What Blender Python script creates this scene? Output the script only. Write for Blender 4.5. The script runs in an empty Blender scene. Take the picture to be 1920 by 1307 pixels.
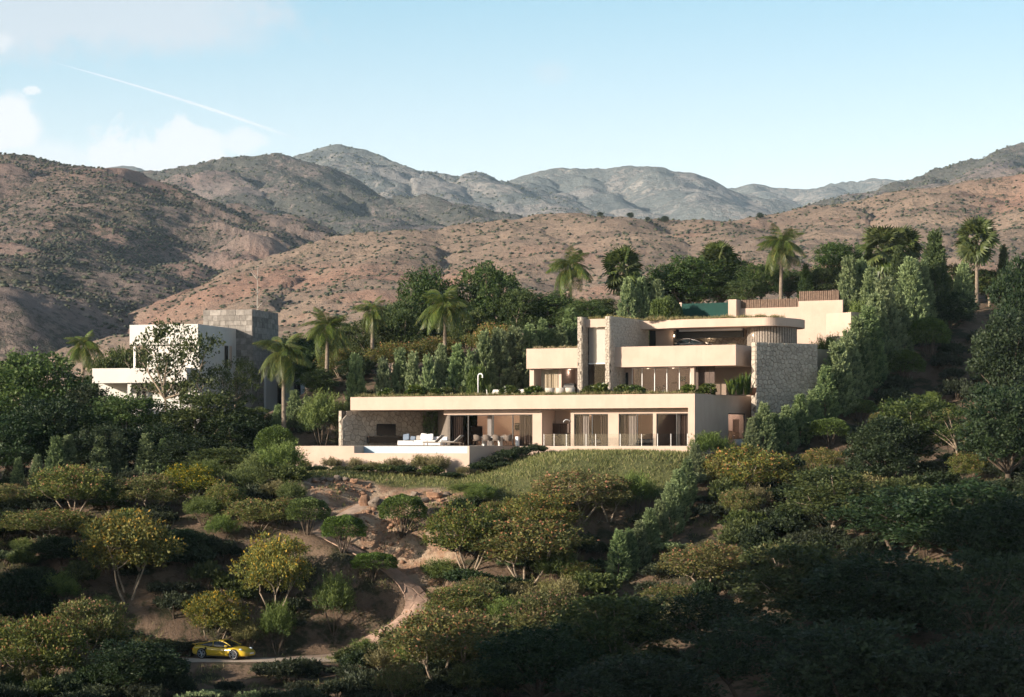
import bpy, bmesh, math, random
import numpy as np
from mathutils import Vector, Matrix
random.seed(7)
rng = np.random.default_rng(11)
sc = bpy.context.scene
COL = sc.collection
R = math.radians

# ---------------------------------------------------------------- camera
F, HY = 4400.0, 834.0                    # focal length and eye-level row, in pixels of the 1920 px wide photograph
cam = bpy.data.objects.new('camera', bpy.data.cameras.new('camera'))
COL.objects.link(cam)
cam.location = (0, 0, 0)
cam.rotation_euler = (R(90), 0, 0)
cam.data.lens = F / 1920 * 36
cam.data.shift_y = (HY - 653.5) / 1920
cam.data.clip_start = 1.0
cam.data.clip_end = 30000
sc.camera = cam

# ---------------------------------------------------------------- sun, sky, exposure
SUN_TH, SUN_EL = 60.0, 16.0              # degrees to the left of straight behind the camera; elevation
to_sun = Vector((-math.sin(R(SUN_TH)) * math.cos(R(SUN_EL)), -math.cos(R(SUN_TH)) * math.cos(R(SUN_EL)), math.sin(R(SUN_EL))))
sun = bpy.data.objects.new('sun', bpy.data.lights.new('sun', 'SUN'))
COL.objects.link(sun)
sun.rotation_euler = to_sun.to_track_quat('Z', 'Y').to_euler()
sun.data.energy = 5.0
sun.data.angle = R(0.55)
sun.data.color = (1.0, 0.87, 0.72)

world = bpy.data.worlds.new('World')
sc.world = world
world.use_nodes = True
SKY_STRENGTH = 0.066


class NT:
    """small helper to wire node trees"""
    def __init__(self, tree):
        self.t = tree
        tree.nodes.clear()

    def n(self, kind, **kw):
        nd = self.t.nodes.new(kind)
        ins = kw.pop('ins', {})
        for k, v in kw.items():
            setattr(nd, k, v)
        for k, v in ins.items():
            self.set(nd, k, v)
        return nd

    def set(self, nd, k, v):
        s = nd.inputs[k]
        if isinstance(v, bpy.types.NodeSocket):
            self.t.links.new(v, s)
        elif isinstance(v, bpy.types.Node):
            self.t.links.new(v.outputs[0], s)
        else:
            if isinstance(v, (tuple, list)) and len(v) == 3 and s.type == 'RGBA':
                v = (*v, 1)
            s.default_value = v

    def m(self, op, a, b=0.0, c=0.0, clamp=False):
        nd = self.t.nodes.new('ShaderNodeMath')
        nd.operation = op
        nd.use_clamp = clamp
        for i, v in enumerate((a, b, c)):
            self.set(nd, i, v)
        return nd.outputs[0]

    def smooth(self, x, lo, hi):
        nd = self.t.nodes.new('ShaderNodeMapRange')
        nd.interpolation_type = 'SMOOTHSTEP'
        self.set(nd, 0, x); self.set(nd, 1, lo); self.set(nd, 2, hi)
        self.set(nd, 3, 0.0); self.set(nd, 4, 1.0)
        return nd.outputs[0]

    def mix(self, f, a, b, blend='MIX'):
        nd = self.t.nodes.new('ShaderNodeMix')
        nd.data_type = 'RGBA'
        nd.blend_type = blend
        self.set(nd, 0, f); self.set(nd, 6, a); self.set(nd, 7, b)
        return nd.outputs[2]

    def noise(self, vec, scale, detail=4, rough=0.55, out=0):
        nd = self.t.nodes.new('ShaderNodeTexNoise')
        if vec is not None:
            self.set(nd, 'Vector', vec)
        self.set(nd, 'Scale', scale); self.set(nd, 'Detail', detail); self.set(nd, 'Roughness', rough)
        return nd.outputs[out]


def build_world():
    w = NT(world.node_tree)
    sky = w.n('ShaderNodeTexSky')
    sky.sky_type = 'NISHITA'
    sky.sun_disc = False
    sky.sun_elevation = R(SUN_EL)
    sky.sun_rotation = math.atan2(to_sun.x, to_sun.y)
    sky.air_density = 1.0
    sky.dust_density = 1.6
    sky.ozone_density = 1.3
    tc = w.n('ShaderNodeTexCoord')
    sep = w.n('ShaderNodeSeparateXYZ', ins={0: tc.outputs['Generated']})
    x, y, z = sep.outputs
    ysafe = w.m('MAXIMUM', w.m('ABSOLUTE', y), 0.02)
    a = w.m('DIVIDE', x, ysafe)          # tangent of the bearing
    e = w.m('DIVIDE', z, ysafe)          # tangent of the elevation
    front = w.m('GREATER_THAN', y, 0.0)
    wob = w.noise(tc.outputs['Generated'], 62.0, 9, 0.6)
    wob2 = w.noise(tc.outputs['Generated'], 190.0, 6, 0.6)
    soft = w.noise(tc.outputs['Generated'], 14.0, 5, 0.5)
    dis = w.m('ADD', w.m('MULTIPLY', w.m('SUBTRACT', wob, 0.5), 1.3), w.m('MULTIPLY', w.m('SUBTRACT', wob2, 0.5), 0.5))

    def blob(px, py, rx, ry, lo, hi, k, amp):
        dx = w.m('DIVIDE', w.m('SUBTRACT', a, (px - 960) / F), rx / F)
        dy = w.m('DIVIDE', w.m('SUBTRACT', e, (HY - py) / F), ry / F)
        d = w.m('SQRT', w.m('ADD', w.m('MULTIPLY', dx, dx), w.m('MULTIPLY', dy, dy)))
        d = w.m('ADD', d, w.m('MULTIPLY', dis, amp))
        return w.m('MULTIPLY', w.m('SUBTRACT', 1.0, w.smooth(d, lo, hi)), k)

    cum = None
    for b in ((300, 300, 170, 66, .7, 1.12, .75, 1.7), (345, 262, 85, 38, .7, 1.12, .75, 1.7), (450, 268, 62, 28, .6, 1.15, .6, 1.6),
              (25, 235, 55, 60, .7, 1.2, .85, 1.0), (60, 170, 18, 10, .6, 1.2, .75, 1.9), (60, 300, 150, 40, .5, 1.3, .5, .8),
              (5, 80, 22, 20, .4, 1.4, .4, 1.2)):
        v = blob(*b)
        cum = v if cum is None else w.m('MAXIMUM', cum, v)
    veil = None
    for b in ((180, 20, 380, 85, .5, 1.25, .85, .9), (40, 40, 230, 75, .5, 1.2, .85, .9), (420, 55, 110, 45, .4, 1.3, .5, .8),
              (1035, 138, 44, 28, .2, 1.2, .28, .6)):
        v = blob(*b)
        veil = v if veil is None else w.m('MAXIMUM', veil, v)
    # thin clouds elsewhere in the sky, above and beside the view
    ex = w.m('MULTIPLY', w.smooth(soft, 0.56, 0.72), w.m('MULTIPLY', w.smooth(e, 0.24, 0.5), 0.5))
    veil = w.m('MAXIMUM', veil, ex)
    # the contrail: a thin arc that widens in the middle
    x0, y0, x1, y1 = (80 - 960) / F, (HY - 112) / F, (560 - 960) / F, (HY - 262) / F
    t = w.m('DIVIDE', w.m('SUBTRACT', a, x0), x1 - x0)
    bow = w.m('MULTIPLY', w.m('MULTIPLY', t, w.m('SUBTRACT', 1.0, t)), 26 / F)
    line = w.m('ADD', w.m('ADD', y0, w.m('MULTIPLY', t, y1 - y0)), bow)
    wid = w.m('ADD', 1.0 / F, w.m('MULTIPLY', w.m('MULTIPLY', t, 4.0), w.m('MULTIPLY', wob, 1.6 / F)))
    off = w.m('DIVIDE', w.m('ABSOLUTE', w.m('SUBTRACT', e, line)), wid)
    trail = w.m('SUBTRACT', 1.0, w.smooth(w.m('ADD', off, w.m('MULTIPLY', w.m('SUBTRACT', wob2, 0.5), 1.2)), 0.1, 1.4))
    trail = w.m('MULTIPLY', trail, w.m('MULTIPLY', w.smooth(t, -0.05, 0.25), w.m('SUBTRACT', 1.0, w.smooth(t, 0.75, 1.05))))
    trail = w.m('MULTIPLY', trail, 0.55)
    cum = w.m('MULTIPLY', cum, front)
    trail = w.m('MULTIPLY', trail, front)
    # pale band of hazy air low in the sky, the same all round
    ez = w.m('MAXIMUM', z, 0.0)
    low = w.m('EXPONENT', w.m('MULTIPLY', ez, -1 / 0.16))
    band = w.mix(w.smooth(ez, 0.08, 0.25), (1.0, 1.0, 1.0), (0.26, 0.90, 1.20))
    sc_ = w.n('ShaderNodeVectorMath', operation='SCALE', ins={0: band, 3: w.m('MULTIPLY', low, 0.74 / SKY_STRENGTH)})
    col = w.n('ShaderNodeVectorMath', operation='ADD', ins={0: sky.outputs[0], 1: sc_.outputs[0]}).outputs[0]
    col = w.mix(w.m('MULTIPLY', veil, 0.7), col, (7.6, 7.5, 7.8))
    col = w.mix(trail, col, (10.5, 10.0, 10.4))
    col = w.mix(cum, col, (9.4, 9.4, 9.5))
    bg = w.n('ShaderNodeBackground', ins={'Color': col, 'Strength': SKY_STRENGTH})
    out = w.n('ShaderNodeOutputWorld', ins={'Surface': bg})


build_world()
vs = sc.view_settings
vs.view_transform = 'Standard'
vs.look = 'None'
vs.exposure = 0.78
vs.gamma = 1.0
vs.use_curve_mapping = False

cy = sc.cycles
cy.use_denoising = True
cy.denoiser = 'OPENIMAGEDENOISE'
cy.use_adaptive_sampling = True
cy.adaptive_threshold = 0.015
cy.max_bounces = 6
cy.diffuse_bounces = 2
cy.glossy_bounces = 2
cy.transmission_bounces = 4
cy.transparent_max_bounces = 12
cy.volume_bounces = 0
cy.caustics_reflective = False
cy.caustics_refractive = False
cy.sample_clamp_indirect = 4.0

# ---------------------------------------------------------------- helpers
def P(px, py, Y):
    return Vector(((px - 960) / F * Y, Y, (HY - py) / F * Y))

def PX(px, Y):
    return (px - 960) / F * Y

def ZY(py, Y):
    return (HY - py) / F * Y

def tag(o, label=None, cat=None, group=None, kind=None):
    if label: o['label'] = label
    if cat: o['category'] = cat
    if group: o['group'] = group
    if kind: o['kind'] = kind
    return o

def link(o, parent=None):
    COL.objects.link(o)
    if parent is not None:
        o.parent = parent
    return o

def thing(name, label, cat, loc=(0, 0, 0), rotz=0.0, group=None):
    o = bpy.data.objects.new(name, None)
    o.empty_display_size = 0.3
    link(o)
    o.location = loc
    o.rotation_euler = (0, 0, rotz)
    return tag(o, label, cat, group)

def mesh_obj(name, me, mat, parent=None, mats=None):
    o = bpy.data.objects.new(name, me)
    for m in (mats or ([mat] if mat else [])):
        if m.name not in me.materials:
            me.materials.append(m)
    return link(o, parent)

def np_mesh(name, verts, faces, smooth=False):
    """verts (n,3) array; faces (m,k) array, all of the same size k"""
    me = bpy.data.meshes.new(name)
    verts = np.ascontiguousarray(verts, dtype=np.float32)
    faces = np.ascontiguousarray(faces, dtype=np.int32)
    m, k = faces.shape
    me.vertices.add(len(verts))
    me.vertices.foreach_set('co', verts.ravel())
    me.loops.add(m * k)
    me.loops.foreach_set('vertex_index', faces.ravel())
    me.polygons.add(m)
    me.polygons.foreach_set('loop_start', np.arange(m, dtype=np.int32) * k)
    me.polygons.foreach_set('loop_total', np.full(m, k, dtype=np.int32))
    if smooth:
        me.polygons.foreach_set('use_smooth', np.ones(m, dtype=bool))
    me.update(calc_edges=True)
    me.validate()
    return me

def face_attr(me, name, vals):
    at = me.attributes.new(name, 'FLOAT', 'FACE')
    at.data.foreach_set('value', np.ascontiguousarray(vals, dtype=np.float32))

def point_attr(me, name, vals):
    at = me.attributes.new(name, 'FLOAT', 'POINT')
    at.data.foreach_set('value', np.ascontiguousarray(vals, dtype=np.float32))


class MB:
    """collects polygons and becomes one mesh object"""
    def __init__(self):
        self.v, self.f = [], []

    def add(self, vs, fs):
        b = len(self.v)
        self.v += [tuple(p) for p in vs]
        self.f += [tuple(b + i for i in q) for q in fs]
        return self

    def box(self, x0, x1, y0, y1, z0, z1):
        if x1 < x0: x0, x1 = x1, x0
        if y1 < y0: y0, y1 = y1, y0
        if z1 < z0: z0, z1 = z1, z0
        return self.add([(x0, y0, z0), (x1, y0, z0), (x1, y1, z0), (x0, y1, z0), (x0, y0, z1), (x1, y0, z1), (x1, y1, z1), (x0, y1, z1)],
                        [(0, 3, 2, 1), (4, 5, 6, 7), (0, 1, 5, 4), (1, 2, 6, 5), (2, 3, 7, 6), (3, 0, 4, 7)])

    def obox(self, c, ax, ay, az):
        """box with centre c and half-axis vectors"""
        c, ax, ay, az = map(Vector, (c, ax, ay, az))
        p = [c + sx * ax + sy * ay + sz * az for sz in (-1, 1) for sx, sy in ((-1, -1), (1, -1), (1, 1), (-1, 1))]
        return self.add(p, [(0, 3, 2, 1), (4, 5, 6, 7), (0, 1, 5, 4), (1, 2, 6, 5), (2, 3, 7, 6), (3, 0, 4, 7)])

    def prism(self, poly, z0, z1):
        n = len(poly)
        vs = [(x, y, z0) for x, y in poly] + [(x, y, z1) for x, y in poly]
        fs = [tuple(range(n - 1, -1, -1)), tuple(range(n, 2 * n))]
        fs += [(i, (i + 1) % n, n + (i + 1) % n, n + i) for i in range(n)]
        return self.add(vs, fs)

    def tube(self, pts, rad, n=8, cap=True):
        pts = [Vector(p) for p in pts]
        if not hasattr(rad, '__len__'):
            rad = [rad] * len(pts)
        vs, fs = [], []
        prev = None
        for i, p in enumerate(pts):
            d = (pts[min(i + 1, len(pts) - 1)] - pts[max(i - 1, 0)])
            d = d.normalized() if d.length > 1e-9 else Vector((0, 0, 1))
            if prev is None:
                ref = Vector((1, 0, 0)) if abs(d.x) < 0.9 else Vector((0, 1, 0))
                s = d.cross(ref).normalized()
            else:
                s = (prev - d * prev.dot(d))
                s = s.normalized() if s.length > 1e-6 else d.orthogonal().normalized()
            prev = s
            t = d.cross(s)
            for k in range(n):
                a = 2 * math.pi * k / n
                vs.append(p + (s * math.cos(a) + t * math.sin(a)) * rad[i])
        for i in range(len(pts) - 1):
            for k in range(n):
                fs.append((i * n + k, i * n + (k + 1) % n, (i + 1) * n + (k + 1) % n, (i + 1) * n + k))
        if cap:
            fs.append(tuple(range(n - 1, -1, -1)))
            fs.append(tuple((len(pts) - 1) * n + k for k in range(n)))
        return self.add(vs, fs)

    def build(self, name, mat, parent=None, smooth=False):
        me = bpy.data.meshes.new(name)
        me.from_pydata(self.v, [], self.f)
        if smooth:
            me.polygons.foreach_set('use_smooth', np.ones(len(me.polygons), dtype=bool))
        me.update()
        return mesh_obj(name, me, mat, parent)


# numpy Perlin noise
def perlin(x, y, seed=0):
    r = np.random.default_rng(seed)
    perm = r.permutation(512)
    ang = r.random(512) * 2 * np.pi
    gx, gy = np.cos(ang), np.sin(ang)
    x = np.asarray(x, dtype=np.float64); y = np.asarray(y, dtype=np.float64)
    xi, yi = np.floor(x).astype(np.int64), np.floor(y).astype(np.int64)
    xf, yf = x - xi, y - yi
    u = xf * xf * xf * (xf * (xf * 6 - 15) + 10)
    v = yf * yf * yf * (yf * (yf * 6 - 15) + 10)

    def g(ix, iy, dx, dy):
        h = perm[(perm[ix & 511] + iy) & 511]
        return gx[h] * dx + gy[h] * dy
    n00 = g(xi, yi, xf, yf); n10 = g(xi + 1, yi, xf - 1, yf)
    n01 = g(xi, yi + 1, xf, yf - 1); n11 = g(xi + 1, yi + 1, xf - 1, yf - 1)
    return (n00 * (1 - u) + n10 * u) * (1 - v) + (n01 * (1 - u) + n11 * u) * v * 1.0

def fbm(x, y, oct=4, seed=0, gain=0.5):
    s, a, f = 0.0, 1.0, 1.0
    for i in range(oct):
        s = s + a * perlin(x * f + 17.3 * i, y * f - 9.1 * i, seed + i)
        a *= gain; f *= 2.03
    return s

def sstep(x, lo, hi):
    t = np.clip((x - lo) / (hi - lo), 0, 1)
    return t * t * (3 - 2 * t)


# ---------------------------------------------------------------- materials
MATS = {}

def mat(name, col, rough=0.7, var=0.0, scale=3.0, bump=0.0, bscale=20.0, metal=0.0, spec=0.3, col2=None, coat=0.0, obj_var=0.0, detail=5, streak=0.0):
    """procedural surface: two-tone noise, optional relief and a per-object shift in value"""
    m = bpy.data.materials.new(name)
    m.use_nodes = True
    w = NT(m.node_tree)
    tc = w.n('ShaderNodeTexCoord')
    vec = tc.outputs['Object']
    col2 = col2 or tuple(c * (1 - var) for c in col)
    c = w.mix(w.smooth(w.noise(vec, scale, detail, 0.6), 0.32, 0.68), col, col2)
    if streak:
        mp = w.n('ShaderNodeMapping', ins={'Vector': vec, 'Scale': (1.6, 1.6, 0.16)})
        c = w.mix(w.m('MULTIPLY', w.smooth(w.noise(mp.outputs[0], 2.0, 6, 0.7), 0.48, 0.75), streak), c, tuple(x * 0.72 for x in col))
        c = w.mix(w.m('MULTIPLY', w.smooth(w.noise(vec, 0.35, 4, 0.6), 0.45, 0.7), streak), c, tuple(x * y for x, y in zip(col, (0.9, 0.82, 0.78))))
    if obj_var:
        oi = w.n('ShaderNodeObjectInfo')
        f = w.m('ADD', 1 - obj_var, w.m('MULTIPLY', oi.outputs['Random'], 2 * obj_var))
        hsv = w.n('ShaderNodeHueSaturation', ins={'Color': c, 'Value': f})
        c = hsv.outputs[0]
    p = w.n('ShaderNodeBsdfPrincipled', ins={'Base Color': c, 'Roughness': rough, 'Metallic': metal, 'Specular IOR Level': spec, 'Coat Weight': coat})
    if bump:
        b = w.n('ShaderNodeBump', ins={'Height': w.noise(vec, bscale, 6, 0.65), 'Strength': bump, 'Distance': 0.05})
        w.set(p, 'Normal', b.outputs[0])
    w.n('ShaderNodeOutputMaterial', ins={'Surface': p.outputs[0]})
    MATS[name] = m
    return m

def leaf_mat(name, a, b, tip=None, trans=0.3, rough=0.55, spec=0.25):
    """foliage: the 'tint' of each leaf runs from colour a to b, the most tinted turn to the tip colour; every plant differs a little"""
    m = bpy.data.materials.new(name)
    m.use_nodes = True
    w = NT(m.node_tree)
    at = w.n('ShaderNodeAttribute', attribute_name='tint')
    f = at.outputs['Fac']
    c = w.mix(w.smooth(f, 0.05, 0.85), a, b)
    if tip:
        c = w.mix(w.smooth(f, 0.9, 0.96), c, tip)
    oi = w.n('ShaderNodeObjectInfo')
    rnd = oi.outputs['Random']
    hsv = w.n('ShaderNodeHueSaturation', ins={'Hue': w.m('ADD', 0.488, w.m('MULTIPLY', rnd, 0.024)), 'Saturation': w.m('ADD', 0.9, w.m('MULTIPLY', rnd, 0.2)),
                                              'Value': w.m('ADD', 0.82, w.m('MULTIPLY', w.m('FRACT', w.m('MULTIPLY', rnd, 7.31)), 0.36)), 'Color': c})
    c = hsv.outputs[0]
    p = w.n('ShaderNodeBsdfPrincipled', ins={'Base Color': c, 'Roughness': rough, 'Specular IOR Level': spec})
    tr = w.n('ShaderNodeBsdfTranslucent', ins={'Color': c})
    mx = w.n('ShaderNodeMixShader', ins={0: trans, 1: p.outputs[0], 2: tr.outputs[0]})
    w.n('ShaderNodeOutputMaterial', ins={'Surface': mx.outputs[0]})
    MATS[name] = m
    return m

def glass_mat(name, tint=(0.8, 0.83, 0.84), refl=0.12):
    m = bpy.data.materials.new(name)
    m.use_nodes = True
    w = NT(m.node_tree)
    fr = w.n('ShaderNodeFresnel', ins={'IOR': 1.45})
    fac = w.m('MULTIPLY', fr.outputs[0], refl, clamp=True)
    tr = w.n('ShaderNodeBsdfTransparent', ins={'Color': tint})
    gl = w.n('ShaderNodeBsdfGlossy', ins={'Color': (0.9, 0.92, 0.95), 'Roughness': 0.02})
    mx = w.n('ShaderNodeMixShader', ins={0: fac, 1: tr.outputs[0], 2: gl.outputs[0]})
    w.n('ShaderNodeOutputMaterial', ins={'Surface': mx.outputs[0]})
    MATS[name] = m
    return m

def glow_mat(name, col, strength):
    m = bpy.data.materials.new(name)
    m.use_nodes = True
    w = NT(m.node_tree)
    e = w.n('ShaderNodeEmission', ins={'Color': col, 'Strength': strength})
    w.n('ShaderNodeOutputMaterial', ins={'Surface': e.outputs[0]})
    MATS[name] = m
    return m
# ================================================================ house frame (used by the ground too)
HA = R(27)
CA, SA = math.cos(HA), math.sin(HA)
HX, HYW = 14.8, 190.0                    # front right corner of the lower storey

def W(u, v, z=0.0):
    return Vector((HX + CA * u + SA * v, HYW - SA * u + CA * v, z))

def UV(X, Y):
    dx, dy = X - HX, Y - HYW
    return CA * dx - SA * dy, SA * dx + CA * dy

def U(px, v):
    k = (px - 960) / F
    return (k * (HYW + CA * v) - HX - SA * v) / (CA + k * SA)

def V(px, u):
    k = (px - 960) / F
    return (k * (HYW - SA * u) - HX - CA * u) / (SA - k * CA)

def ZP(py, u, v):
    return (HY - py) / F * (HYW - SA * u + CA * v)


# ================================================================ near ground
CTRL = []          # (X, Y, z)
for px, py, Y in [(0, 1330, 148), (500, 1330, 148), (960, 1340, 146), (1400, 1340, 141), (1920, 1340, 137),
                  (330, 1240, 167), (450, 1240, 167), (560, 1238, 168), (340, 1265, 162.5), (560, 1265, 162.5), (200, 1248, 166), (0, 1246, 167), (-150, 1246, 167), (-400, 1246, 167),
                  (640, 1213, 169.5), (730, 1180, 171), (785, 1145, 172.5), (775, 1100, 174), (720, 1055, 176), (650, 1020, 177.5), (590, 990, 179),
                  (620, 970, 180.5), (660, 950, 182.5), (700, 935, 184), (550, 925, 185), (760, 938, 183), (840, 935, 183), (560, 895, 188), (700, 893, 189.5),
                  (840, 920, 185), (930, 940, 181), (880, 893, 189.3), (560, 884, 197), (500, 892, 194), (640, 887, 194.5), (720, 889, 193), (800, 890, 191.5), (935, 873, 193), (1000, 852, 195), (1062, 846, 194.8),
                  (1290, 847, 189.5), (1200, 882, 184), (1100, 905, 182), (1300, 870, 186),
                  (0, 930, 186), (250, 935, 186), (450, 925, 188), (390, 938, 186.5), (50, 1070, 175), (100, 1110, 171.5), (250, 1130, 171), (350, 1150, 170.5), (-200, 1080, 175),
                  (1150, 975, 181), (1000, 1100, 172), (1090, 1080, 173), (900, 1085, 172), (1290, 1000, 177), (1350, 960, 180), (1420, 935, 184),
                  (850, 1180, 166), (1000, 1190, 163), (1200, 1170, 163), (1560, 850, 195), (1590, 795, 203), (1690, 727, 212), (1741, 679, 217),
                  (1850, 660, 222), (1600, 945, 178), (1450, 1060, 166), (1700, 960, 172), (1900, 900, 172), (1900, 1150, 150), (1500, 1240, 150), (1700, 1200, 148)]:
    CTRL.append((PX(px, Y), Y, ZY(py, Y)))
for px, Y, z in [(0, 205, -3.6), (250, 205, -3.2), (480, 203, -2.6), (560, 205, -1.0), (-200, 205, -4), (0, 232, -1), (250, 232, -.5), (400, 236, 0), (500, 232, 1.2),
                 (1500, 232, 12.6), (1400, 224, 9), (1300, 235, 12.0), (1200, 232, 11.2), (1100, 229, 9.6), (1000, 225, 7.8), (900, 221, 5.9), (830, 219, 5.3), (700, 216, 4.5), (600, 218, 3.8),
                 (612, 223, 6.0), (1800, 590, 0), (1900, 236, 13.5), (1800, 232, 12.4), (2100, 236, 14), (2100, 190, 2), (2100, 150, -10),
                 (0, 262, 0), (400, 262, 2.5), (700, 260, 8.5), (900, 260, 10.5), (1100, 260, 13), (1300, 260, 15), (1600, 260, 16.5), (1900, 260, 17.5), (2200, 260, 18),
                 (0, 300, -1), (500, 300, 2), (900, 300, 8), (1200, 300, 12), (1600, 300, 14), (2000, 300, 15), (-400, 300, -5),
                 (0, 380, -25), (800, 380, -20), (1500, 380, -12), (2000, 380, -10), (-500, 380, -30),
                 (0, 500, -55), (1000, 500, -50), (2000, 500, -45), (-500, 500, -55), (2500, 500, -45)]:
    if Y > 400 and z == 0:
        continue
    CTRL.append((PX(px, Y), Y, z))
for u, v, z in [(-16, 3, -1.2), (-28, 3, -1.1), (-3, 3, -1.0), (-10, -1, -.62), (-1, -1.2, -.75), (-33, 7, -.8), (-34.5, 3, -.9), (-16, 13.5, 3.7), (-28, 14, 3.9), (-5, 11, 1.5), (-20, 8, .2), (-10, 8, 0.0), (-28, 9.5, 0),
                (-12, 17, 3.8), (-3, 18, 4.2), (-12, 22, 7.4), (-4, 22, 7.6), (1.5, 5, -.6), (1.2, 10, -.3), (4, 12, .6), (6, 16, 2.6), (-20, -7, -2.3), (-30, -6, -2.2), (-25, -3, -1.6),
                (5, 24, 6.0), (0, 26, 8.2)]:
    p = W(u, v)
    CTRL.append((p.x, p.y, z))
for X, Y, z in [(-60, 100, -24), (0, 110, -22), (60, 110, -20), (0, 60, -32), (0, 0, -42), (60, 0, -40), (-60, 0, -38), (0, -150, -50), (150, -150, -50), (-150, -150, -40),
                (200, 150, -5), (200, 250, 20), (220, 400, -10), (-220, 250, 0), (-220, 150, -8), (-220, 400, -30), (220, 0, -30), (-90, 165, -12), (-90, 190, -5)]:
    CTRL.append((X, Y, z))
CTRL = np.array(CTRL)

def _fit(ctrl, c=2.5):
    d = np.sqrt(((ctrl[:, None, :2] - ctrl[None, :, :2]) ** 2).sum(-1) + c * c)
    n = len(ctrl)
    A = np.zeros((n + 3, n + 3))
    A[:n, :n] = d - np.eye(n) * 0.35
    A[:n, n] = 1; A[:n, n + 1:] = ctrl[:, :2]
    A[n, :n] = 1; A[n + 1:, :n] = ctrl[:, :2].T
    b = np.concatenate([ctrl[:, 2], np.zeros(3)])
    return np.linalg.solve(A, b)

COEF = _fit(CTRL)

def tz0(X, Y):
    X = np.atleast_1d(np.asarray(X, float)); Y = np.atleast_1d(np.asarray(Y, float))
    out = np.zeros(X.size)
    xf, yf = X.ravel(), Y.ravel()
    n = len(CTRL)
    for s in range(0, X.size, 20000):
        d = np.sqrt((xf[s:s + 20000, None] - CTRL[None, :, 0]) ** 2 + (yf[s:s + 20000, None] - CTRL[None, :, 1]) ** 2 + 6.25)
        out[s:s + 20000] = d @ COEF[:n] + COEF[n] + COEF[n + 1] * xf[s:s + 20000] + COEF[n + 2] * yf[s:s + 20000]
    return out.reshape(X.shape)

# the winding path and the road, as centre lines in plan with their width
PATH = [PXY for PXY in [(705, 184.2), (672, 182.4), (640, 180.9), (606, 179.6), (594, 178.6), (622, 177.9), (662, 177.0), (712, 176.0), (752, 174.9), (778, 173.7), (783, 172.6), (766, 171.6), (728, 170.7), (680, 169.8), (630, 168.9), (585, 168.0), (540, 166.9)]]
PATH = np.array([(PX(a, b), b) for a, b in PATH])
ROAD = np.array([(PX(a, b), b) for a, b in [(640, 166.2), (560, 166.0), (450, 165.8), (340, 165.8), (200, 165.8), (0, 166), (-200, 166.5), (-500, 168)]])

def resample(line, step):
    # Catmull-Rom then even spacing
    pts = []
    L = np.vstack([2 * line[0] - line[1], line, 2 * line[-1] - line[-2]])
    for i in range(1, len(L) - 2):
        for t in np.linspace(0, 1, 12, endpoint=False):
            p0, p1, p2, p3 = L[i - 1], L[i], L[i + 1], L[i + 2]
            pts.append(0.5 * (2 * p1 + (p2 - p0) * t + (2 * p0 - 5 * p1 + 4 * p2 - p3) * t * t + (3 * p1 - p0 - 3 * p2 + p3) * t ** 3))
    pts.append(line[-1])
    pts = np.array(pts)
    s = np.concatenate([[0], np.cumsum(np.linalg.norm(np.diff(pts, axis=0), axis=1))])
    q = np.arange(0, s[-1], step)
    return np.stack([np.interp(q, s, pts[:, 0]), np.interp(q, s, pts[:, 1])], 1)

path_pts = resample(PATH, 0.4)
road_pts = resample(ROAD, 0.6)
path_z = tz0(path_pts[:, 0], path_pts[:, 1])
k = np.ones(15) / 15
path_z = np.convolve(np.pad(path_z, 7, mode='edge'), k, 'valid')
road_z = tz0(road_pts[:, 0], road_pts[:, 1])
k = np.ones(21) / 21
road_z = np.convolve(np.pad(road_z, 10, mode='edge'), k, 'valid') * 0.1 + 0.9 * ZY(1234, 166)

# unseen hill added left of the frame, crest shaped to shade the near slope
def shade_hill(X, Y):
    a = math.sin(R(60)) * X + 0.5 * Y              # along the sunlight
    w = 0.5 * X - math.sin(R(60)) * Y              # across it
    crest = np.interp(w, [-230, -200, -182, -170, -163, -156, -150, -141, -134, -127, -118, -90, -60, -40], [6, 11, 16, 13, 10, 2.5, 2, 6, 11, 20, 34, 33, 0, -40])
    crest = crest + 3.0 * fbm(w / 9.0, a / 40.0, 3, 78)
    ground = np.interp(w, [-230, -180, -150, -100, -50, 50], [0, -6, -14, -26, -36, -44])
    fall = np.exp(-np.abs((a + 14) / 30.0) ** 2.6)
    return np.maximum(0, crest - ground) * fall

def tz(X, Y):
    X = np.atleast_1d(np.asarray(X, float)); Y = np.atleast_1d(np.asarray(Y, float))
    z = tz0(X, Y)
    n = fbm(X / 7.0, Y / 7.0, 4, 31)
    u, v = UV(X, Y)
    near_house = np.exp(-(np.maximum(0, np.maximum(np.maximum(-34 - u, u - 1), np.maximum(-9 - v, v - 26))) / 3.0) ** 2)
    z = z + n * 0.55 * (1 - near_house)
    z = z + shade_hill(X, Y)
    for pts, pz, r0, r1 in ((path_pts, path_z, 1.5, 3.4), (road_pts, road_z, 2.4, 5.0)):
        xf, yf = X.ravel(), Y.ravel()
        sel = np.where((xf > pts[:, 0].min() - 6) & (xf < pts[:, 0].max() + 6) & (yf > pts[:, 1].min() - 6) & (yf < pts[:, 1].max() + 6))[0]
        if len(sel):
            d2 = (xf[sel, None] - pts[None, :, 0]) ** 2 + (yf[sel, None] - pts[None, :, 1]) ** 2
            j = d2.argmin(1)
            d = np.sqrt(d2[np.arange(len(sel)), j])
            wgt = 1 - sstep(d, r0, r1)
            zf = z.ravel()
            tn = np.gradient(pts, axis=0); st = np.linalg.norm(tn, axis=1)
            al = ((xf[sel] - pts[j, 0]) * tn[j, 0] + (yf[sel] - pts[j, 1]) * tn[j, 1]) / st[j] ** 2
            zf[sel] = zf[sel] * (1 - wgt) + (pz[j] + np.gradient(pz)[j] * np.clip(al, -1, 1) - 0.05) * wgt
            z = zf.reshape(z.shape)
    return z

def gz(X, Y):
    return float(tz(np.array([X]), np.array([Y]))[0])

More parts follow.
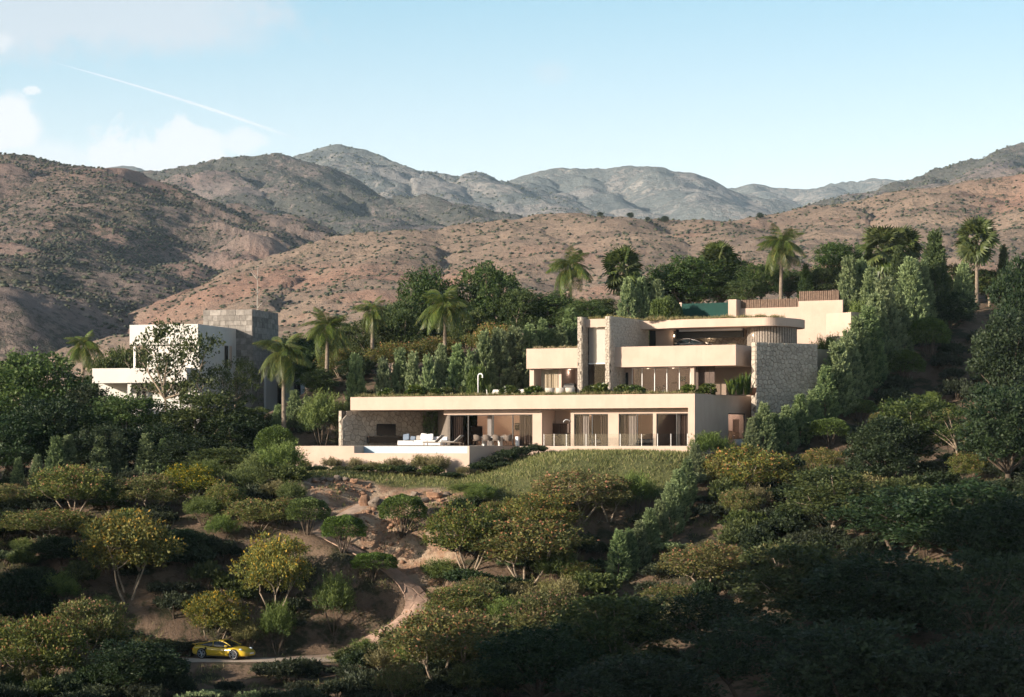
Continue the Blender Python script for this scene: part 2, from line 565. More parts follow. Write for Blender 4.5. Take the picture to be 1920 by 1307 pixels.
def poly_mask(X, Y, poly, soft=0.0):
    """inside test for many points"""
    inside = np.zeros(X.shape, bool)
    n = len(poly)
    for i in range(n):
        x0, y0 = poly[i]; x1, y1 = poly[(i + 1) % n]
        c = ((y0 > Y) != (y1 > Y)) & (X < (x1 - x0) * (Y - y0) / (y1 - y0 + 1e-12) + x0)
        inside ^= c
    return inside

LAWN = [(PX(a, b), b) for a, b in [(515, 192.5), (556, 198), (700, 195.5), (885, 190), (935, 195), (1062, 195.6), (1310, 189.3), (1305, 184.5), (1230, 182), (1130, 180.8), (1040, 180.2), (935, 180.2), (860, 184), (790, 187), (690, 187.8), (600, 187.6), (530, 188.6)]]
VERGE = [(PX(a, b), b) for a, b in [(800, 172.5), (815, 170), (800, 168), (740, 165), (640, 163.8), (620, 166.6), (700, 168.2), (760, 169.8)]]

def axis(lo, hi, core0, core1, fine, coarse):
    a = list(np.arange(core0, core1, fine))
    s, p = fine, core0
    left = []
    while p > lo:
        s = min(s * 1.18, coarse); p -= s; left.append(p)
    s, p = fine, core1
    right = [core1]
    while p < hi:
        s = min(s * 1.18, coarse); p += s; right.append(p)
    return np.array(left[::-1] + a + right)

def build_ground():
    xs = axis(-260, 260, -46, 56, 0.62, 12)
    ys = axis(-160, 520, 140, 242, 0.62, 12)
    X, Y = np.meshgrid(xs, ys)
    Z = tz(X, Y)
    nx, ny = len(xs), len(ys)
    verts = np.stack([X.ravel(), Y.ravel(), Z.ravel()], 1)
    i = np.arange(nx - 1)[None, :] + np.arange(ny - 1)[:, None] * nx
    faces = np.stack([i, i + 1, i + 1 + nx, i + nx], -1).reshape(-1, 4)
    me = np_mesh('ground', verts, faces, True)
    lawn = np.zeros(X.size)
    for poly, s in ((LAWN, 1.0), (VERGE, 0.9)):
        wx = X + 0.8 * fbm(X / 2.2, Y / 2.2, 3, 5); wy = Y + 0.8 * fbm(X / 2.2, Y / 2.2, 3, 6)
        lawn = np.maximum(lawn, poly_mask(wx, wy, poly).ravel() * s)
    rocky = np.zeros(X.size)
    for px, Yc, r in ((640, 185, 5.5), (780, 184, 4.5), (720, 180.5, 4), (800, 177, 4), (560, 185, 3)):
        rocky = np.maximum(rocky, np.exp(-(((X - PX(px, Yc)) / r) ** 2 + ((Y - Yc) / (r * .6)) ** 2)).ravel())
    point_attr(me, 'lawn', lawn)
    point_attr(me, 'rocky', rocky)
    m = bpy.data.materials.new('sandy_earth')
    m.use_nodes = True
    w = NT(m.node_tree)
    tc = w.n('ShaderNodeTexCoord')
    vec = tc.outputs['Object']
    c = w.mix(w.smooth(w.noise(vec, 0.22, 6, 0.6), 0.35, 0.65), (0.135, 0.095, 0.068), (0.215, 0.15, 0.105))
    c = w.mix(w.smooth(w.noise(vec, 1.6, 6, 0.7), 0.5, 0.72), c, (0.12, 0.085, 0.055))
    scrub = w.smooth(w.noise(vec, 0.5, 6, 0.65), 0.47, 0.60)
    c = w.mix(w.m('MULTIPLY', scrub, 0.85), c, (0.035, 0.042, 0.022))
    rk = w.n('ShaderNodeAttribute', attribute_name='rocky').outputs['Fac']
    rcol = w.mix(w.smooth(w.noise(vec, 2.6, 8, 0.75), 0.42, 0.62), (0.36, 0.22, 0.14), (0.22, 0.15, 0.11))
    rcol = w.mix(w.smooth(w.noise(vec, 0.9, 5, 0.6), 0.45, 0.6), rcol, (0.42, 0.31, 0.22))
    c = w.mix(w.smooth(rk, 0.25, 0.6), c, rcol)
    lw = w.n('ShaderNodeAttribute', attribute_name='lawn').outputs['Fac']
    gcol = w.mix(w.noise(vec, 1.1, 5, 0.7), (0.06, 0.085, 0.03), (0.20, 0.185, 0.085))
    c = w.mix(lw, c, gcol)
    p = w.n('ShaderNodeBsdfPrincipled', ins={'Base Color': c, 'Roughness': 0.95, 'Specular IOR Level': 0.1})
    hgt = w.m('ADD', w.noise(vec, 3.0, 8, 0.7), w.m('MULTIPLY', w.noise(vec, 14.0, 4, 0.6), 0.35))
    b = w.n('ShaderNodeBump', ins={'Height': hgt, 'Strength': 0.9, 'Distance': 0.25})
    w.set(p, 'Normal', b.outputs[0])
    w.n('ShaderNodeOutputMaterial', ins={'Surface': p.outputs[0]})
    o = mesh_obj('ground', me, m)
    tag(o, 'sandy brown hillside with grass below the villa', None, None, 'structure')
    return o

build_ground()

# ================================================================ far hills and mountains
def hill_mat(name, soil, soil2, red, scrub, scrub_amt, fine, streak=0.5):
    m = bpy.data.materials.new(name)
    m.use_nodes = True
    w = NT(m.node_tree)
    tc = w.n('ShaderNodeTexCoord')
    vec = tc.outputs['Object']
    c = w.mix(w.smooth(w.noise(vec, 0.012 * fine, 6, 0.6), 0.36, 0.64), soil, soil2)
    c = w.mix(w.m('MULTIPLY', w.smooth(w.noise(vec, 0.007 * fine, 5, 0.6), 0.52, 0.66), 0.75), c, red)
    g = w.n('ShaderNodeAttribute', attribute_name='gully').outputs['Fac']
    d1 = w.noise(vec, 0.09 * fine, 6, 0.7)
    d2 = w.noise(vec, 0.30 * fine, 4, 0.7)
    dens = w.m('ADD', w.m('MULTIPLY', g, streak), w.m('MULTIPLY', d1, 0.6))
    sc_ = w.smooth(w.m('ADD', w.m('MULTIPLY', dens, 0.55), w.m('MULTIPLY', d2, 0.62)), 0.66 - scrub_amt, 0.78 - scrub_amt)
    c = w.mix(w.m('MULTIPLY', sc_, 0.85), c, scrub)
    light = w.smooth(w.noise(vec, 0.22 * fine, 5, 0.75), 0.56, 0.7)
    c = w.mix(w.m('MULTIPLY', light, 0.35), c, (0.42, 0.34, 0.26))
    p = w.n('ShaderNodeBsdfPrincipled', ins={'Base Color': c, 'Roughness': 1.0, 'Specular IOR Level': 0.05})
    b = w.n('ShaderNodeBump', ins={'Height': w.m('ADD', w.noise(vec, 0.12 * fine, 8, 0.7), w.m('MULTIPLY', sc_, 0.15)), 'Strength': 0.85, 'Distance': 4.0 / fine})
    w.set(p, 'Normal', b.outputs[0])
    w.n('ShaderNodeOutputMaterial', ins={'Surface': p.outputs[0]})
    return m


class Hill:
    """terrain from ridge lines: height falls away from the nearest ridge, cut by gullies that run down the slope"""
    def __init__(self, ridges, slope, rnd, base, gully, gl, seed, rough=0.0, rl=60.0):
        self.slope, self.rnd, self.base, self.gully, self.gl, self.seed, self.rough, self.rl = slope, rnd, base, gully, gl, seed, rough, rl
        S = []
        for r in ridges:
            sl = slope
            if isinstance(r, tuple):
                r, sl = r
            pts = [P(*q) for q in r]
            # smooth the line
            A = np.array([tuple(p) for p in pts])
            t = np.linspace(0, len(A) - 1, max(2, (len(A) - 1) * 4 + 1))
            A = np.stack([np.interp(t, np.arange(len(A)), A[:, i]) for i in range(3)], 1)
            if len(A) > 6:
                kk = np.array([.25, .5, .25])
                for _ in range(2):
                    B = A.copy()
                    for i in range(3):
                        B[1:-1, i] = np.convolve(A[:, i], kk, 'valid')
                    A = B
            acc = rng.random() * 5000
            for a, b in zip(A[:-1], A[1:]):
                L = np.linalg.norm((b - a)[:2])
                S.append((a, b, acc, L, sl))
                acc += L
        self.S = S

    def height(self, X, Y):
        H = np.full(X.shape, -1e9); G = np.zeros(X.shape)
        T = np.zeros(X.shape); D = np.full(X.shape, 1e9)
        for a, b, acc, L, sl in self.S:
            ab = b - a
            t = np.clip(((X - a[0]) * ab[0] + (Y - a[1]) * ab[1]) / (L * L + 1e-9), 0, 1)
            d = np.hypot(X - a[0] - t * ab[0], Y - a[1] - t * ab[1])
            h = a[2] + t * ab[2] - sl * (np.sqrt(d * d + self.rnd ** 2) - self.rnd)
            up = h > H
            H = np.where(up, h, H); T = np.where(up, acc + t * L, T); D = np.where(up, d, D)
        q = np.minimum(1.0, D / (self.gl * 1.6))
        wx = X + 0.35 * self.gl * fbm(X / self.gl / 2, Y / self.gl / 2, 3, self.seed + 9)
        wy = Y + 0.35 * self.gl * fbm(X / self.gl / 2 + 31, Y / self.gl / 2, 3, self.seed + 12)
        g1 = 1 - np.abs(perlin((T + 0.3 * (wx - X)) / self.gl, D / self.gl / 5, self.seed)) * 2
        g2 = 1 - np.abs(perlin(wx / self.gl / 1.3, wy / self.gl / 1.3, self.seed + 3)) * 2
        G = np.clip(0.5 * g1 + 0.5 * g2, -1, 1)
        H = H - self.gully * q * np.maximum(0, G - 0.1) ** 1.3 * 1.3
        H = H + self.gully * 0.5 * q * fbm(X / self.gl / 0.8, Y / self.gl / 0.8, 3, self.seed + 5)
        if self.rough:
            H = H + self.rough * fbm(X / self.rl, Y / self.rl, 5, self.seed + 20, 0.55)
        return np.maximum(H, self.base), np.clip(G, 0, 1)

    def build(self, name, label, Y0, Y1, px0, px1, nx, ny, m, power=1.0):
        v = np.linspace(0, 1, ny) ** power
        Yv = Y0 + (Y1 - Y0) * v
        k = (np.linspace(px0, px1, nx) - 960) / F
        Y = np.repeat(Yv[:, None], nx, 1)
        X = k[None, :] * Y
        Z, G = self.height(X, Y)
        verts = np.stack([X.ravel(), Y.ravel(), Z.ravel()], 1)
        i = np.arange(nx - 1)[None, :] + np.arange(ny - 1)[:, None] * nx
        faces = np.stack([i, i + 1, i + 1 + nx, i + nx], -1).reshape(-1, 4)
        me = np_mesh(name, verts, faces, True)
        point_attr(me, 'gully', G.ravel())
        o = mesh_obj(name, me, m)
        tag(o, label, None, None, 'structure')
        return o


TAN, TAN2, RED = (0.36, 0.25, 0.17), (0.28, 0.20, 0.145), (0.36, 0.19, 0.125)
SCR = (0.075, 0.08, 0.055)
hm_near = hill_mat('orange_hillside', (0.31, 0.232, 0.178), (0.255, 0.192, 0.15), (0.31, 0.185, 0.14), (0.10, 0.095, 0.068), 0.025, 1.0, 0.35)
hm_left = hill_mat('scrubby_hillside', (0.238, 0.182, 0.155), (0.195, 0.153, 0.135), (0.26, 0.172, 0.143), (0.07, 0.07, 0.055), 0.06, 0.75, 0.5)
hm_mid = hill_mat('grey_brown_mountain', (0.25, 0.205, 0.186), (0.205, 0.172, 0.162), (0.25, 0.185, 0.165), (0.085, 0.095, 0.085), 0.06, 0.45, 0.55)  # greyed a little, some distance haze painted into the colour
hm_far = hill_mat('haze_painted_mountain', (0.31, 0.285, 0.265), (0.265, 0.25, 0.24), (0.31, 0.27, 0.25), (0.13, 0.15, 0.15), 0.07, 0.25, 0.6)  # distance haze painted into the pale grey soil and scrub

near_hill = Hill([
    [(380, 590, 900), (440, 560, 960), (500, 520, 1010), (560, 482, 1050), (640, 447, 1080), (760, 433, 1090), (860, 421, 1100), (960, 414, 1100), (1060, 406, 1090), (1130, 403, 1080), (1200, 410, 1080), (1290, 410, 1085),
     (1380, 407, 1090), (1450, 401, 1095), (1500, 391, 1100), (1600, 381, 1110), (1700, 363, 1120), (1800, 341, 1130), (1920, 327, 1140), (2080, 305, 1150), (2300, 270, 1160)],
    ([(760, 433, 1090), (770, 470, 1000), (735, 520, 860), (700, 570, 720), (690, 610, 600)], .36),
    ([(960, 414, 1100), (1010, 450, 990), (1000, 500, 860), (960, 560, 720), (940, 600, 600)], .36),
    ([(1130, 403, 1080), (1180, 440, 980), (1230, 480, 860), (1210, 540, 740), (1180, 590, 620)], .38),
    ([(1290, 410, 1085), (1400, 440, 960), (1420, 490, 830), (1440, 540, 700)], .38),
    ([(1600, 381, 1110), (1580, 430, 980), (1600, 480, 840), (1620, 540, 700)], .38),
    ([(1800, 341, 1130), (1740, 420, 960), (1700, 480, 830), (1720, 540, 700)], .4),
    ([(2080, 305, 1150), (1960, 400, 950), (1880, 470, 820), (1850, 540, 700)], .4),
    ([(560, 482, 1050), (560, 540, 900), (520, 600, 720), (500, 640, 600)], .36),
], .42, 30, -60, 8, 52, 200, 5.0, 60)
near_hill.build('hill', 'orange brown hill dotted with shrubs behind the villa', 430, 1500, -420, 2350, 520, 300, hm_near, 1.0)

left_hill = Hill([
    [(-700, 260, 1650), (-400, 275, 1650), (-200, 290, 1650), (0, 297, 1650), (100, 301, 1650), (160, 309, 1650), (200, 326, 1640), (260, 355, 1630), (330, 385, 1610), (430, 418, 1580), (520, 433, 1560), (600, 442, 1540), (680, 452, 1520)],
    ([(160, 309, 1650), (190, 345, 1520), (150, 395, 1400), (100, 432, 1290), (60, 458, 1180), (10, 490, 1050), (-60, 540, 920)], .30),
    ([(190, 345, 1520), (250, 420, 1420), (320, 490, 1320), (400, 560, 1200), (440, 610, 1120)], .32),
    ([(100, 432, 1290), (150, 490, 1190), (230, 560, 1080), (300, 610, 980)], .30),
    ([(330, 385, 1610), (420, 460, 1500), (500, 530, 1400), (560, 580, 1320)], .30),
    ([(520, 433, 1560), (600, 480, 1480), (650, 520, 1420)], .30),
    ([(-200, 290, 1650), (-180, 380, 1450), (-160, 470, 1250), (-200, 560, 1050)], .30),
    ([(0, 297, 1650), (-20, 360, 1530), (-60, 430, 1400)], .30),
], .36, 34, -60, 20, 80, 300, 8.0, 80)
left_hill.build('hill', 'large scrubby brown hill at the far left', 800, 2100, -900, 1000, 420, 280, hm_left, 1.0)

mid = Hill([
    [(-300, 380, 2700), (0, 350, 2750), (230, 331, 2800), (290, 321, 2800), (360, 309, 2800), (440, 297, 2800), (500, 292, 2800), (545, 296, 2790), (600, 322, 2760), (650, 346, 2720), (700, 367, 2680), (760, 377, 2640), (850, 388, 2600), (950, 405, 2550), (1080, 425, 2500)],
    ([(440, 297, 2800), (430, 350, 2600), (500, 400, 2400), (560, 430, 2200)], .5),
    ([(360, 309, 2800), (330, 360, 2600), (290, 380, 2450)], .5),
    ([(545, 296, 2790), (560, 350, 2600), (640, 400, 2420), (720, 430, 2250)], .5),
    ([(650, 346, 2720), (740, 400, 2550), (820, 430, 2350)], .5),
    ([(850, 388, 2600), (880, 410, 2500), (960, 430, 2380)], .5),
], .4, 45, -60, 44, 150, 400, 16, 150)
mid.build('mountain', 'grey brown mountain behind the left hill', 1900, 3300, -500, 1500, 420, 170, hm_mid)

right_m = Hill([
    [(1480, 400, 2500), (1600, 378, 2600), (1690, 352, 2700), (1740, 333, 2750), (1790, 313, 2800), (1840, 295, 2850), (1880, 290, 2880), (1920, 273, 2900), (2000, 245, 2950), (2200, 220, 3000)],
    ([(1920, 273, 2900), (1860, 320, 2600), (1760, 350, 2350), (1650, 372, 2150)], .5),
    ([(1560, 385, 2350), (1640, 372, 2200), (1720, 355, 2100), (1800, 335, 2050), (1920, 300, 2050), (2100, 280, 2050)], .5),
], .4, 45, -60, 42, 150, 500, 16, 150)
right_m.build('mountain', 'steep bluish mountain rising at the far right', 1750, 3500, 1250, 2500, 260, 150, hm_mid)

peak = Hill([
    [(300, 350, 4300), (480, 310, 4300), (540, 295, 4300), (575, 283, 4300), (620, 273, 4300), (638, 270, 4300), (655, 276, 4300), (690, 291, 4300), (740, 304, 4300), (800, 311, 4300), (870, 319, 4300), (900, 327, 4300), (943, 341, 4300), (1000, 370, 4250), (1100, 390, 4200)],
    ([(638, 270, 4300), (650, 320, 4000), (700, 360, 3700), (780, 385, 3500)], .5),
    ([(740, 304, 4300), (800, 350, 4000), (880, 385, 3700)], .5),
    ([(575, 283, 4300), (560, 320, 4000), (540, 350, 3700)], .5),
    ([(870, 319, 4300), (950, 360, 4000), (1040, 390, 3700)], .5),
], .42, 70, -60, 75, 250, 600, 26, 240)
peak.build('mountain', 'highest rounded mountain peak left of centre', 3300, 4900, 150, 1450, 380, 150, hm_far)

ridge_m = Hill([
    [(800, 390, 4900), (900, 350, 5000), (943, 337, 5000), (1000, 322, 5000), (1040, 323, 5000), (1080, 325, 5000), (1140, 322, 5000), (1180, 319, 5000), (1215, 315, 5000), (1250, 323, 5000), (1290, 338, 5000), (1357, 355, 5000), (1430, 366, 5000), (1550, 400, 5000)],
    ([(1215, 315, 5000), (1260, 350, 4700), (1330, 380, 4400)], .5),
    ([(1080, 325, 5000), (1120, 365, 4600), (1180, 395, 4300)], .5),
    ([(1000, 322, 5000), (1020, 360, 4700), (1060, 390, 4400)], .5),
], .42, 70, -60, 75, 250, 700, 26, 240)
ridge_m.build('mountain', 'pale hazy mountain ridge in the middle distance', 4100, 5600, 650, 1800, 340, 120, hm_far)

far_m = Hill([
    [(-200, 340, 6400), (100, 330, 6400), (190, 318, 6400), (230, 312, 6400), (270, 320, 6400), (400, 345, 6400)],
    [(1150, 400, 6400), (1300, 362, 6400), (1360, 354, 6400), (1405, 346, 6400), (1440, 352, 6400), (1480, 352, 6400), (1520, 351, 6400), (1560, 343, 6400), (1640, 334, 6400), (1690, 336, 6400), (1720, 340, 6400), (1900, 330, 6400), (2200, 330, 6400)],
    ([(1405, 346, 6400), (1450, 375, 6000), (1500, 390, 5800)], .5), ([(1640, 334, 6400), (1660, 370, 6000), (1640, 395, 5800)], .5), ([(1560, 343, 6400), (1560, 370, 6050), (1570, 395, 5800)], .5),
], .5, 60, -60, 100, 220, 800, 14, 160)
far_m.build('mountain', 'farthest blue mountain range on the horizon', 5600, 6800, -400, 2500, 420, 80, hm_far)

# valley floor under everything out to the mountains
vf = MB()
vf.add([(-2600, 470, -58), (2600, 470, -58), (4200, 7200, -62), (-4200, 7200, -62)], [(0, 1, 2, 3)])
tag(vf.build('valley_floor', hm_near), 'dry valley floor between the hills', None, None, 'structure')

# ================================================================ air
def build_haze():
    m = bpy.data.materials.new('haze')
    m.use_nodes = True
    w = NT(m.node_tree)
    v = w.n('ShaderNodeVolumePrincipled', ins={'Color': (0.62, 0.82, 1.0), 'Density': HAZE, 'Anisotropy': -0.2})
    w.n('ShaderNodeOutputMaterial', ins={'Volume': v.outputs[0]})
    mb = MB()
    mb.box(-4600, 4600, -400, 7600, -66, 860)
    o = mb.build('haze', m)
    tag(o, 'thin pale haze filling the valley air', None, None, 'stuff')

HAZE = 4.2e-5
build_haze()
# ================================================================ materials of the buildings
mat('stucco', (0.515, 0.392, 0.318), 0.9, 0.08, 0.7, 0.15, 30, spec=0.15, streak=0.22)
mat('stucco_white', (0.62, 0.595, 0.56), 0.85, 0.07, 0.5, 0.1, 25, spec=0.15, streak=0.3)
mat('plaster_pink', (0.56, 0.43, 0.355), 0.9, 0.06, 0.8)
mat('plaster_shaded', (0.27, 0.205, 0.16), 0.9, 0.1, 0.8)  # beige plaster with the shade of the recess put into its colour
mat('ceiling_white', (0.6, 0.5, 0.43), 0.9, 0.05, 1.0)
mat('stone', (0.50, 0.432, 0.355), 0.95, 0.3, 6.0, 0.7, 22, obj_var=0.13)
mat('mortar', (0.13, 0.108, 0.088), 1.0, 0.3, 12.0, 0.5, 40)
mat('ashlar', (0.30, 0.272, 0.245), 0.92, 0.35, 2.2, 0.6, 18, obj_var=0.25)
mat('slat_brown', (0.19, 0.125, 0.09), 0.75, 0.35, 6.0, 0.2, 30)
mat('slat_grey', (0.30, 0.255, 0.215), 0.7, 0.3, 6.0, 0.2, 30)
mat('frame_dark', (0.025, 0.024, 0.023), 0.45, 0.1, 4)
mat('frame_white', (0.75, 0.73, 0.70), 0.5, 0.05, 4)
mat('black_screen', (0.012, 0.012, 0.013), 0.18, 0.1, 4, spec=0.5)
mat('dark_wood', (0.085, 0.05, 0.035), 0.55, 0.35, 7.0, 0.1, 30)
mat('curtain_dark', (0.16, 0.115, 0.09), 0.85, 0.2, 5.0)
mat('curtain_sheer', (0.55, 0.50, 0.46), 0.9, 0.1, 5.0)
mat('curtain_beige', (0.50, 0.42, 0.31), 0.9, 0.12, 5.0)
mat('fabric_white', (0.66, 0.65, 0.64), 0.95, 0.06, 8.0, 0.15, 60)
mat('fabric_blue', (0.16, 0.20, 0.26), 0.95, 0.15, 6.0, 0.15, 60)
mat('fabric_grey', (0.34, 0.315, 0.29), 0.95, 0.12, 8.0, 0.15, 60)
mat('shell_taupe', (0.17, 0.135, 0.11), 0.8, 0.12, 8.0)
mat('wood_leg', (0.11, 0.075, 0.05), 0.6, 0.25, 12.0)
mat('floor_tile', (0.34, 0.30, 0.26), 0.55, 0.12, 1.5)
mat('pool_plaster', (0.33, 0.41, 0.48), 0.5, 0.05, 1.0)
mat('green_fabric', (0.004, 0.042, 0.033), 0.8, 0.2, 1.2, 0.15, 10)
mat('soil', (0.12, 0.085, 0.055), 1.0, 0.35, 3.0, 0.6, 12)
mat('metal_white', (0.82, 0.82, 0.82), 0.25, 0.05, 5)
mat('metal_dark', (0.05, 0.048, 0.046), 0.4, 0.1, 5, metal=0.6)
mat('tub_white', (0.85, 0.85, 0.86), 0.2, 0.03, 5, spec=0.5)
mat('mirror', (0.62, 0.60, 0.57), 0.06, 0.03, 5, metal=1.0)
mat('terracotta', (0.42, 0.17, 0.09), 0.8, 0.2, 6)
mat('art_paper', (0.78, 0.74, 0.66), 0.9, 0.04, 4)
mat('art_ochre', (0.42, 0.28, 0.13), 0.9, 0.1, 4)
mat('art_green', (0.34, 0.33, 0.21), 0.9, 0.1, 4)
mat('art_black', (0.02, 0.02, 0.02), 0.9, 0.1, 4)
glass_mat('glass', (0.78, 0.77, 0.77), 0.28)
glass_mat('rail_glass', (0.88, 0.9, 0.9), 0.5)
glow_mat('lamp_warm', (1.0, 0.74, 0.5), 2.5)
mat('frosted_glass', (0.36, 0.32, 0.285), 0.25, 0.12, 0.4, spec=0.6)
M = MATS


def water_mat():
    m = bpy.data.materials.new('water')
    m.use_nodes = True
    w = NT(m.node_tree)
    tc = w.n('ShaderNodeTexCoord')
    p = w.n('ShaderNodeBsdfPrincipled', ins={'Base Color': (0.10, 0.22, 0.28), 'Roughness': 0.04, 'Specular IOR Level': 0.5})
    b = w.n('ShaderNodeBump', ins={'Height': w.noise(tc.outputs['Object'], 3.0, 3), 'Strength': 0.15, 'Distance': 0.05})
    w.set(p, 'Normal', b.outputs[0])
    w.n('ShaderNodeOutputMaterial', ins={'Surface': p.outputs[0]})
    MATS['water'] = m

water_mat()


class Frame:
    """a building's own axes: u along its front to the right, v into its depth"""
    def __init__(s, X, Y, deg):
        s.X, s.Y, s.a = X, Y, R(deg)
        s.c, s.s = math.cos(s.a), math.sin(s.a)

    def W(s, u, v, z=0.0):
        return Vector((s.X + s.c * u + s.s * v, s.Y - s.s * u + s.c * v, z))

    def U(s, px, v):
        k = (px - 960) / F
        return (k * (s.Y + s.c * v) - s.X - s.s * v) / (s.c + k * s.s)

    def V(s, px, u):
        k = (px - 960) / F
        return (k * (s.Y - s.s * u) - s.X - s.c * u) / (s.s - k * s.c)

    def Z(s, py, u, v):
        return (HY - py) / F * (s.Y - s.s * u + s.c * v)

    def UV(s, X, Y):
        dx, dy = X - s.X, Y - s.Y
        return s.c * dx - s.s * dy, s.s * dx + s.c * dy


H = Frame(HX, HYW, 27)


def polygon_cells(Wd, Ht, cw, ch, seed):
    """irregular convex cells filling a rectangle (Voronoi of a shaken grid)"""
    r = random.Random(seed)
    nx, ny = max(1, round(Wd / cw)), max(1, round(Ht / ch))
    pts = []
    for j in range(ny):
        for i in range(nx):
            pts.append(((i + 0.5 + (0.25 if j % 2 else -0.25) + r.uniform(-.36, .36)) * Wd / nx, (j + 0.5 + r.uniform(-.36, .36)) * Ht / ny))
    cells = []
    rad = 3.2 * max(cw, ch)
    for i, (x, y) in enumerate(pts):
        poly = [(max(0, x - rad), max(0, y - rad)), (min(Wd, x + rad), max(0, y - rad)), (min(Wd, x + rad), min(Ht, y + rad)), (max(0, x - rad), min(Ht, y + rad))]
        if x < 0 or x > Wd:
            continue
        for j, (a, b) in enumerate(pts):
            if i == j or abs(a - x) > 2 * rad or abs(b - y) > 2 * rad:
                continue
            mx, my, dx, dy = (x + a) / 2, (y + b) / 2, a - x, b - y
            out = []
            for q in range(len(poly)):
                p0, p1 = poly[q], poly[(q + 1) % len(poly)]
                d0 = (p0[0] - mx) * dx + (p0[1] - my) * dy
                d1 = (p1[0] - mx) * dx + (p1[1] - my) * dy
                if d0 <= 0:
                    out.append(p0)
                if d0 * d1 < 0:
                    t = d0 / (d0 - d1)
                    out.append((p0[0] + t * (p1[0] - p0[0]), p0[1] + t * (p1[1] - p0[1])))
            poly = out
            if len(poly) < 3:
                break
        if len(poly) >= 3:
            cells.append(poly)
    return cells


def inset(poly, d):
    n = len(poly)
    cx, cy_ = sum(p[0] for p in poly) / n, sum(p[1] for p in poly) / n
    out = []
    for x, y in poly:
        L = math.hypot(x - cx, y - cy_) or 1
        f = max(0.3, 1 - d * 1.25 / L)
        out.append((cx + (x - cx) * f, cy_ + (y - cy_) * f))
    return out


def stone_geo(mb, poly, O, ud, vd, nd, joint, depth, r, bev):
    """one stone: a shrunk polygon pushed out from the wall with chamfered rim"""
    a = inset(poly, joint)
    b = inset(a, bev)
    d = depth * r.uniform(0.7, 1.3)
    tx, ty = r.uniform(-.05, .05), r.uniform(-.05, .05)
    n = len(a)
    cx, cy_ = sum(p[0] for p in a) / n, sum(p[1] for p in a) / n
    vs = [O + ud * x + vd * y for x, y in a]
    vs += [O + ud * x + vd * y + nd * (d * 0.7) for x, y in a]
    vs += [O + ud * x + vd * y + nd * (d + (x - cx) * tx + (y - cy_) * ty) for x, y in b]
    fs = []
    for i in range(n):
        j = (i + 1) % n
        fs += [(i, j, n + j, n + i), (n + i, n + j, 2 * n + j, 2 * n + i)]
    fs.append(tuple(range(2 * n, 3 * n)))
    mb.add(vs, fs)


def stone_face(parent, O, ud, nd, Wd, Ht, cw, ch, seed, singles, mt='stone', joint=0.016, depth=0.06, bev=0.03, name='stone', keep=None, vd=Vector((0, 0, 1))):
    """rubble stones over a wall face, in the parent's own axes; the first ones single, what is left over joined"""
    r = random.Random(seed)
    rest, count = MB(), 0
    for poly in polygon_cells(Wd, Ht, cw, ch, seed):
        if keep and not keep(sum(p[0] for p in poly) / len(poly), sum(p[1] for p in poly) / len(poly)):
            continue
        if singles and count < 300:
            mb = MB()
            stone_geo(mb, poly, O, ud, vd, nd, joint, depth, r, bev)
            mb.build(name, M[mt], parent)
            count += 1
        else:
            stone_geo(rest, poly, O, ud, vd, nd, joint, depth, r, bev)
    if rest.v:
        tag(rest.build('rubble_facing', M[mt], parent), kind='stuff')


def part(parent, name, mt, *boxes):
    mb = MB()
    for b in boxes:
        mb.box(*b)
    return mb.build(name, M[mt], parent)


def curtain(parent, u0, u1, v, z0, z1, mt, waves=None, amp=0.07, name='curtain'):
    n = max(12, int((u1 - u0) / 0.035))
    waves = waves or max(3, int((u1 - u0) / 0.17))
    vs, fs = [], []
    for j, z in enumerate((z0, z1)):
        for i in range(n + 1):
            t = i / n
            ph = t * waves * 2 * math.pi
            vs.append((u0 + (u1 - u0) * t, v + amp * math.sin(ph) + 0.35 * amp * math.sin(2.3 * ph + 1), z))
    for i in range(n):
        fs.append((i, i + 1, n + 2 + i, n + 1 + i))
    mb = MB(); mb.add(vs, fs)
    o = mb.build(name, M[mt], parent, True)
    return o


# ================================================================ the villa
villa = thing('villa', 'large terraced villa of beige plaster and stone with planted flat roofs', 'house', H.W(0, 0, 0), -H.a)
L0, L1, L2 = -0.10, 4.15, 7.75
UL = H.U(657, 0)
ZS0, ZS1 = H.Z(764.3, 0, 0), H.Z(738, 0, 0)          # lower roof slab
roof = part(villa, 'roof_slab', 'stucco', (UL, 0, 0, 13.3, ZS0, ZS1))
part(roof, 'soil', 'soil', (UL + .3, -.3, .3, 8.9, ZS1 - .05, ZS1 + .03))
# right side wall with its bathroom window
v0w, v1w = H.V(1366, 0), H.V(1398, 0)
zw1 = H.Z(775, 0, 9)
vend = H.V(1407.5, 0)
UP = H.U(1290, 0)
part(villa, 'side_wall', 'stucco', (UP, -.004, .004, v0w, -1.1, ZS0), (UP, -.004, v1w, vend, -1.4, ZS0), (UP, -.004, v0w, v1w, zw1, ZS0), (UP, -.004, v0w, v1w, -1.2, L0))
win = part(villa, 'window', 'frame_dark', (-.16, -.06, v0w, v0w + .09, L0, zw1), (-.16, -.06, v1w - .09, v1w, L0, zw1), (-.16, -.06, v0w + .09, v1w - .09, zw1 - .09, zw1), (-.16, -.06, v0w + .09, v1w - .09, L0, L0 + .06))
part(win, 'pane', 'glass', (-.12, -.10, v0w + .09, v1w - .09, L0 + .06, zw1 - .09))
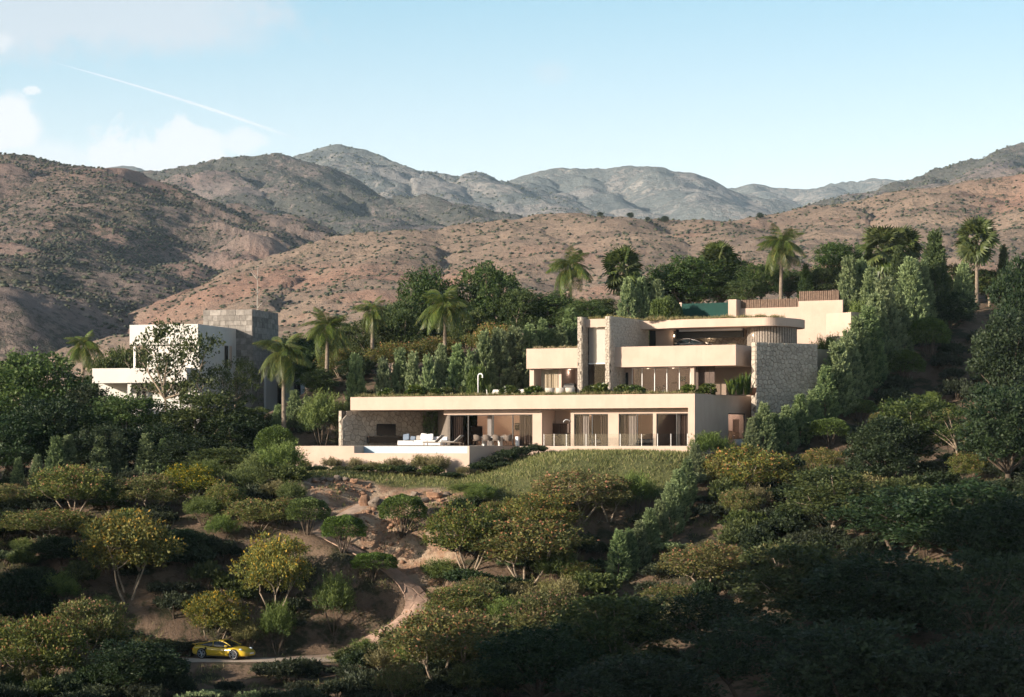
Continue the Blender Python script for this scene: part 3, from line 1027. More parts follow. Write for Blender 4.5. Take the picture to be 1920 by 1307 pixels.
# floor, back and partition walls, ceilings
UT = H.U(880, -8)                                     # right end of the pool terrace
VP = -8.0
ULP = H.U(554, VP)
part(villa, 'floor_slab', 'stucco', (UT, UP, -.12, 1.6, -1.2, L0), )
part(villa, 'floor', 'floor_tile', (-31, -.62, 1.6, 11.8, -.4, L0 + .002))
part(villa, 'back_wall', 'plaster_pink', (H.U(840, 1), UP, 6.4, 6.6, L0, ZS0 - .05), )
part(villa, 'ceiling', 'ceiling_white', (H.U(838, 1), UP - .004, 1.12, 6.4, ZS0 - .07, ZS0 - .012))
VW = 1.0
zh = H.Z(775.8, H.U(1150, VW), VW)
uw = lambda px, v=VW: H.U(px, v)
cols = [(998.5, 1016), (1070, 1076.3), (1140.3, 1160), (1224.3, 1230.6)]
mbw = MB()
for a, b in cols:
    mbw.box(uw(a), uw(b), VW, VW + .3, L0, zh)
mbw.box(uw(1070), UP - .003, VW - .003, VW + .3, zh, ZS0 - .004)
mbw.box(uw(832), uw(1016), VW - .003, VW + .3, zh, ZS0 - .004)
mbw.build('front_wall', M['stucco'], villa)
part(villa, 'partition_wall', 'plaster_pink', (uw(1016) - .32, uw(1016) - .02, VW + .3, 6.4, L0, ZS0 - .08), (uw(1070) + .004, uw(1070) + .25, VW + .31, 6.4, L0, ZS0 - .08),
     (uw(1150) - .1, uw(1150) + .1, VW + .31, 6.39, L0, ZS0 - .08), (uw(1227) - .1, uw(1227) + .1, VW + .31, 6.39, L0, ZS0 - .08))
# recess with the outdoor kitchen
part(villa, 'niche_wall', 'stucco', (uw(1016), uw(1070), 3.6, 3.8, L0, ZS0 - .004))
cab = part(villa, 'cabinet', 'dark_wood', (H.U(1036, 3.2), H.U(1051.6, 3.2), 3.1, 3.6, H.Z(812, -11, 3), H.Z(794, -11, 3)), (H.U(1052.2, 3.2), H.U(1068, 3.2), 3.1, 3.6, H.Z(812, -11, 3), H.Z(794, -11, 3)))
part(villa, 'counter', 'black_screen', (H.U(1036, 3.2), H.U(1068, 3.2), 2.95, 3.6, L0, H.Z(814, -11, 3)))
mb = MB(); q = H.U(1067, .95)
mb.tube([(q + .1, .95, 1.95), (q - .02, .8, 2.08), (q - .16, .65, 2.1), (q - .28, .55, 2.0), (q - .31, .5, 1.88)], .035, 8)
mb.build('wall_shower', M['metal_white'], villa, True)

# windows of the three bedrooms and of the living room: frame, panes, curtains
def glazed(px0, px1, mull, name='window', v=VW, zt=None, zb=None, fm='frame_dark', t=.07):
    zt = zh if zt is None else zt
    zb = L0 if zb is None else zb
    a, b = H.U(px0, v), H.U(px1, v)
    mbf = MB()
    mbf.box(a, a + t, v + .08, v + .18, zb, zt); mbf.box(b - t, b, v + .08, v + .18, zb, zt)
    mbf.box(a + t, b - t, v + .08, v + .18, zt - t, zt); mbf.box(a + t, b - t, v + .08, v + .18, zb, zb + .04)
    edges = [a + t]
    for p in mull:
        c = H.U(p, v)
        mbf.box(c - t * .6, c + t * .6, v + .085, v + .175, zb + .04, zt - t)
        edges += [c - t * .6, c + t * .6]
    edges.append(b - t)
    wn = mbf.build(name, M[fm], villa)
    for i in range(0, len(edges), 2):
        part(wn, 'pane', 'glass', (edges[i], edges[i + 1], v + .125, v + .14, zb + .04, zt - t))
    return wn

glazed(1076.3, 1140.3, [1109.5]); glazed(1160, 1224.3, [1194]); glazed(1230.6, 1290, [1268]); glazed(841, 998.5, [877, 923.5, 960.5])
def cur(p0, p1, mt, v=VW + .45, zt=None):
    return curtain(villa, H.U(p0, v), H.U(p1, v), v, L0 + .02, zh - .05 if zt is None else zt, mt)
for a, b, mt in [(1077, 1092, 'curtain_dark'), (1093, 1105, 'curtain_sheer'), (1126, 1140, 'curtain_dark'), (1161, 1179, 'curtain_dark'), (1179, 1193, 'curtain_sheer'), (1270, 1276, 'curtain_sheer'), (1276, 1290, 'curtain_dark'),
                 (843, 868, 'curtain_dark'), (974, 998, 'curtain_dark')]:
    cur(a, b, mt)
part(villa, 'living_column', 'stucco_white', (H.U(914, 1.9), H.U(921.5, 1.9), 1.9, 2.2, L0, ZS0 - .08))
# ceiling lamps in the rooms, lit in the photograph
def downlight(u, v, z, power, parent=villa, col=(1.0, 0.72, 0.5), r=.16):
    mb = MB(); mb.prism([(u + .09 * math.cos(i * math.pi / 5), v + .09 * math.sin(i * math.pi / 5)) for i in range(10)], z - .02, z + .03)
    mb.build('ceiling_lamp', M['lamp_warm'], parent)
    L = bpy.data.lights.new('ceiling_lamp_light', 'POINT')
    L.energy = power; L.color = col; L.shadow_soft_size = r
    o = bpy.data.objects.new('ceiling_lamp_light', L)
    link(o, parent); o.location = (u, v, z - .25)

for px, v, e in [(870, 4.5, 30), (900, 4.2, 42), (945, 4.2, 42), (980, 4.5, 30), (1108, 4.2, 9), (1190, 4.2, 9), (1250, 4.2, 42)]:
    downlight(H.U(px, v), v, ZS0 - .09, e)
downlight(-2.0, 10.2, ZS0 - .09, 130, villa, (1, .84, .72))
# rear walls of the bathroom
part(villa, 'bath_wall', 'plaster_pink', (-3.6, -3.4, 6.62, vend - .2, L0, ZS0 - .02), (-3.4, UP - .01, vend - .4, vend - .2, L0, ZS0 - .02), (-3.4, UP - .01, 6.62, 6.8, L0, ZS0 - .02))
part(villa, 'bath_ceiling', 'ceiling_white', (-3.4, UP - .01, 6.8, vend - .4, ZS0 - .07, ZS0 - .012))

# glass balustrade in front of the bedrooms
rail_px = [1020, 1039, 1062, 1099, 1117, 1163, 1203, 1233, 1258, 1289]
rail = thing('glass_railing', 'frameless glass railing in front of the lower bedroom windows', 'railing', H.W(H.U(1020, .05), .05, L0), -H.a)
u0 = H.U(1020, .05)
for a, b in zip(rail_px[:-1], rail_px[1:]):
    part(rail, 'glass_panel', 'rail_glass', (H.U(a, .05) - u0 + .03, H.U(b, .05) - u0 - .03, -.01, .01, .04, 1.0))
for a in rail_px:
    part(rail, 'post', 'frame_white', (H.U(a, .05) - u0 - .02, H.U(a, .05) - u0 + .02, -.02, .02, 0, 1.0))

# pool terrace
ZPB = H.Z(850, UT, VP)
ur = H.U(664, VP)
VB = -6.4
tr = part(villa, 'pool_terrace', 'stucco', (ULP, UT, VB, -.12, -3.2, L0), (ULP, ur, VP, VB, -3.2, L0), (UT - .18, UT, VP, VB, -3.2, L0), (ULP, UT - .01, -.12, 1.6, -1.2, L0 - .002))
part(villa, 'pool_wall', 'stucco', (ur, UT - .18, VP + .002, VP + .25, -3.2, ZPB))
part(villa, 'terrace_floor', 'floor_tile', (ULP + .3, UT - .3, VB + .35, 1.9, L0, L0 + .012))
part(villa, 'pool_lining', 'pool_plaster', (ur + .004, UT - .184, VB - .02, VB - .003, -1.8, L0 - .02))
part(villa, 'pool_floor', 'pool_plaster', (ur, UT - .18, VP + .25, VB, -1.9, -1.8))
part(villa, 'pool_water', 'water', (ur + .003, UT - .183, VP + .252, VB - .022, ZPB - .06, ZPB - .012))

# stone wall with the outdoor screen, on a slant, and the slatted wall that closes the terrace
SA0 = H.W(H.U(641, 0), 0, L0)
SD = R(36)
class SW:
    d = Vector((math.cos(SD), math.sin(SD), 0)); n = Vector((math.sin(SD), -math.cos(SD), 0))
def sw_t(px, off=0.0):
    k = (px - 960) / F
    o = SA0 + SW.n * off
    return (k * o.y - o.x) / (SW.d.x - k * SW.d.y)
def sw_z(py, t):
    return (HY - py) / F * (SA0.y + SW.d.y * t)
stone_wall = thing('stone_wall', 'rubble stone wall with a black screen at the left end of the terrace', 'stone wall', SA0, SD)
SL = sw_t(821)
part(stone_wall, 'wall_core', 'mortar', (0, SL, .0, .45, -1.2, ZS0 - L0 - .03))
stone_face(stone_wall, Vector((0, 0, 0)), Vector((1, 0, 0)), Vector((0, -1, 0)), SL, ZS0 - L0 - .04, .56, .45, 4, True)
stone_face(stone_wall, Vector((0, .45, 0)), Vector((0, -1, 0)), Vector((-1, 0, 0)), .45, ZS0 - L0 - .04, .45, .4, 5, True, joint=.012)
scr = thing('television', 'large black television hung on the stone terrace wall', 'television', SA0 + SW.d * sw_t(723) + SW.n * .12 + Vector((0, 0, sw_z(816.5, 5) - L0)), SD)
hw = (sw_t(741) - sw_t(706)) / 2; hh = sw_z(795, 5) - sw_z(816.5, 5)
part(scr, 'frame', 'frame_dark', (-hw, hw, -.02, .04, 0, hh))
part(scr, 'screen', 'black_screen', (-hw + .03, hw - .03, -.03, -.022, .03, hh - .03))
con = thing('console_shelf', 'long low black console under the television on the stone wall', 'console', SA0 + SW.d * sw_t(686) + SW.n * .10 + Vector((0, 0, sw_z(830.5, 5) - L0)), SD)
cl = sw_t(762) - sw_t(686); chh = sw_z(818.5, 5) - sw_z(830.5, 5)
part(con, 'top_board', 'dark_wood', (0, cl, -.42, .0, chh - .06, chh)); part(con, 'body', 'black_screen', (.03, cl - .03, -.38, -.01, 0, chh - .06))
# slatted wall
a = stone_wall.location + SW.d * SL; au, av = H.UV(a.x, a.y); bu, bv = H.U(840.5, VW), VW
mb = MB(); n = 34
dv = Vector((bu - au, bv - av, 0)); ln = dv.length; dv.normalize(); nv = Vector((dv.y, -dv.x, 0))
if nv.y > 0: nv = -nv
mb.obox(Vector((au, av, 0)) + dv * ln / 2 - nv * .1 + Vector((0, 0, (ZS0 + L0) / 2)), dv * ln / 2, nv * .06, (0, 0, (ZS0 - L0) / 2 - .01))
for i in range(n):
    mb.obox(Vector((au, av, (ZS0 + L0) / 2)) + dv * ln * (i + .5) / n, dv * ln / n * .3, nv * .05, (0, 0, (ZS0 - L0) / 2 - .012))
mb.build('slatted_wall', M['slat_grey'], villa)

# ---------------------------------------------------------------- middle storey
V1 = 9.0
Z1a, Z1b = H.Z(685, 0, V1), H.Z(646, 0, V1)
UTW = H.U(1143, 8)                                     # right face of the tower
v1e = H.V(1416, 0)
part(villa, 'parapet', 'stucco', (UTW, 0, V1, V1 + .35, Z1a, Z1b), (-.35, 0, V1 + .35, v1e, Z1a, Z1b))
part(villa, 'upper_floor_slab', 'stucco', (UTW, -.352, V1 + .35, 22, Z1a + .01, L2), (-.352, -.003, V1 + .35, v1e + 1, Z1a + .01, Z1a + .5))
ULW = H.U(987, V1)
UF0 = H.U(1083, 8)
lw = part(villa, 'wing_roof', 'stucco', (ULW, UF0 + .1, V1, 16.5, Z1a, Z1b))
part(lw, 'soil', 'soil', (ULW + .3, UF0, V1 + .3, 16.2, Z1b - .02, Z1b + .03))
part(villa, 'terrace_paving', 'floor_tile', (-21, -.3, 8.95, 15.5, L1 - .2, L1 + .015))
# room walls of this storey
part(villa, 'upper_room_wall', 'plaster_pink', (UTW, -.4, 14.6, 14.8, L1, Z1a + .008), (ULW + .6, UF0, 13.2, 13.4, L1, Z1a - .004), (H.U(993, 9.4), H.U(1001, 9.4), 9.4, 9.9, L1, Z1a - .004), (H.U(993, 9.4), H.U(993, 9.4) + .25, 9.9, 13.2, L1, Z1a - .004),
     (H.U(1047, 10.4), H.U(1047, 10.4) + .3, 10.4, 13.2, L1, Z1a - .006))
part(villa, 'recess_wall', 'plaster_shaded', (H.U(1340, 13.2), 2.5, 13.2, 13.4, L1, Z1a - .004))
part(villa, 'column', 'stucco', (H.U(1294.3, 9.5), H.U(1301.5, 9.5), 9.5, 9.85, L1, Z1a - .003))
VG = 10.4
glazed(1184, 1294, [1203, 1226.5, 1249.5, 1273], v=VG, zt=Z1a - .01, zb=L1, fm='frame_white', t=.05)
mb = MB()
q0, q1 = H.U(1303, VG), H.U(1340, VG)
for i in range(4):
    mb.box(q0 + (q1 - q0) * i / 4 + .012, q0 + (q1 - q0) * (i + 1) / 4 - .012, VG, VG + .05, L1, Z1a - .01)
mb.build('door_panel', M['dark_wood'], villa)
part(villa, 'door_track', 'slat_brown', (q0, q1, VG + .052, VG + .1, L1, Z1a - .012))
# stub wall with a doorway beside the tower
mb = MB()
p0, p1, p2, p3 = H.U(1158, 11), H.U(1166.5, 11), H.U(1178, 11), H.U(1186, 11)
mb.box(p0, p1, 11, 11.4, L1, Z1a - .004); mb.box(p2, p3, 11, 11.4, L1, Z1a - .004); mb.box(p1, p2, 11, 11.4, H.Z(698, -10, 11), Z1a - .004)
mb.build('doorway_wall', M['stucco'], villa)
part(villa, 'door', 'frame_dark', (p1, p2, 11.25, 11.32, L1, H.Z(698, -10, 11)))
curtain(villa, H.U(1014, 10.4), H.U(1047, 10.4), 10.4, L1 + .02, Z1a - .05, 'curtain_beige', waves=11)
for px, v, e in [(1030, 12, 8), (1068, 11.8, 6), (1215, 12.8, 16), (1262, 12.8, 16)]:
    downlight(H.U(px, v), v, Z1a - .03, e, col=(1, .78, .66))

# ---------------------------------------------------------------- stair tower of rubble stone
ZT = H.Z(592.5, -11, 8)
uf = [H.U(1083, 8), H.U(1090.8, 8), H.U(1134.8, 8), UTW]
VTE = H.V(1216, UTW)
tower = thing('stair_tower', 'tall stair tower of rubble stone fins with a high window between', 'tower', H.W(uf[0], 8, 3.0), -H.a)
tz_ = lambda z: z - 3.0
tu = lambda u: u - uf[0]
part(tower, 'wall_core', 'mortar', (0, tu(uf[1]), 0, VTE - 8, 0, tz_(ZT)), (tu(uf[2]), tu(uf[3]), 0, VTE - 8, 0, tz_(ZT)))
for i, (a, b) in enumerate(((uf[0], uf[1]), (uf[2], uf[3]))):
    stone_face(tower, Vector((tu(a), 0, 1)), Vector((1, 0, 0)), Vector((0, -1, 0)), b - a, tz_(ZT) - 1, .2, .24, 21 + i, False, depth=.045, joint=.01, bev=.02)
    stone_face(tower, Vector((tu(b), 0, 1)), Vector((0, 1, 0)), Vector((1, 0, 0)), VTE - 8, tz_(ZT) - 1, .33, .27, 31 + i, False, depth=.05, joint=.012, bev=.022)
zl0, zl1 = H.Z(612.5, -11, 8.7), H.Z(597, -11, 8.7)
lint = part(tower, 'lintel', 'stucco', (tu(uf[1]), tu(uf[2]), .7, 1.1, tz_(zl0), tz_(zl1)))
part(tower, 'roof', 'stucco', (tu(uf[1]), tu(uf[2]), 1.1, VTE - 8 - .02, tz_(zl1) - .4, tz_(zl1) - .02))
part(tower, 'rear_wall', 'plaster_pink', (tu(uf[1]), tu(uf[2]), 5.0, 5.2, 1.1, tz_(zl1) - .4))
mb = MB()
zm = H.Z(681, -11, 9.2)
g0, g1 = tu(uf[1]) + .004, tu(uf[2]) - .004
mb.box(g0, g0 + .1, 1.2, 1.32, 1.1, tz_(zl0)); mb.box(g1 - .03, g1, 1.2, 1.32, 1.1, tz_(zl0))
wn = mb.build('window', M['frame_dark'], tower)
part(wn, 'transom', 'frame_white', (g0 + .1, g1 - .03, 1.18, 1.32, tz_(zm) - .05, tz_(zm) + .05))
part(wn, 'pane', 'frosted_glass', (g0 + .1, g1 - .03, 1.25, 1.27, tz_(zm) + .05, tz_(zl0))); part(wn, 'pane', 'glass', (g0 + .1, g1 - .03, 1.25, 1.27, 1.1, tz_(zm) - .05))
part(tower, 'stair_door', 'dark_wood', (tu(H.U(1099, 12)), tu(H.U(1108, 12)), 4.9, 4.99, 1.15, tz_(H.Z(701, -12, 12))))
part(tower, 'stair_landing', 'plaster_pink', (g0 + .1, g1, 1.5, 5.0, tz_(zm) - .12, tz_(zm) + .06))
downlight(tu(H.U(1120, 11)), 3.0, tz_(zl1) - .42, 30, tower, (1, .83, .68)); downlight(tu(H.U(1116, 11)), 3.0, tz_(zm) - .15, 20, tower, (1, .8, .65))

# ---------------------------------------------------------------- garage storey with the rounded end
VR = 13.4
ug0, ug1 = UTW + .04, H.U(1432, VR)
zr0, zr1 = H.Z(613, -4, VR), H.Z(597.5, -4, VR)
ur1 = H.U(1497.5, 17.2)
def outline(u1, v0, uc, rad_u, rad_v, n=16):
    return [(uc + rad_u * math.sin(i / n * math.pi / 2), v0 + rad_v * (1 - math.cos(i / n * math.pi / 2))) for i in range(n + 1)]
arc = outline(0, VR, ug1, ur1 - ug1, 4.2)
arc2 = [(ug1 + (ur1 - ug1) * math.cos(i / 10 * math.pi / 2), 17.6 + 3.6 * math.sin(i / 10 * math.pi / 2)) for i in range(1, 11)]
ring = [(ug0, VR + 1.0)] + [(ug0 + 1.2 + i * (ug1 - ug0 - 1.2) / 10, VR + 1.0 * (1 - math.sin(min(1, i / 4) * math.pi / 2))) for i in range(10)] + arc + arc2 + [(ug0, 21.2)]
mb = MB(); mb.prism(ring, zr0, zr1)
gr = mb.build('garage_roof', M['stucco'], villa)
# slatted drum
uc, vc, rr = H.U(1444, 17.3), 17.3, 0
uA, uB = H.U(1394, 15.6), H.U(1489.5, 17.4)
ucen = (uA + uB) / 2; ru = (uB - uA) / 2
mb = MB(); n = 30
for i in range(n):
    a = math.pi * (1.02 + 1.06 * i / (n - 1))
    c = Vector((ucen + ru * math.cos(a), 17.3 + 2.6 * math.sin(a), (L2 + zr0) / 2))
    tdir = Vector((-ru * math.sin(a), 2.6 * math.cos(a), 0)).normalized(); nd = Vector((tdir.y, -tdir.x, 0))
    mb.obox(c, tdir * .085, nd * .09, (0, 0, (zr0 - L2) / 2 - .004))
mb.build('curved_slats', M['slat_grey'], villa)
mb = MB(); mb.prism([(ucen + (ru - .06) * math.cos(math.pi * 2 * i / 40), 17.3 + 2.54 * math.sin(math.pi * 2 * i / 40)) for i in range(40)], L2, zr0 - .003)
mb.build('drum_wall', M['slat_brown'], villa)
gw = thing('garage_stone_wall', 'brown rubble stone wall at the back of the open garage', 'stone wall', H.W(H.U(1222, 19), 19, L2), -H.a)
gl = H.U(1400, 19) - H.U(1222, 19)
part(gw, 'wall_core', 'mortar', (0, gl, 0, .3, 0, zr0 - L2 - .01))
stone_face(gw, Vector((0, 0, .6)), Vector((1, 0, 0)), Vector((0, -1, 0)), gl, zr0 - L2 - .62, .55, .42, 51, True, joint=.014)
bulk = part(villa, 'garage_bulkhead', 'frame_dark', (H.U(1268, 16.5), H.U(1393, 16.5), 16.5, 16.8, H.Z(633, -4, 16.5), zr0 - .003))
part(bulk, 'rolled_door', 'frame_white', (H.U(1274, 16.3), H.U(1392, 16.3), 16.2, 16.49, H.Z(620, -4, 16.3), H.Z(616.2, -4, 16.3)))
part(villa, 'garage_side_wall', 'stucco', (H.U(1229, 17.5), H.U(1229, 17.5) + 1.7, 17.5, 17.8, L2, zr0 - .003))
part(villa, 'garage_door', 'frame_dark', (H.U(1217.5, 17.2), H.U(1228.5, 17.2), 17.2, 17.3, L2, H.Z(616, -8, 17)))
def wall_lamp(u, v, z, e):
    mb = MB(); mb.obox((u, v, z), (.05, 0, 0), (0, .04, 0), (0, 0, .11)); mb.build('wall_lamp', M['lamp_warm'], villa)
    L = bpy.data.lights.new('wall_lamp_light', 'POINT'); L.energy = e; L.color = (1, .78, .55); L.shadow_soft_size = .08
    o = bpy.data.objects.new('wall_lamp_light', L); link(o, villa); o.location = (u, v - .18, z)
wall_lamp(H.U(1264, 17.3), 17.3, H.Z(628, -6, 17), 4)
wall_lamp(H.U(1412, 14.9), 14.95, H.Z(629, -2, 15), 5)
wall_lamp(H.U(1330, 18.8), 18.8, H.Z(631, -4, 18.8), 4)

# curved retaining wall in rubble stone, to the right of the middle storey
RO = H.W(H.U(1416.5, 9.6), 9.6, 3.0)
RD = R(33)
rw = thing('retaining_wall', 'tall grey rubble retaining wall beside the middle storey', 'stone wall', RO, RD)
class RW: d = Vector((math.cos(RD), math.sin(RD), 0))
kx = (1532 - 960) / F
rl = (kx * RO.y - RO.x) / (RW.d.x - kx * RW.d.y)
rz = ZY(643, RO.y + 1.5) - 3.0
part(rw, 'wall_core', 'mortar', (0, rl, 0, .5, -2.5, rz))
stone_face(rw, Vector((0, 0, -.6)), Vector((1, 0, 0)), Vector((0, -1, 0)), rl, rz + .6,   .42, .34, 61, True, joint=.018, depth=.075, bev=.035)
stone_face(rw, Vector((0, .5, -.6)), Vector((0, -1, 0)), Vector((-1, 0, 0)), .5, rz + .6, .4, .36, 62, True, joint=.014, depth=.05)
mb = MB()
e0, e1 = RO + RW.d * .2 + Vector((-RW.d.y, RW.d.x, 0)) * .5, RO + RW.d * rl + Vector((-RW.d.y, RW.d.x, 0)) * .5
poly = [(e0.x, e0.y), (e1.x, e1.y)] + [tuple(H.W(u, v).xy) for u, v in ((H.UV(e1.x, e1.y)[0], 31.6), (-10, 31.6), (-10, 21.3), (.0, 21.3), (-.3, 15))]
mb.prism(poly, 4.0, 8.3)
tag(mb.build('driveway', M['floor_tile']), 'paved drive behind the retaining wall', None, None, 'structure')

# ---------------------------------------------------------------- upper garden walls
VU = 32.0
Bu = lambda px, v=VU: H.U(px, v)
bw = thing('garden_wall', 'long beige plaster wall with brown slat fence along its top above the garage', 'wall', H.W(Bu(1372), VU, 7.5), -H.a)
o0 = Bu(1372)
zz = lambda py, px=1480: H.Z(py, Bu(px), VU) - 7.5
part(bw, 'pier', 'stucco', (0, Bu(1387) - o0, -.9, .35, 0, zz(562.5, 1380)))
part(bw, 'wall', 'stucco', (Bu(1387) - o0, Bu(1497) - o0, 0, .35, 0, zz(577, 1440)), (Bu(1497) - o0, Bu(1580) - o0, -.004, .35, 0, zz(563.5, 1540)))
for (a, b, t, bt) in ((1389, 1497, 561.5, 577), (1498, 1573, 545.5, 563.5)):
    mb = MB(); x0, x1 = Bu(a) - o0, Bu(b) - o0
    nn = int((x1 - x0) / .18)
    for i in range(nn):
        mb.box(x0 + (x1 - x0) * i / nn, x0 + (x1 - x0) * (i + .72) / nn, .06 + .03 * (i % 2), .14 + .03 * (i % 2), zz(bt, a + 30) - .02, zz(t, a + 30))
    mb.box(x0, x1, .19, .23, zz(bt, a + 30), zz(t, a + 30) - .05)
    mb.build('slat_fence', M['slat_brown'], bw)
sg = thing('plaster_wall', 'short beige plaster wall catching bright sun beside the hedge', 'wall', H.W(H.U(1549, 25), 25, 6.5), -R(46))
part(sg, 'wall', 'stucco', (0, 2.5, 0, .3, 0, H.Z(587.5, 3, 25) - 6.5)); part(sg, 'end_pier', 'stucco', (2.5, 2.8, -.004, 1.8, 0, H.Z(587.5, 3, 25) - 6.5 + .02))
VGn = 31.3
gs = thing('fence_screen', 'dark green fabric screen stretched on a fence above the garage roof', 'screen', H.W(H.U(1279, VGn), VGn, 9.0), -H.a)
g0 = H.U(1279, VGn)
zg = lambda py: H.Z(py, H.U(1320, VGn), VGn) - 9.0
part(gs, 'fabric', 'green_fabric', (0, H.U(1373, VGn) - g0, 0, .03, zg(600), zg(568.5)))
for px in (1276, 1374):
    part(gs, 'post', 'stucco', (H.U(px, VGn) - g0 - .12, H.U(px, VGn) - g0 + .12, -.02, .2, 0, zg(566)))
for px in (1302, 1326, 1350):
    part(gs, 'post', 'metal_dark', (H.U(px, VGn) - g0 - .03, H.U(px, VGn) - g0 + .03, .032, .09, 0, zg(568)))
lwl = thing('pool_edge_wall', 'low white wall among plants on the lower roof terrace', 'low wall', H.W(H.U(912, 7), 7, L1), -H.a)
part(lwl, 'wall', 'stucco_white', (0, H.U(989, 7) - H.U(912, 7), 0, .4, -.1, H.Z(731, -20, 7) - L1)); part(lwl, 'coping', 'frame_white', (-.03, H.U(989, 7) - H.U(912, 7) + .03, -.03, .43, H.Z(731, -20, 7) - L1, H.Z(730.2, -20, 7) - L1))
sh = thing('garden_shower', 'white outdoor shower pole with curved head on the roof garden', 'outdoor shower', H.W(H.U(896.5, 6), 6, L1), -H.a)
hs = H.Z(706, -25, 6) - L1
mb = MB(); mb.tube([(0, 0, -.1), (0, 0, hs)] + [(.22 - .22 * math.cos(a), 0, hs + .22 * math.sin(a)) for a in np.linspace(.3, math.pi, 8)] + [(.44, 0, hs - .08)], .055, 10)
mb.build('pole', M['metal_white'], sh, True)
mb = MB(); mb.tube([(.44, 0, hs - .08), (.44, 0, hs - .13)], .09, 10); mb.build('shower_head', M['metal_white'], sh)
part(sh, 'base', 'metal_white', (-.12, .12, -.12, .12, -.05, .03))

# ================================================================ the white neighbouring house
N = Frame(PX(371, 232), 232.0, 15)
nb = thing('white_house', 'white flat roofed house with a stone tower behind trees at the left', 'house', N.W(0, 0, 0), -N.a)
vr = N.V(443, 0)
zt, zs = N.Z(607.5, 0, 0), N.Z(645, 0, 0)
uS = N.U(243, 0)
part(nb, 'upper_slab', 'stucco_white', (uS, 0, 0, vr, zs, zt))
ub = N.U(276, .4)
part(nb, 'upper_wall', 'stucco_white', (ub, -.004, .4, 3.4, -3, zs), (ub, -.004, 3.4, vr, -3, zs))
part(nb, 'slender_post', 'frame_white', (N.U(251, .4), N.U(254.5, .4), .3, .45, N.Z(690, uS, 0), zs))
zb0, zb1 = N.Z(718, N.U(220, -1.5), -1.5), N.Z(690.5, N.U(220, -1.5), -1.5)
part(nb, 'balcony', 'stucco_white', (N.U(173, -1.5), N.U(350, -1.5), -1.5, 6, zb0, zb1))
part(nb, 'lower_wall', 'stucco_white', (N.U(185, 1), ub - .003, 1.0, vr, -4, zb0 - .003))
part(nb, 'pillar', 'stucco_white', (N.U(239, -1.2), N.U(246, -1.2), -1.2, -.8, -4, zb0 - .003))
for a, b in ((256, 262), (267, 274)):
    wn = part(nb, 'window', 'dark_wood', (N.U(a, 1), N.U(b, 1), .93, .99, N.Z(762, -9, 1), N.Z(734, -9, 1)))
    part(wn, 'pane', 'black_screen', (N.U(a, 1) + .06, N.U(b, 1) - .06, .91, .927, N.Z(761, -9, 1), N.Z(735, -9, 1)))
va, vb = N.V(421, 0), N.V(433, 0)
z0, z1 = N.Z(689, 0, va), N.Z(648, 0, va)
wn = part(nb, 'window', 'dark_wood', (.002, .05, va, va + (vb - va) * .5, z0, z1))
part(wn, 'pane', 'black_screen', (.052, .06, va + .12, va + (vb - va) * .45, z0 + .1, z1 - .1)); part(wn, 'reveal', 'stucco', (.002, .12, vb - (vb - va) * .25, vb, z0, z1))
# ashlar tower, each block laid
vt = vr - .02
utr = N.U(473, vt); utl = N.U(381, vt)
vtb = N.V(521, utr)
ztp = N.Z(580, utr, vt)
atw = part(nb, 'tower_core', 'mortar', (utl, utr, vt, vtb, -3, ztp - .02))
def ashlar(O, ud, nd, Wd, z0, z1, seed):
    r = random.Random(seed)
    z = z0
    while z < z1 - .05:
        h = min(r.choice((.48, .56, .66)), z1 - z)
        if z1 - z - h < .2: h = z1 - z
        x = 0
        while x < Wd - .02:
            w_ = min(r.uniform(.5, 1.25), Wd - x)
            if Wd - x - w_ < .3: w_ = Wd - x
            mb = MB(); d = r.uniform(.03, .07)
            c = O + ud * (x + w_ / 2) + Vector((0, 0, z + h / 2)) + nd * (d / 2)
            mb.obox(c, ud * (w_ / 2 - .012), nd * (d / 2), (0, 0, h / 2 - .012))
            mb.build('stone_block', M['ashlar'], nb)
            x += w_
        z += h
ashlar(Vector((utl, vt, 0)), Vector((1, 0, 0)), Vector((0, -1, 0)), utr - utl, 2.2, ztp, 3)
ashlar(Vector((utr, vt, 0)), Vector((0, 1, 0)), Vector((1, 0, 0)), vtb - vt, 2.2, ztp, 4)
zlb = N.Z(690, utr, vtb)
ulb = utr + .3
vl0, vl1 = N.V(499, ulb), N.V(572, ulb)
part(nb, 'rear_block', 'stucco_white', (-2, ulb, vl0, vl1, -3, zlb))
for a, b, t, bb in ((520, 529, 717, 766), (551, 563, 718, 746)):
    x0, x1 = N.V(a, ulb), N.V(b, ulb)
    wn = part(nb, 'window', 'dark_wood', (ulb + .002, ulb + .05, x0, x1, N.Z(bb, ulb, x0), N.Z(t, ulb, x0)))
    part(wn, 'pane', 'black_screen', (ulb + .052, ulb + .06, x0 + .15, x1 - .15, N.Z(bb, ulb, x0) + .1, N.Z(t, ulb, x0) - .1))
# ================================================================ plants: prototypes (meshes shared by every copy)
leaf_mat('leaf_dark', (0.014, 0.030, 0.014), (0.046, 0.068, 0.028))  # dark green, lowered further to put lower-right shade into the leaves
leaf_mat('leaf_mid', (0.03, 0.052, 0.02), (0.11, 0.13, 0.042))
leaf_mat('leaf_olive', (0.048, 0.075, 0.024), (0.21, 0.215, 0.058), (0.34, 0.17, 0.10))
leaf_mat('leaf_green', (0.026, 0.054, 0.02), (0.105, 0.145, 0.045))
leaf_mat('leaf_yellow', (0.06, 0.09, 0.022), (0.27, 0.25, 0.055), (0.50, 0.31, 0.035))
leaf_mat('leaf_rust', (0.055, 0.075, 0.026), (0.22, 0.20, 0.06), (0.38, 0.17, 0.09))
leaf_mat('needle_blue', (0.034, 0.072, 0.036), (0.25, 0.31, 0.14), trans=0.15)
leaf_mat('needle_dark', (0.02, 0.042, 0.018), (0.075, 0.105, 0.035), trans=0.15)
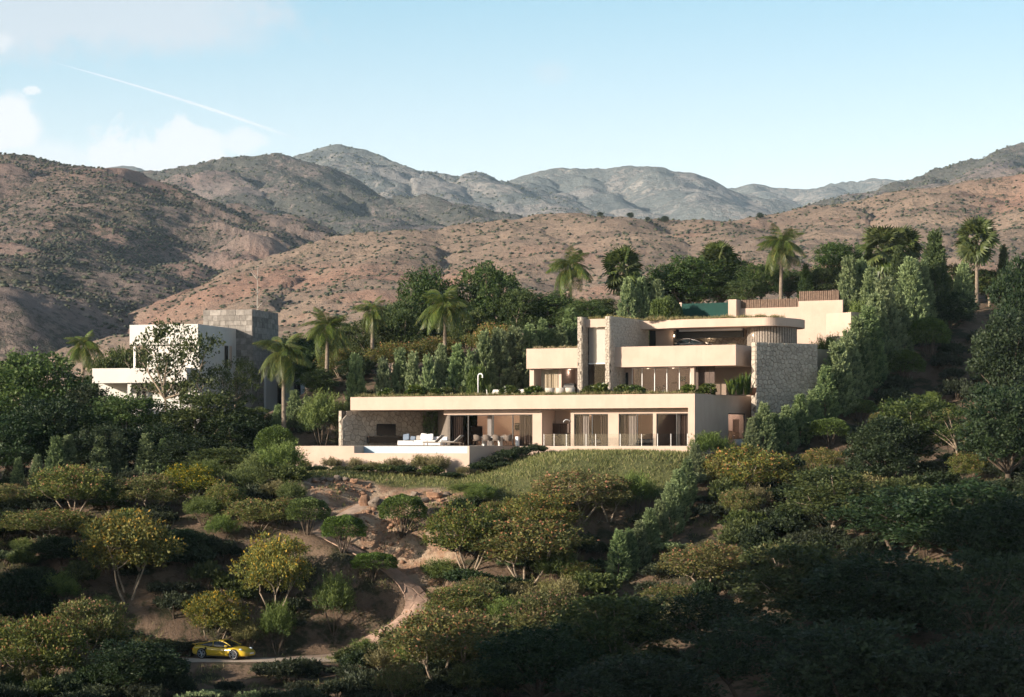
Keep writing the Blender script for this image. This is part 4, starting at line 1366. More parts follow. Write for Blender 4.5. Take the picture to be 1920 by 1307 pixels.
leaf_mat('leaf_ball', (0.035, 0.066, 0.018), (0.135, 0.195, 0.045))
leaf_mat('needle_bright', (0.05, 0.085, 0.026), (0.17, 0.215, 0.06))
leaf_mat('leaf_pale', (0.09, 0.095, 0.04), (0.25, 0.22, 0.10))
leaf_mat('leaf_glossy', (0.03, 0.06, 0.014), (0.14, 0.17, 0.035), rough=0.35, spec=0.45)
leaf_mat('scrub', (0.022, 0.032, 0.02), (0.055, 0.068, 0.036))
leaf_mat('palm_leaf', (0.042, 0.075, 0.022), (0.15, 0.185, 0.05), (0.46, 0.29, 0.06), rough=0.4)
leaf_mat('fan_leaf', (0.036, 0.06, 0.022), (0.13, 0.155, 0.05), (0.34, 0.22, 0.10), rough=0.4)
leaf_mat('grass_blade', (0.085, 0.11, 0.035), (0.23, 0.225, 0.09), (0.34, 0.29, 0.15))
leaf_mat('dry_grass', (0.16, 0.15, 0.06), (0.34, 0.28, 0.13), (0.40, 0.32, 0.18))
mat('bark_pale', (0.33, 0.26, 0.19), 0.9, 0.4, 5.0, 0.5, 14)
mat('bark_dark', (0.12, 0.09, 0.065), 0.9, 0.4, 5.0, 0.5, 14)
mat('palm_bark', (0.24, 0.19, 0.145), 0.9, 0.35, 4.0, 0.5, 9)
mat('dead_wood', (0.46, 0.42, 0.37), 0.9, 0.2, 4.0)
M = MATS
PR = np.random.default_rng(2024)


def unit(n, r=PR):
    v = r.normal(size=(n, 3))
    return v / np.linalg.norm(v, axis=1, keepdims=True)

def nrm(v):
    return v / np.maximum(np.linalg.norm(v, axis=1, keepdims=True), 1e-9)

def leaf_quads(c, d, L, Wd, r=PR, fold=0.0):
    """rhombic leaves: base point c, axis d, length L, width Wd (arrays)"""
    n = len(c)
    s = nrm(np.cross(d, unit(n, r)))
    L = np.broadcast_to(L, n)[:, None]; Wd = np.broadcast_to(Wd, n)[:, None]
    up = np.cross(s, d)
    mid = c + d * L * 0.45
    v = np.stack([c, mid + s * Wd * 0.5 + up * fold * Wd, c + d * L, mid - s * Wd * 0.5 + up * fold * Wd], 1).reshape(-1, 3)
    f = np.arange(4 * n).reshape(n, 4)
    return v, f

def leaf_mesh(name, c, d, L, Wd, tint, r=PR):
    v, f = leaf_quads(c, d, L, Wd, r)
    me = np_mesh(name, v, f)
    face_attr(me, 'tint', tint)
    return me

def mb_mesh(name, mb):
    me = bpy.data.meshes.new(name)
    me.from_pydata(mb.v, [], mb.f)
    me.polygons.foreach_set('use_smooth', np.ones(len(me.polygons), dtype=bool))
    me.update()
    return me

def branch(mb, p0, p1, r0, r1, bend, rr, n=6, seg=6):
    p0, p1 = Vector(p0), Vector(p1)
    off = Vector((rr.uniform(-1, 1), rr.uniform(-1, 1), rr.uniform(-.2, .6))) * bend
    pts, rad = [], []
    for i in range(seg + 1):
        t = i / seg
        pts.append(p0.lerp(p1, t) + off * math.sin(t * math.pi) + Vector((rr.uniform(-1, 1), rr.uniform(-1, 1), 0)) * bend * .12)
        rad.append(r0 + (r1 - r0) * t)
    mb.tube(pts, rad, n)
    return pts


PROTO = {}     # name -> list of variants; a variant = dict(w, h, parts=[(name, mesh, material)])

def broadleaf(seed, H_, Wd, base, nb, per, ls, leaf, bark, stems=1, flat=1.0, tipf=0.0, trunk_r=.16, holes=.25, gap=0.0):
    """tree with a branching trunk and a crown of many leaf clumps"""
    rr = random.Random(seed); r = np.random.default_rng(seed)
    zc0 = H_ * base
    blobs = []
    tries = 0
    while len(blobs) < nb and tries < 4000:
        tries += 1
        z = rr.uniform(0, 1)
        # crown envelope: widest at 45 % of its height
        env = math.sqrt(max(0.02, 1 - ((z - 0.42) / 0.6) ** 2))
        a = rr.uniform(0, 2 * math.pi); q = math.sqrt(rr.random()) * env
        rb = rr.uniform(0.13, 0.23) * Wd
        R0 = max(0.0, Wd / 2 - rb * 0.8)
        x, y = q * R0 * math.cos(a), q * R0 * math.sin(a)
        zz = zc0 + rb * .5 + z * (H_ - zc0 - rb * 1.3)
        if any((x - b[0]) ** 2 + (y - b[1]) ** 2 + (zz - b[2]) ** 2 < (0.62 * (rb + b[3]) * (0.8 + gap)) ** 2 for b in blobs):
            continue
        blobs.append((x, y, zz, rb))
    C, D, T, S = [], [], [], []
    for bi, (x, y, z, rb) in enumerate(blobs):
        n = int(per * (rb / (0.18 * Wd)) ** 2)
        nt = max(8, n // 12)
        # twigs: each blob carries sprays of leaves
        td = unit(nt, r); td[:, 2] = np.abs(td[:, 2]) * 0.9 - 0.28; td = nrm(td)
        tr_ = rb * r.uniform(0.45, 1.12, nt)[:, None]
        tp = np.array([x, y, z]) + td * tr_ * np.array([1, 1, 0.72 * flat])
        k = r.integers(0, nt, n)
        off = r.normal(size=(n, 3)) * rb * 0.13
        c = tp[k] + off
        d = nrm(td[k] * 0.9 + unit(n, r) * 0.9 + np.array([0, 0, 0.15]))
        C.append(c); D.append(d)
        tw = r.random(nt)
        hgt = np.clip((c[:, 2] - zc0) / (H_ - zc0), 0, 1)
        t = np.clip(0.55 * tw[k] + 0.25 * r.random(n) + 0.12 * rr.random(), 0, 0.88)
        if tipf:
            tip = (r.random(n) < tipf * (0.25 + 1.5 * hgt) * (0.3 + 1.4 * tw[k])) & (td[k][:, 2] > -.05)
            t = np.where(tip, 0.93 + 0.07 * r.random(n), t)
        T.append(t)
    C, D, T = np.concatenate(C), np.concatenate(D), np.concatenate(T)
    L = ls * r.uniform(0.7, 1.35, len(C))
    crown = leaf_mesh('crown', C, D, L, L * 0.58, T, r)
    mb = MB()
    order = sorted(blobs, key=lambda b: rr.random())
    if stems == 1:
        fork = Vector((rr.uniform(-.04, .04) * Wd, rr.uniform(-.04, .04) * Wd, zc0 * rr.uniform(.5, .8) + .2))
        branch(mb, (0, 0, -0.5), fork, trunk_r * 1.25, trunk_r * .85, .1, rr, 8)
        roots = [(fork, trunk_r * .62)]
    else:
        roots = []
        for i in range(stems):
            a = 2 * math.pi * (i + rr.uniform(-.2, .2)) / stems
            e = Vector((math.cos(a) * Wd * .17, math.sin(a) * Wd * .17, zc0 * rr.uniform(.75, 1.05) + .15))
            branch(mb, (math.cos(a) * .08, math.sin(a) * .08, -.4), e, trunk_r * .8, trunk_r * .5, .12, rr, 7)
            roots.append((e, trunk_r * .48))
    for i, b in enumerate(order[:min(len(order), 14)]):
        e = Vector((b[0], b[1], b[2] - b[3] * .1))
        p, rad = min(roots[:max(1, stems)], key=lambda q: (q[0] - e).length)
        pts = branch(mb, p, e, rad, .018, .25, rr, 5, 5)
        for _ in range(2):
            q = pts[3] + Vector((rr.uniform(-1, 1), rr.uniform(-1, 1), rr.uniform(.1, .9))) * b[3] * .9
            branch(mb, pts[3], q, rad * .35, .012, .08, rr, 4, 3)
    return dict(w=Wd, h=H_, parts=[('trunk', mb_mesh('trunk', mb), bark), ('crown', crown, leaf)])


def conifer(seed, H_, Wd, leaf, nt=480, per=36, ls=.15, sharp=1.0, lean=.55):
    """dense upright conifer made of flame-like sprays"""
    rr = random.Random(seed); r = np.random.default_rng(seed)
    z = r.random(nt) ** 0.9
    lumps = r.random(8) * 2 * np.pi
    a = r.random(nt) * 2 * np.pi
    prof = np.where(z < .16, .72 + z / .16 * .28, (1 - ((z - .16) / .84) ** 1.12) ** (0.92 * sharp))
    lump = 1 + .1 * np.sin(3 * a + lumps[0] + 7 * z) + .12 * np.sin(5 * a + lumps[1] - 11 * z)
    rad = Wd / 2 * prof * lump * r.uniform(.62, 1.02, nt)
    tp = np.stack([rad * np.cos(a), rad * np.sin(a), z * H_ * .96 + .05], 1)
    out = np.stack([np.cos(a), np.sin(a), np.zeros(nt)], 1)
    td = nrm(out * lean + np.array([0, 0, 1.0]) + r.normal(size=(nt, 3)) * .18)
    tw = r.random(nt)
    k = np.repeat(np.arange(nt), per)
    n = len(k)
    s = r.random(n)
    slen = Wd * .26 * (0.7 + .6 * r.random(nt))
    c = tp[k] + td[k] * (s * slen[k])[:, None] + r.normal(size=(n, 3)) * Wd * .035 * (1.15 - s)[:, None]
    d = nrm(td[k] + unit(n, r) * .75)
    L = ls * r.uniform(.7, 1.3, n)
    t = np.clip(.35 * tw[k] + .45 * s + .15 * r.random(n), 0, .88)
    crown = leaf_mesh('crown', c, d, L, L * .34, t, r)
    mb = MB(); branch(mb, (0, 0, -.5), (0, 0, H_ * .7), .11, .03, .03, rr, 6)
    return dict(w=Wd, h=H_, parts=[('trunk', mb_mesh('trunk', mb), 'bark_dark'), ('crown', crown, leaf)])


def ball_tree(seed, H_, Wd, leaf, n=9000, ls=.15, base=.4):
    """clipped dome on a fan of stems"""
    rr = random.Random(seed); r = np.random.default_rng(seed)
    hc = H_ * (1 - base)
    d0 = unit(n, r)
    d0[:, 2] = np.where(d0[:, 2] < -.42, -d0[:, 2], d0[:, 2])
    q = r.uniform(.78, 1.0, n) ** .6
    bump = 1 + .05 * np.sin(d0[:, 0] * 9 + seed) + .05 * np.sin(d0[:, 1] * 8 + 2 * seed) + .04 * np.sin(d0[:, 2] * 11)
    zc = H_ - hc * .66
    c = d0 * (q * bump)[:, None] * np.array([Wd / 2, Wd / 2, hc * .66]) + np.array([0, 0, zc])
    d = nrm(d0 + unit(n, r) * .8 + np.array([0, 0, .3]))
    L = ls * r.uniform(.7, 1.3, n)
    cl = .5 + .5 * np.sin(d0[:, 0] * 13 + d0[:, 1] * 17 + seed) * np.sin(d0[:, 2] * 15)
    t = np.clip(.5 * r.random(n) + .3 * cl + .1, 0, .88)
    crown = leaf_mesh('crown', c, d, L, L * .5, t, r)
    mb = MB()
    for i in range(9):
        a = 2 * math.pi * i / 9 + rr.uniform(-.3, .3); q = rr.uniform(.25, .75)
        branch(mb, (.05 * math.cos(a), .05 * math.sin(a), -.4), (q * Wd / 2 * .9 * math.cos(a), q * Wd / 2 * .9 * math.sin(a), zc + rr.uniform(-.15, .2) * hc), .065, .02, .1, rr, 5, 5)
    return dict(w=Wd, h=H_, parts=[('trunk', mb_mesh('trunk', mb), 'bark_dark'), ('crown', crown, leaf)])


def spray_bush(seed, H_, Wd, leaf, shoots=190, per=42, ls=.2, lo=-.25, up=.85, wid=.2, tipf=0.0, sl=1.0):
    """rounded bush of upright feathery shoots"""
    rr = random.Random(seed); r = np.random.default_rng(seed)
    d0 = unit(shoots, r); d0[:, 2] = np.where(d0[:, 2] < lo, -d0[:, 2], d0[:, 2])
    base = d0 * np.array([Wd / 2, Wd / 2, H_ * .42]) * r.uniform(.35, .82, shoots)[:, None] + np.array([0, 0, H_ * .42])
    td = nrm(d0 * (1 - up * .55) + np.array([0, 0, up]) + r.normal(size=(shoots, 3)) * .2)
    slen = H_ * sl * r.uniform(.16, .32, shoots)
    k = np.repeat(np.arange(shoots), per); n = len(k)
    s = r.random(n)
    tw = r.random(shoots)
    c = base[k] + td[k] * (s * slen[k])[:, None] + r.normal(size=(n, 3)) * Wd * .028
    d = nrm(td[k] * .9 + unit(n, r) * .85)
    L = ls * r.uniform(.7, 1.3, n)
    t = np.clip(.3 * tw[k] + .5 * s + .12 * r.random(n), 0, .88)
    if tipf:
        t = np.where((r.random(n) < tipf) & (s > .6), .95, t)
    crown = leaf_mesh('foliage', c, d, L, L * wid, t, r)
    mb = MB()
    for i in range(6):
        a = rr.uniform(0, 6.28)
        branch(mb, (0, 0, -.3), (math.cos(a) * Wd * .25, math.sin(a) * Wd * .25, H_ * .5), .05, .015, .08, rr, 5, 4)
    return dict(w=Wd, h=H_, parts=[('stem', mb_mesh('stem', mb), 'bark_dark'), ('foliage', crown, leaf)])


def rosette_shrub(seed, H_, Wd, leaf, heads=34, ls=.26):
    """shrub of whorled glossy leaves"""
    rr = random.Random(seed); r = np.random.default_rng(seed)
    d0 = unit(heads, r); d0[:, 2] = np.abs(d0[:, 2])
    hp = d0 * np.array([Wd / 2, Wd / 2, H_ * .75]) * r.uniform(.6, .92, heads)[:, None] + np.array([0, 0, H_ * .12])
    per = 22
    k = np.repeat(np.arange(heads), per); n = len(k)
    d = unit(n, r); d = nrm(d + d0[k] * .9)
    L = ls * r.uniform(.7, 1.2, n)
    tw = r.random(heads)
    c = hp[k] + r.normal(size=(n, 3)) * .03
    t = np.clip(.5 * tw[k] + .35 * r.random(n), 0, .88)
    return dict(w=Wd, h=H_, parts=[('foliage', leaf_mesh('foliage', c, d, L, L * .42, t, r), leaf)])


def blade_clump(seed, H_, Wd, leaf, n=34, wide=.16):
    """clump of tall paddle or sword leaves"""
    rr = random.Random(seed)
    mb = MB(); tint = []
    for i in range(n):
        a = rr.uniform(0, 6.28); lean = rr.uniform(.1, .75)
        L = H_ * rr.uniform(.6, 1.08); wv = wide * rr.uniform(.7, 1.2)
        bx, by = rr.uniform(-.12, .12) * Wd, rr.uniform(-.12, .12) * Wd
        side = Vector((-math.sin(a), math.cos(a), 0)); prev = None
        sg = 5; vs = []
        for j in range(sg + 1):
            t = j / sg
            p = Vector((bx + math.cos(a) * lean * L * t * .62 * (.6 + .4 * t), by + math.sin(a) * lean * L * t * .62 * (.6 + .4 * t), L * t * (1 - .22 * lean * t)))
            ww = wv * (math.sin(math.pi * min(1, .12 + t * .9)) ** .8) * .5
            vs += [p - side * ww, p + side * ww]
        mb.add(vs, [(2 * j, 2 * j + 1, 2 * j + 3, 2 * j + 2) for j in range(sg)])
        tint += [rr.random() * .85] * sg
    me = bpy.data.meshes.new('foliage'); me.from_pydata(mb.v, [], mb.f); me.update()
    face_attr(me, 'tint', tint)
    return dict(w=Wd, h=H_, parts=[('foliage', me, leaf)])


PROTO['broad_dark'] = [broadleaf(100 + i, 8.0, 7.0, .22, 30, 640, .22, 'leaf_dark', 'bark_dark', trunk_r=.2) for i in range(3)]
PROTO['broad_mid'] = [broadleaf(110 + i, 7.5, 6.5, .25, 26, 540, .21, 'leaf_mid', 'bark_pale', trunk_r=.17) for i in range(3)]
PROTO['broad_green'] = [broadleaf(160 + i, 8.0, 7.0, .22, 30, 640, .2, 'leaf_green', 'bark_pale', trunk_r=.2) for i in range(3)]
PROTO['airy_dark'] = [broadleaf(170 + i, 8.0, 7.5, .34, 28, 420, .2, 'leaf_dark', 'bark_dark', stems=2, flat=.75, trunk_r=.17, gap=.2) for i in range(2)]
PROTO['airy'] = [broadleaf(120 + i, 8.0, 7.5, .38, 26, 330, .2, 'leaf_mid', 'bark_pale', stems=2, flat=.7, trunk_r=.17, gap=.25) for i in range(3)]
PROTO['olive'] = [broadleaf(130 + i, 4.6, 6.0, .3, 24, 620, .155, 'leaf_olive', 'bark_pale', stems=4, flat=.8, tipf=.10, trunk_r=.09) for i in range(3)]
PROTO['yellow'] = [broadleaf(140 + i, 4.6, 6.0, .3, 24, 620, .155, 'leaf_yellow', 'bark_pale', stems=4, flat=.8, tipf=.13, trunk_r=.09) for i in range(2)]
PROTO['rust'] = [broadleaf(150 + i, 4.6, 6.0, .3, 24, 620, .155, 'leaf_rust', 'bark_pale', stems=4, flat=.8, tipf=.10, trunk_r=.09) for i in range(3)]
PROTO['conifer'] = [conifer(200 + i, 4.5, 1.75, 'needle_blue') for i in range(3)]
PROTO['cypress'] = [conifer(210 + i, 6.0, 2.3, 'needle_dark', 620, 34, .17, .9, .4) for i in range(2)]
PROTO['ball'] = [ball_tree(220 + i, 3.3, 3.2, 'leaf_ball') for i in range(2)]
PROTO['low_ball'] = [ball_tree(225 + i, 2.4, 3.0, 'leaf_ball', 8000, .15, .12) for i in range(2)]
PROTO['feather'] = [spray_bush(230 + i, 3.3, 3.4, 'needle_bright') for i in range(3)]
PROTO['dark_bush'] = [spray_bush(240 + i, 1.6, 2.2, 'leaf_dark', 110, 40, .16, .0, .5, .5) for i in range(2)] + [spray_bush(243, 1.6, 2.2, 'leaf_mid', 110, 40, .16, .0, .5, .5)]
PROTO['pale_bush'] = [spray_bush(250 + i, 1.7, 2.0, 'leaf_pale', 90, 46, .17, .0, 1.15, .22, sl=1.7) for i in range(2)]
PROTO['scrub'] = [spray_bush(260 + i, .9, 2.0, 'scrub', 90, 34, .14, .0, .45, .4) for i in range(3)]
PROTO['grey_scrub'] = [spray_bush(265, .9, 1.6, 'needle_blue', 70, 30, .12, .0, .6, .3)]
PROTO['rosette'] = [rosette_shrub(270 + i, .95, 1.2, 'leaf_glossy') for i in range(2)]
PROTO['paddle'] = [blade_clump(280, 1.7, 1.5, 'leaf_glossy', 40, .2)]
PROTO['sword'] = [blade_clump(281, 1.3, 1.3, 'palm_leaf', 36, .09)]

ORD = ['leftmost', 'second from left', 'third from left', 'fourth from left', 'fifth from left', 'sixth from left', 'seventh from left', 'eighth from left', 'ninth from left', 'tenth from left', 'eleventh from left',
       'twelfth from left', 'thirteenth from left', 'fourteenth from left', 'fifteenth from left', 'sixteenth from left', 'seventeenth from left', 'eighteenth from left', 'nineteenth from left', 'twentieth from left']
LR = random.Random(5)
PLACED = []

def grow(kind, name, label, cat, group, X, Y, Z, w, h, rot=None, variant=None):
    var = PROTO[kind]
    pr = var[LR.randrange(len(var)) if variant is None else variant % len(var)]
    o = thing(name, label, cat, (X, Y, Z), LR.uniform(0, 6.28) if rot is None else rot, group)
    s, sz = w / pr['w'], h / pr['h']
    o.scale = (s, s, sz)
    for pn, me, mt in pr['parts']:
        c = bpy.data.objects.new(pn, me)
        if not me.materials:
            me.materials.append(M[mt])
        link(c, o)
    PLACED.append((X, Y, w))
    return o

def ground_plant(kind, name, label, cat, group, px, Y, top, wpx, dz=0.0, variant=None, minh=.5):
    X = PX(px, Y)
    z = gz(X, Y) - .05 + dz
    h = max(minh, ZY(top, Y) - z)
    wd = wpx / F * Y * 1.04
    if kind in ('conifer', 'cypress'):
        wd = min(wd, .47 * h)
    return grow(kind, name, label, cat, group, X, Y, z, wd, h, variant=variant)

def row(kind, name, cat, group, desc, items, minh=.5):
    """items: (px, Y, top row, width in px); labelled by their order from the left"""
    items = sorted(items)
    n = len(items)
    for i, it in enumerate(items):
        if n == 1: lab = desc
        elif i == n - 1: lab = 'rightmost ' + desc
        else: lab = ORD[i] + ' ' + desc
        ground_plant(kind if isinstance(kind, str) else kind[i % len(kind)], name, lab, cat, group, *it[:4], minh=minh)

# ---------------------------------------------------------------- rows of conifers
row('conifer', 'conifer', 'conifer', 'bluish conifers behind the flat roof', 'bluish conifer in the row behind the flat roof',
    [(668, 212, 672, 42), (718, 212, 682, 40), (750, 213, 663, 42), (774, 212, 670, 36), (803, 211, 677, 40), (828, 214, 655, 40), (858, 213, 655, 44), (882, 211.5, 667, 34), (908, 214, 630, 46), (936, 215, 623, 48), (966, 216, 619, 52), (992, 217, 616, 42)])
row('conifer', 'conifer', 'conifer', 'conifers beside the stone tower', 'pale conifer rising behind the left wing of the villa', [(1017, 218.5, 606, 36), (1034, 219.5, 622, 40), (1050, 219, 614, 40), (1070, 221, 585, 46)])
row('conifer', 'conifer', 'conifer', 'conifers behind the stone tower', 'blue-green conifer behind the top of the stone tower', [(1177, 228, 528, 38), (1203, 229, 527, 36), (1231, 229.5, 531, 40)])
row('conifer', 'conifer', 'conifer', 'small conifers below the left trees', 'small bluish conifer in the shaded row below the left trees',
    [(34, 197, 862, 40), (70, 197, 856, 34), (105, 200, 824, 38), (129, 201, 821, 38), (187, 201, 822, 38), (220, 202, 815, 40), (275, 202, 818, 42), (308, 202, 827, 40)])
row('conifer', 'conifer', 'conifer', 'conifers beside the white house', 'young conifer between the white house and the villa', [(522, 212, 763, 32), (552, 214, 736, 40), (576, 213, 748, 34)])
row('conifer', 'conifer', 'conifer', 'hedge conifers climbing below the villa', 'hedge conifer in the line climbing the slope below the villa',
    [(1160, 171, 1000, 44), (1180, 172, 996, 42), (1199, 173, 982, 54), (1218, 174, 958, 52), (1237, 175.5, 942, 58), (1256, 177, 912, 60), (1272, 178.8, 886, 62), (1288, 181, 866, 56), (1304, 183.5, 836, 58), (1320, 185, 858, 54)])
row('conifer', 'conifer', 'conifer', 'hedge conifers beside the villa', 'hedge conifer in the line beside the right side of the villa',
    [(1410, 192.5, 786, 48), (1432, 193, 762, 62), (1452, 194.5, 780, 50), (1474, 195.5, 766, 54), (1500, 197, 745, 50), (1524, 198.5, 736, 54), (1548, 200.5, 692, 56), (1570, 202.5, 650, 60), (1590, 204.5, 630, 58), (1608, 206.5, 604, 58), (1628, 209, 584, 62), (1642, 211.5, 560, 58), (1657, 214, 530, 64), (1682, 217, 556, 64)])
row('conifer', 'conifer', 'conifer', 'tall conifers at the hedge top', 'tall pale conifer at the top of the hedge near palms',
    [(1592, 222, 491, 50), (1615, 223, 497, 46), (1632, 221, 512, 46), (1706, 222, 494, 64), (1726, 224, 497, 54), (1806, 233, 500, 46)])
row('cypress', 'cypress', 'cypress', 'dark cypresses at the hedge top', 'dark pointed cypress rising above the hedge top', [(1683, 229, 474, 40), (1753, 226, 446, 62), (1882, 238, 468, 30)])
row('cypress', 'cypress', 'cypress', 'cypress behind the slat fence', 'small dark cypress behind the upper slat fence', [(1510, 241, 500, 28)])

# ---------------------------------------------------------------- clipped domes
BALLS = [((577, 177.6, 934, 78), 'clipped dome tree left of the path, highest of three on the slope'), ((643, 175.8, 967, 78), 'clipped dome tree inside the upper bend of the winding path'),
         ((755, 178.6, 929, 82), 'clipped dome tree beside the boulders right of the path'), ((700, 173.7, 1037, 82), 'shaded clipped dome tree touching the left edge of the path'),
         ((1741, 217, 597, 74), 'upper dome-shaped tree on the bare slope right of the hedge'), ((1692, 212, 658, 78), 'lower dome-shaped tree on the bare slope right of the hedge'),
         ((1611, 203, 750, 64), 'small dome-shaped tree just right of the lower hedge'), ((1556, 196, 785, 72), 'dome-shaped tree below the hedge right of the villa'),
         ((517, 201.5, 800, 70), 'shaded dome tree left of the pool wall')]
for it, lab in BALLS:
    ground_plant('ball', 'dome_tree', lab, 'tree', 'clipped dome trees', *it)
ground_plant('low_ball', 'round_bush', 'round green bush behind the roof left of the shower', 'bush', None, 897, 210, 688, 52)
ground_plant('low_ball', 'round_bush', 'large round bush behind the garage roof left of the green screen', 'bush', None, 1247, 222, 558, 66)

# ---------------------------------------------------------------- bright feathery bushes
FEATH = [((461, 186, 874, 98), 'bright feathery bush left of the bare earth bank'), ((395, 190, 861, 66), 'bright feathery bush behind the flowering trees on the left slope'),
         ((606, 208, 732, 92), 'large bright feathery bush between the white house and stone wall'), ((648, 209.5, 752, 50), 'small feathery bush beside the left end of the roof'),
         ((1505, 203, 679, 70), 'bright feathery bush in front of the grey retaining wall'), ((1551, 208.5, 627, 66), 'bright feathery bush on top of the grey retaining wall'),
         ((1608, 218, 564, 52), 'feathery bush beside the sunlit short plaster wall'), ((1332, 187, 809, 84), 'bright feathery bush at the right corner of the lower storey'),
         ((885, 182, 904, 86), 'feathery bush on the lawn edge below the pool wall corner'), ((828, 174.5, 1047, 92), 'feathery bush right of the path bend'),
         ((625, 171.6, 1074, 80), 'shaded feathery bush in the middle of the lower left slope'), ((520, 169.2, 1126, 70), 'feathery bush standing right behind the yellow car'),
         ((1192, 180.5, 884, 84), 'dark feathery bush on the lower lawn edge beside the hedge'), ((1030, 219.5, 626, 40), 'small bright bush above the left wing roof')]
for it, lab in FEATH:
    ground_plant('feather', 'feathery_bush', lab, 'bush', 'bright feathery bushes', *it)

# ---------------------------------------------------------------- small flowering trees
FLOW = [('yellow', (513, 171.6, 994, 150), 'small tree with bright yellow flowers above the car'), ('olive', (484, 179, 930, 125), 'pale olive tree left of the topmost dome tree'),
        ('yellow', (240, 171.5, 948, 200), 'wide multi-stem tree with yellow tips in the middle of the left slope'), ('olive', (172, 163, 1113, 155), 'lit olive tree with reddish tips standing by the road left of car'),
        ('yellow', (403, 169.3, 1103, 125), 'small tree with orange tips directly behind the yellow car'), ('olive', (135, 182, 868, 165), 'pink-tipped tree under the bluish conifers at far left'),
        ('olive', (285, 182.5, 886, 145), 'pink-tipped tree in the middle of the left slope top'), ('yellow', (352, 184, 866, 125), 'yellow-tipped tree at the top of the left slope'),
        ('olive', (85, 178.5, 950, 185), 'broad olive tree at the left on the shaded sand'), ('olive', (15, 183, 905, 120), 'olive tree cut by the left edge of the picture, upper'),
        ('olive', (880, 173.3, 938, 190), 'tall pale-stemmed olive tree right of the path'), ('rust', (985, 171.8, 962, 235), 'wide rust-tipped tree in the centre below the lawn'),
        ('rust', (1085, 179, 878, 190), 'orange-tipped tree on the lower edge of the lawn'), ('olive', (1142, 180, 884, 100), 'olive tree between the lawn and the dark feathery bush'),
        ('rust', (1012, 176.2, 916, 160), 'rust-tipped tree behind the wide central tree'), ('rust', (1402, 182, 832, 175), 'orange flowering tree with forked pale stems right of the lawn hedge'),
        ('rust', (1330, 165, 1012, 190), 'pinkish flowering tree in the lower right lit by sun'), ('olive', (1262, 163, 1092, 120), 'sparse olive tree left of the pinkish flowering tree'),
        ('rust', (830, 153, 1128, 250), 'large pink-tipped tree at the bottom centre'), ('olive', (870, 164.5, 1092, 150), 'olive tree above the large pink-tipped tree at bottom'),
        ('olive', (1030, 159, 1098, 170), 'pink-tipped olive tree below the bare patch at centre'), ('olive', (75, 158.5, 1150, 190), 'dark olive tree in the lower left corner by the road'),
        ('olive', (2, 163, 1146, 120), 'olive tree cut by the left edge near the bottom'), ('rust', (750, 222, 636, 125), 'rust-coloured small tree behind the conifer row'),
        ('rust', (822, 224, 626, 110), 'golden rust tree beside the tall palm trunk'), ('rust', (925, 226, 600, 110), 'rust tree under the tall forked tree behind the roof'),
        ('olive', (640, 226, 650, 90), 'olive tree behind the left end of the conifer row'), ('olive', (405, 184, 955, 90), 'small open olive bush on the bare left slope'),
        ('olive', (275, 177, 985, 120), 'dark olive tree behind the yellow-tipped multi-stem tree'), ('rust', (1545, 187, 838, 90), 'pink-flowered tree tucked behind dark right trees')]
for k_, it, lab in FLOW:
    ground_plant(k_, 'flowering_tree', lab, 'tree', 'small flowering trees on the slope', *it)

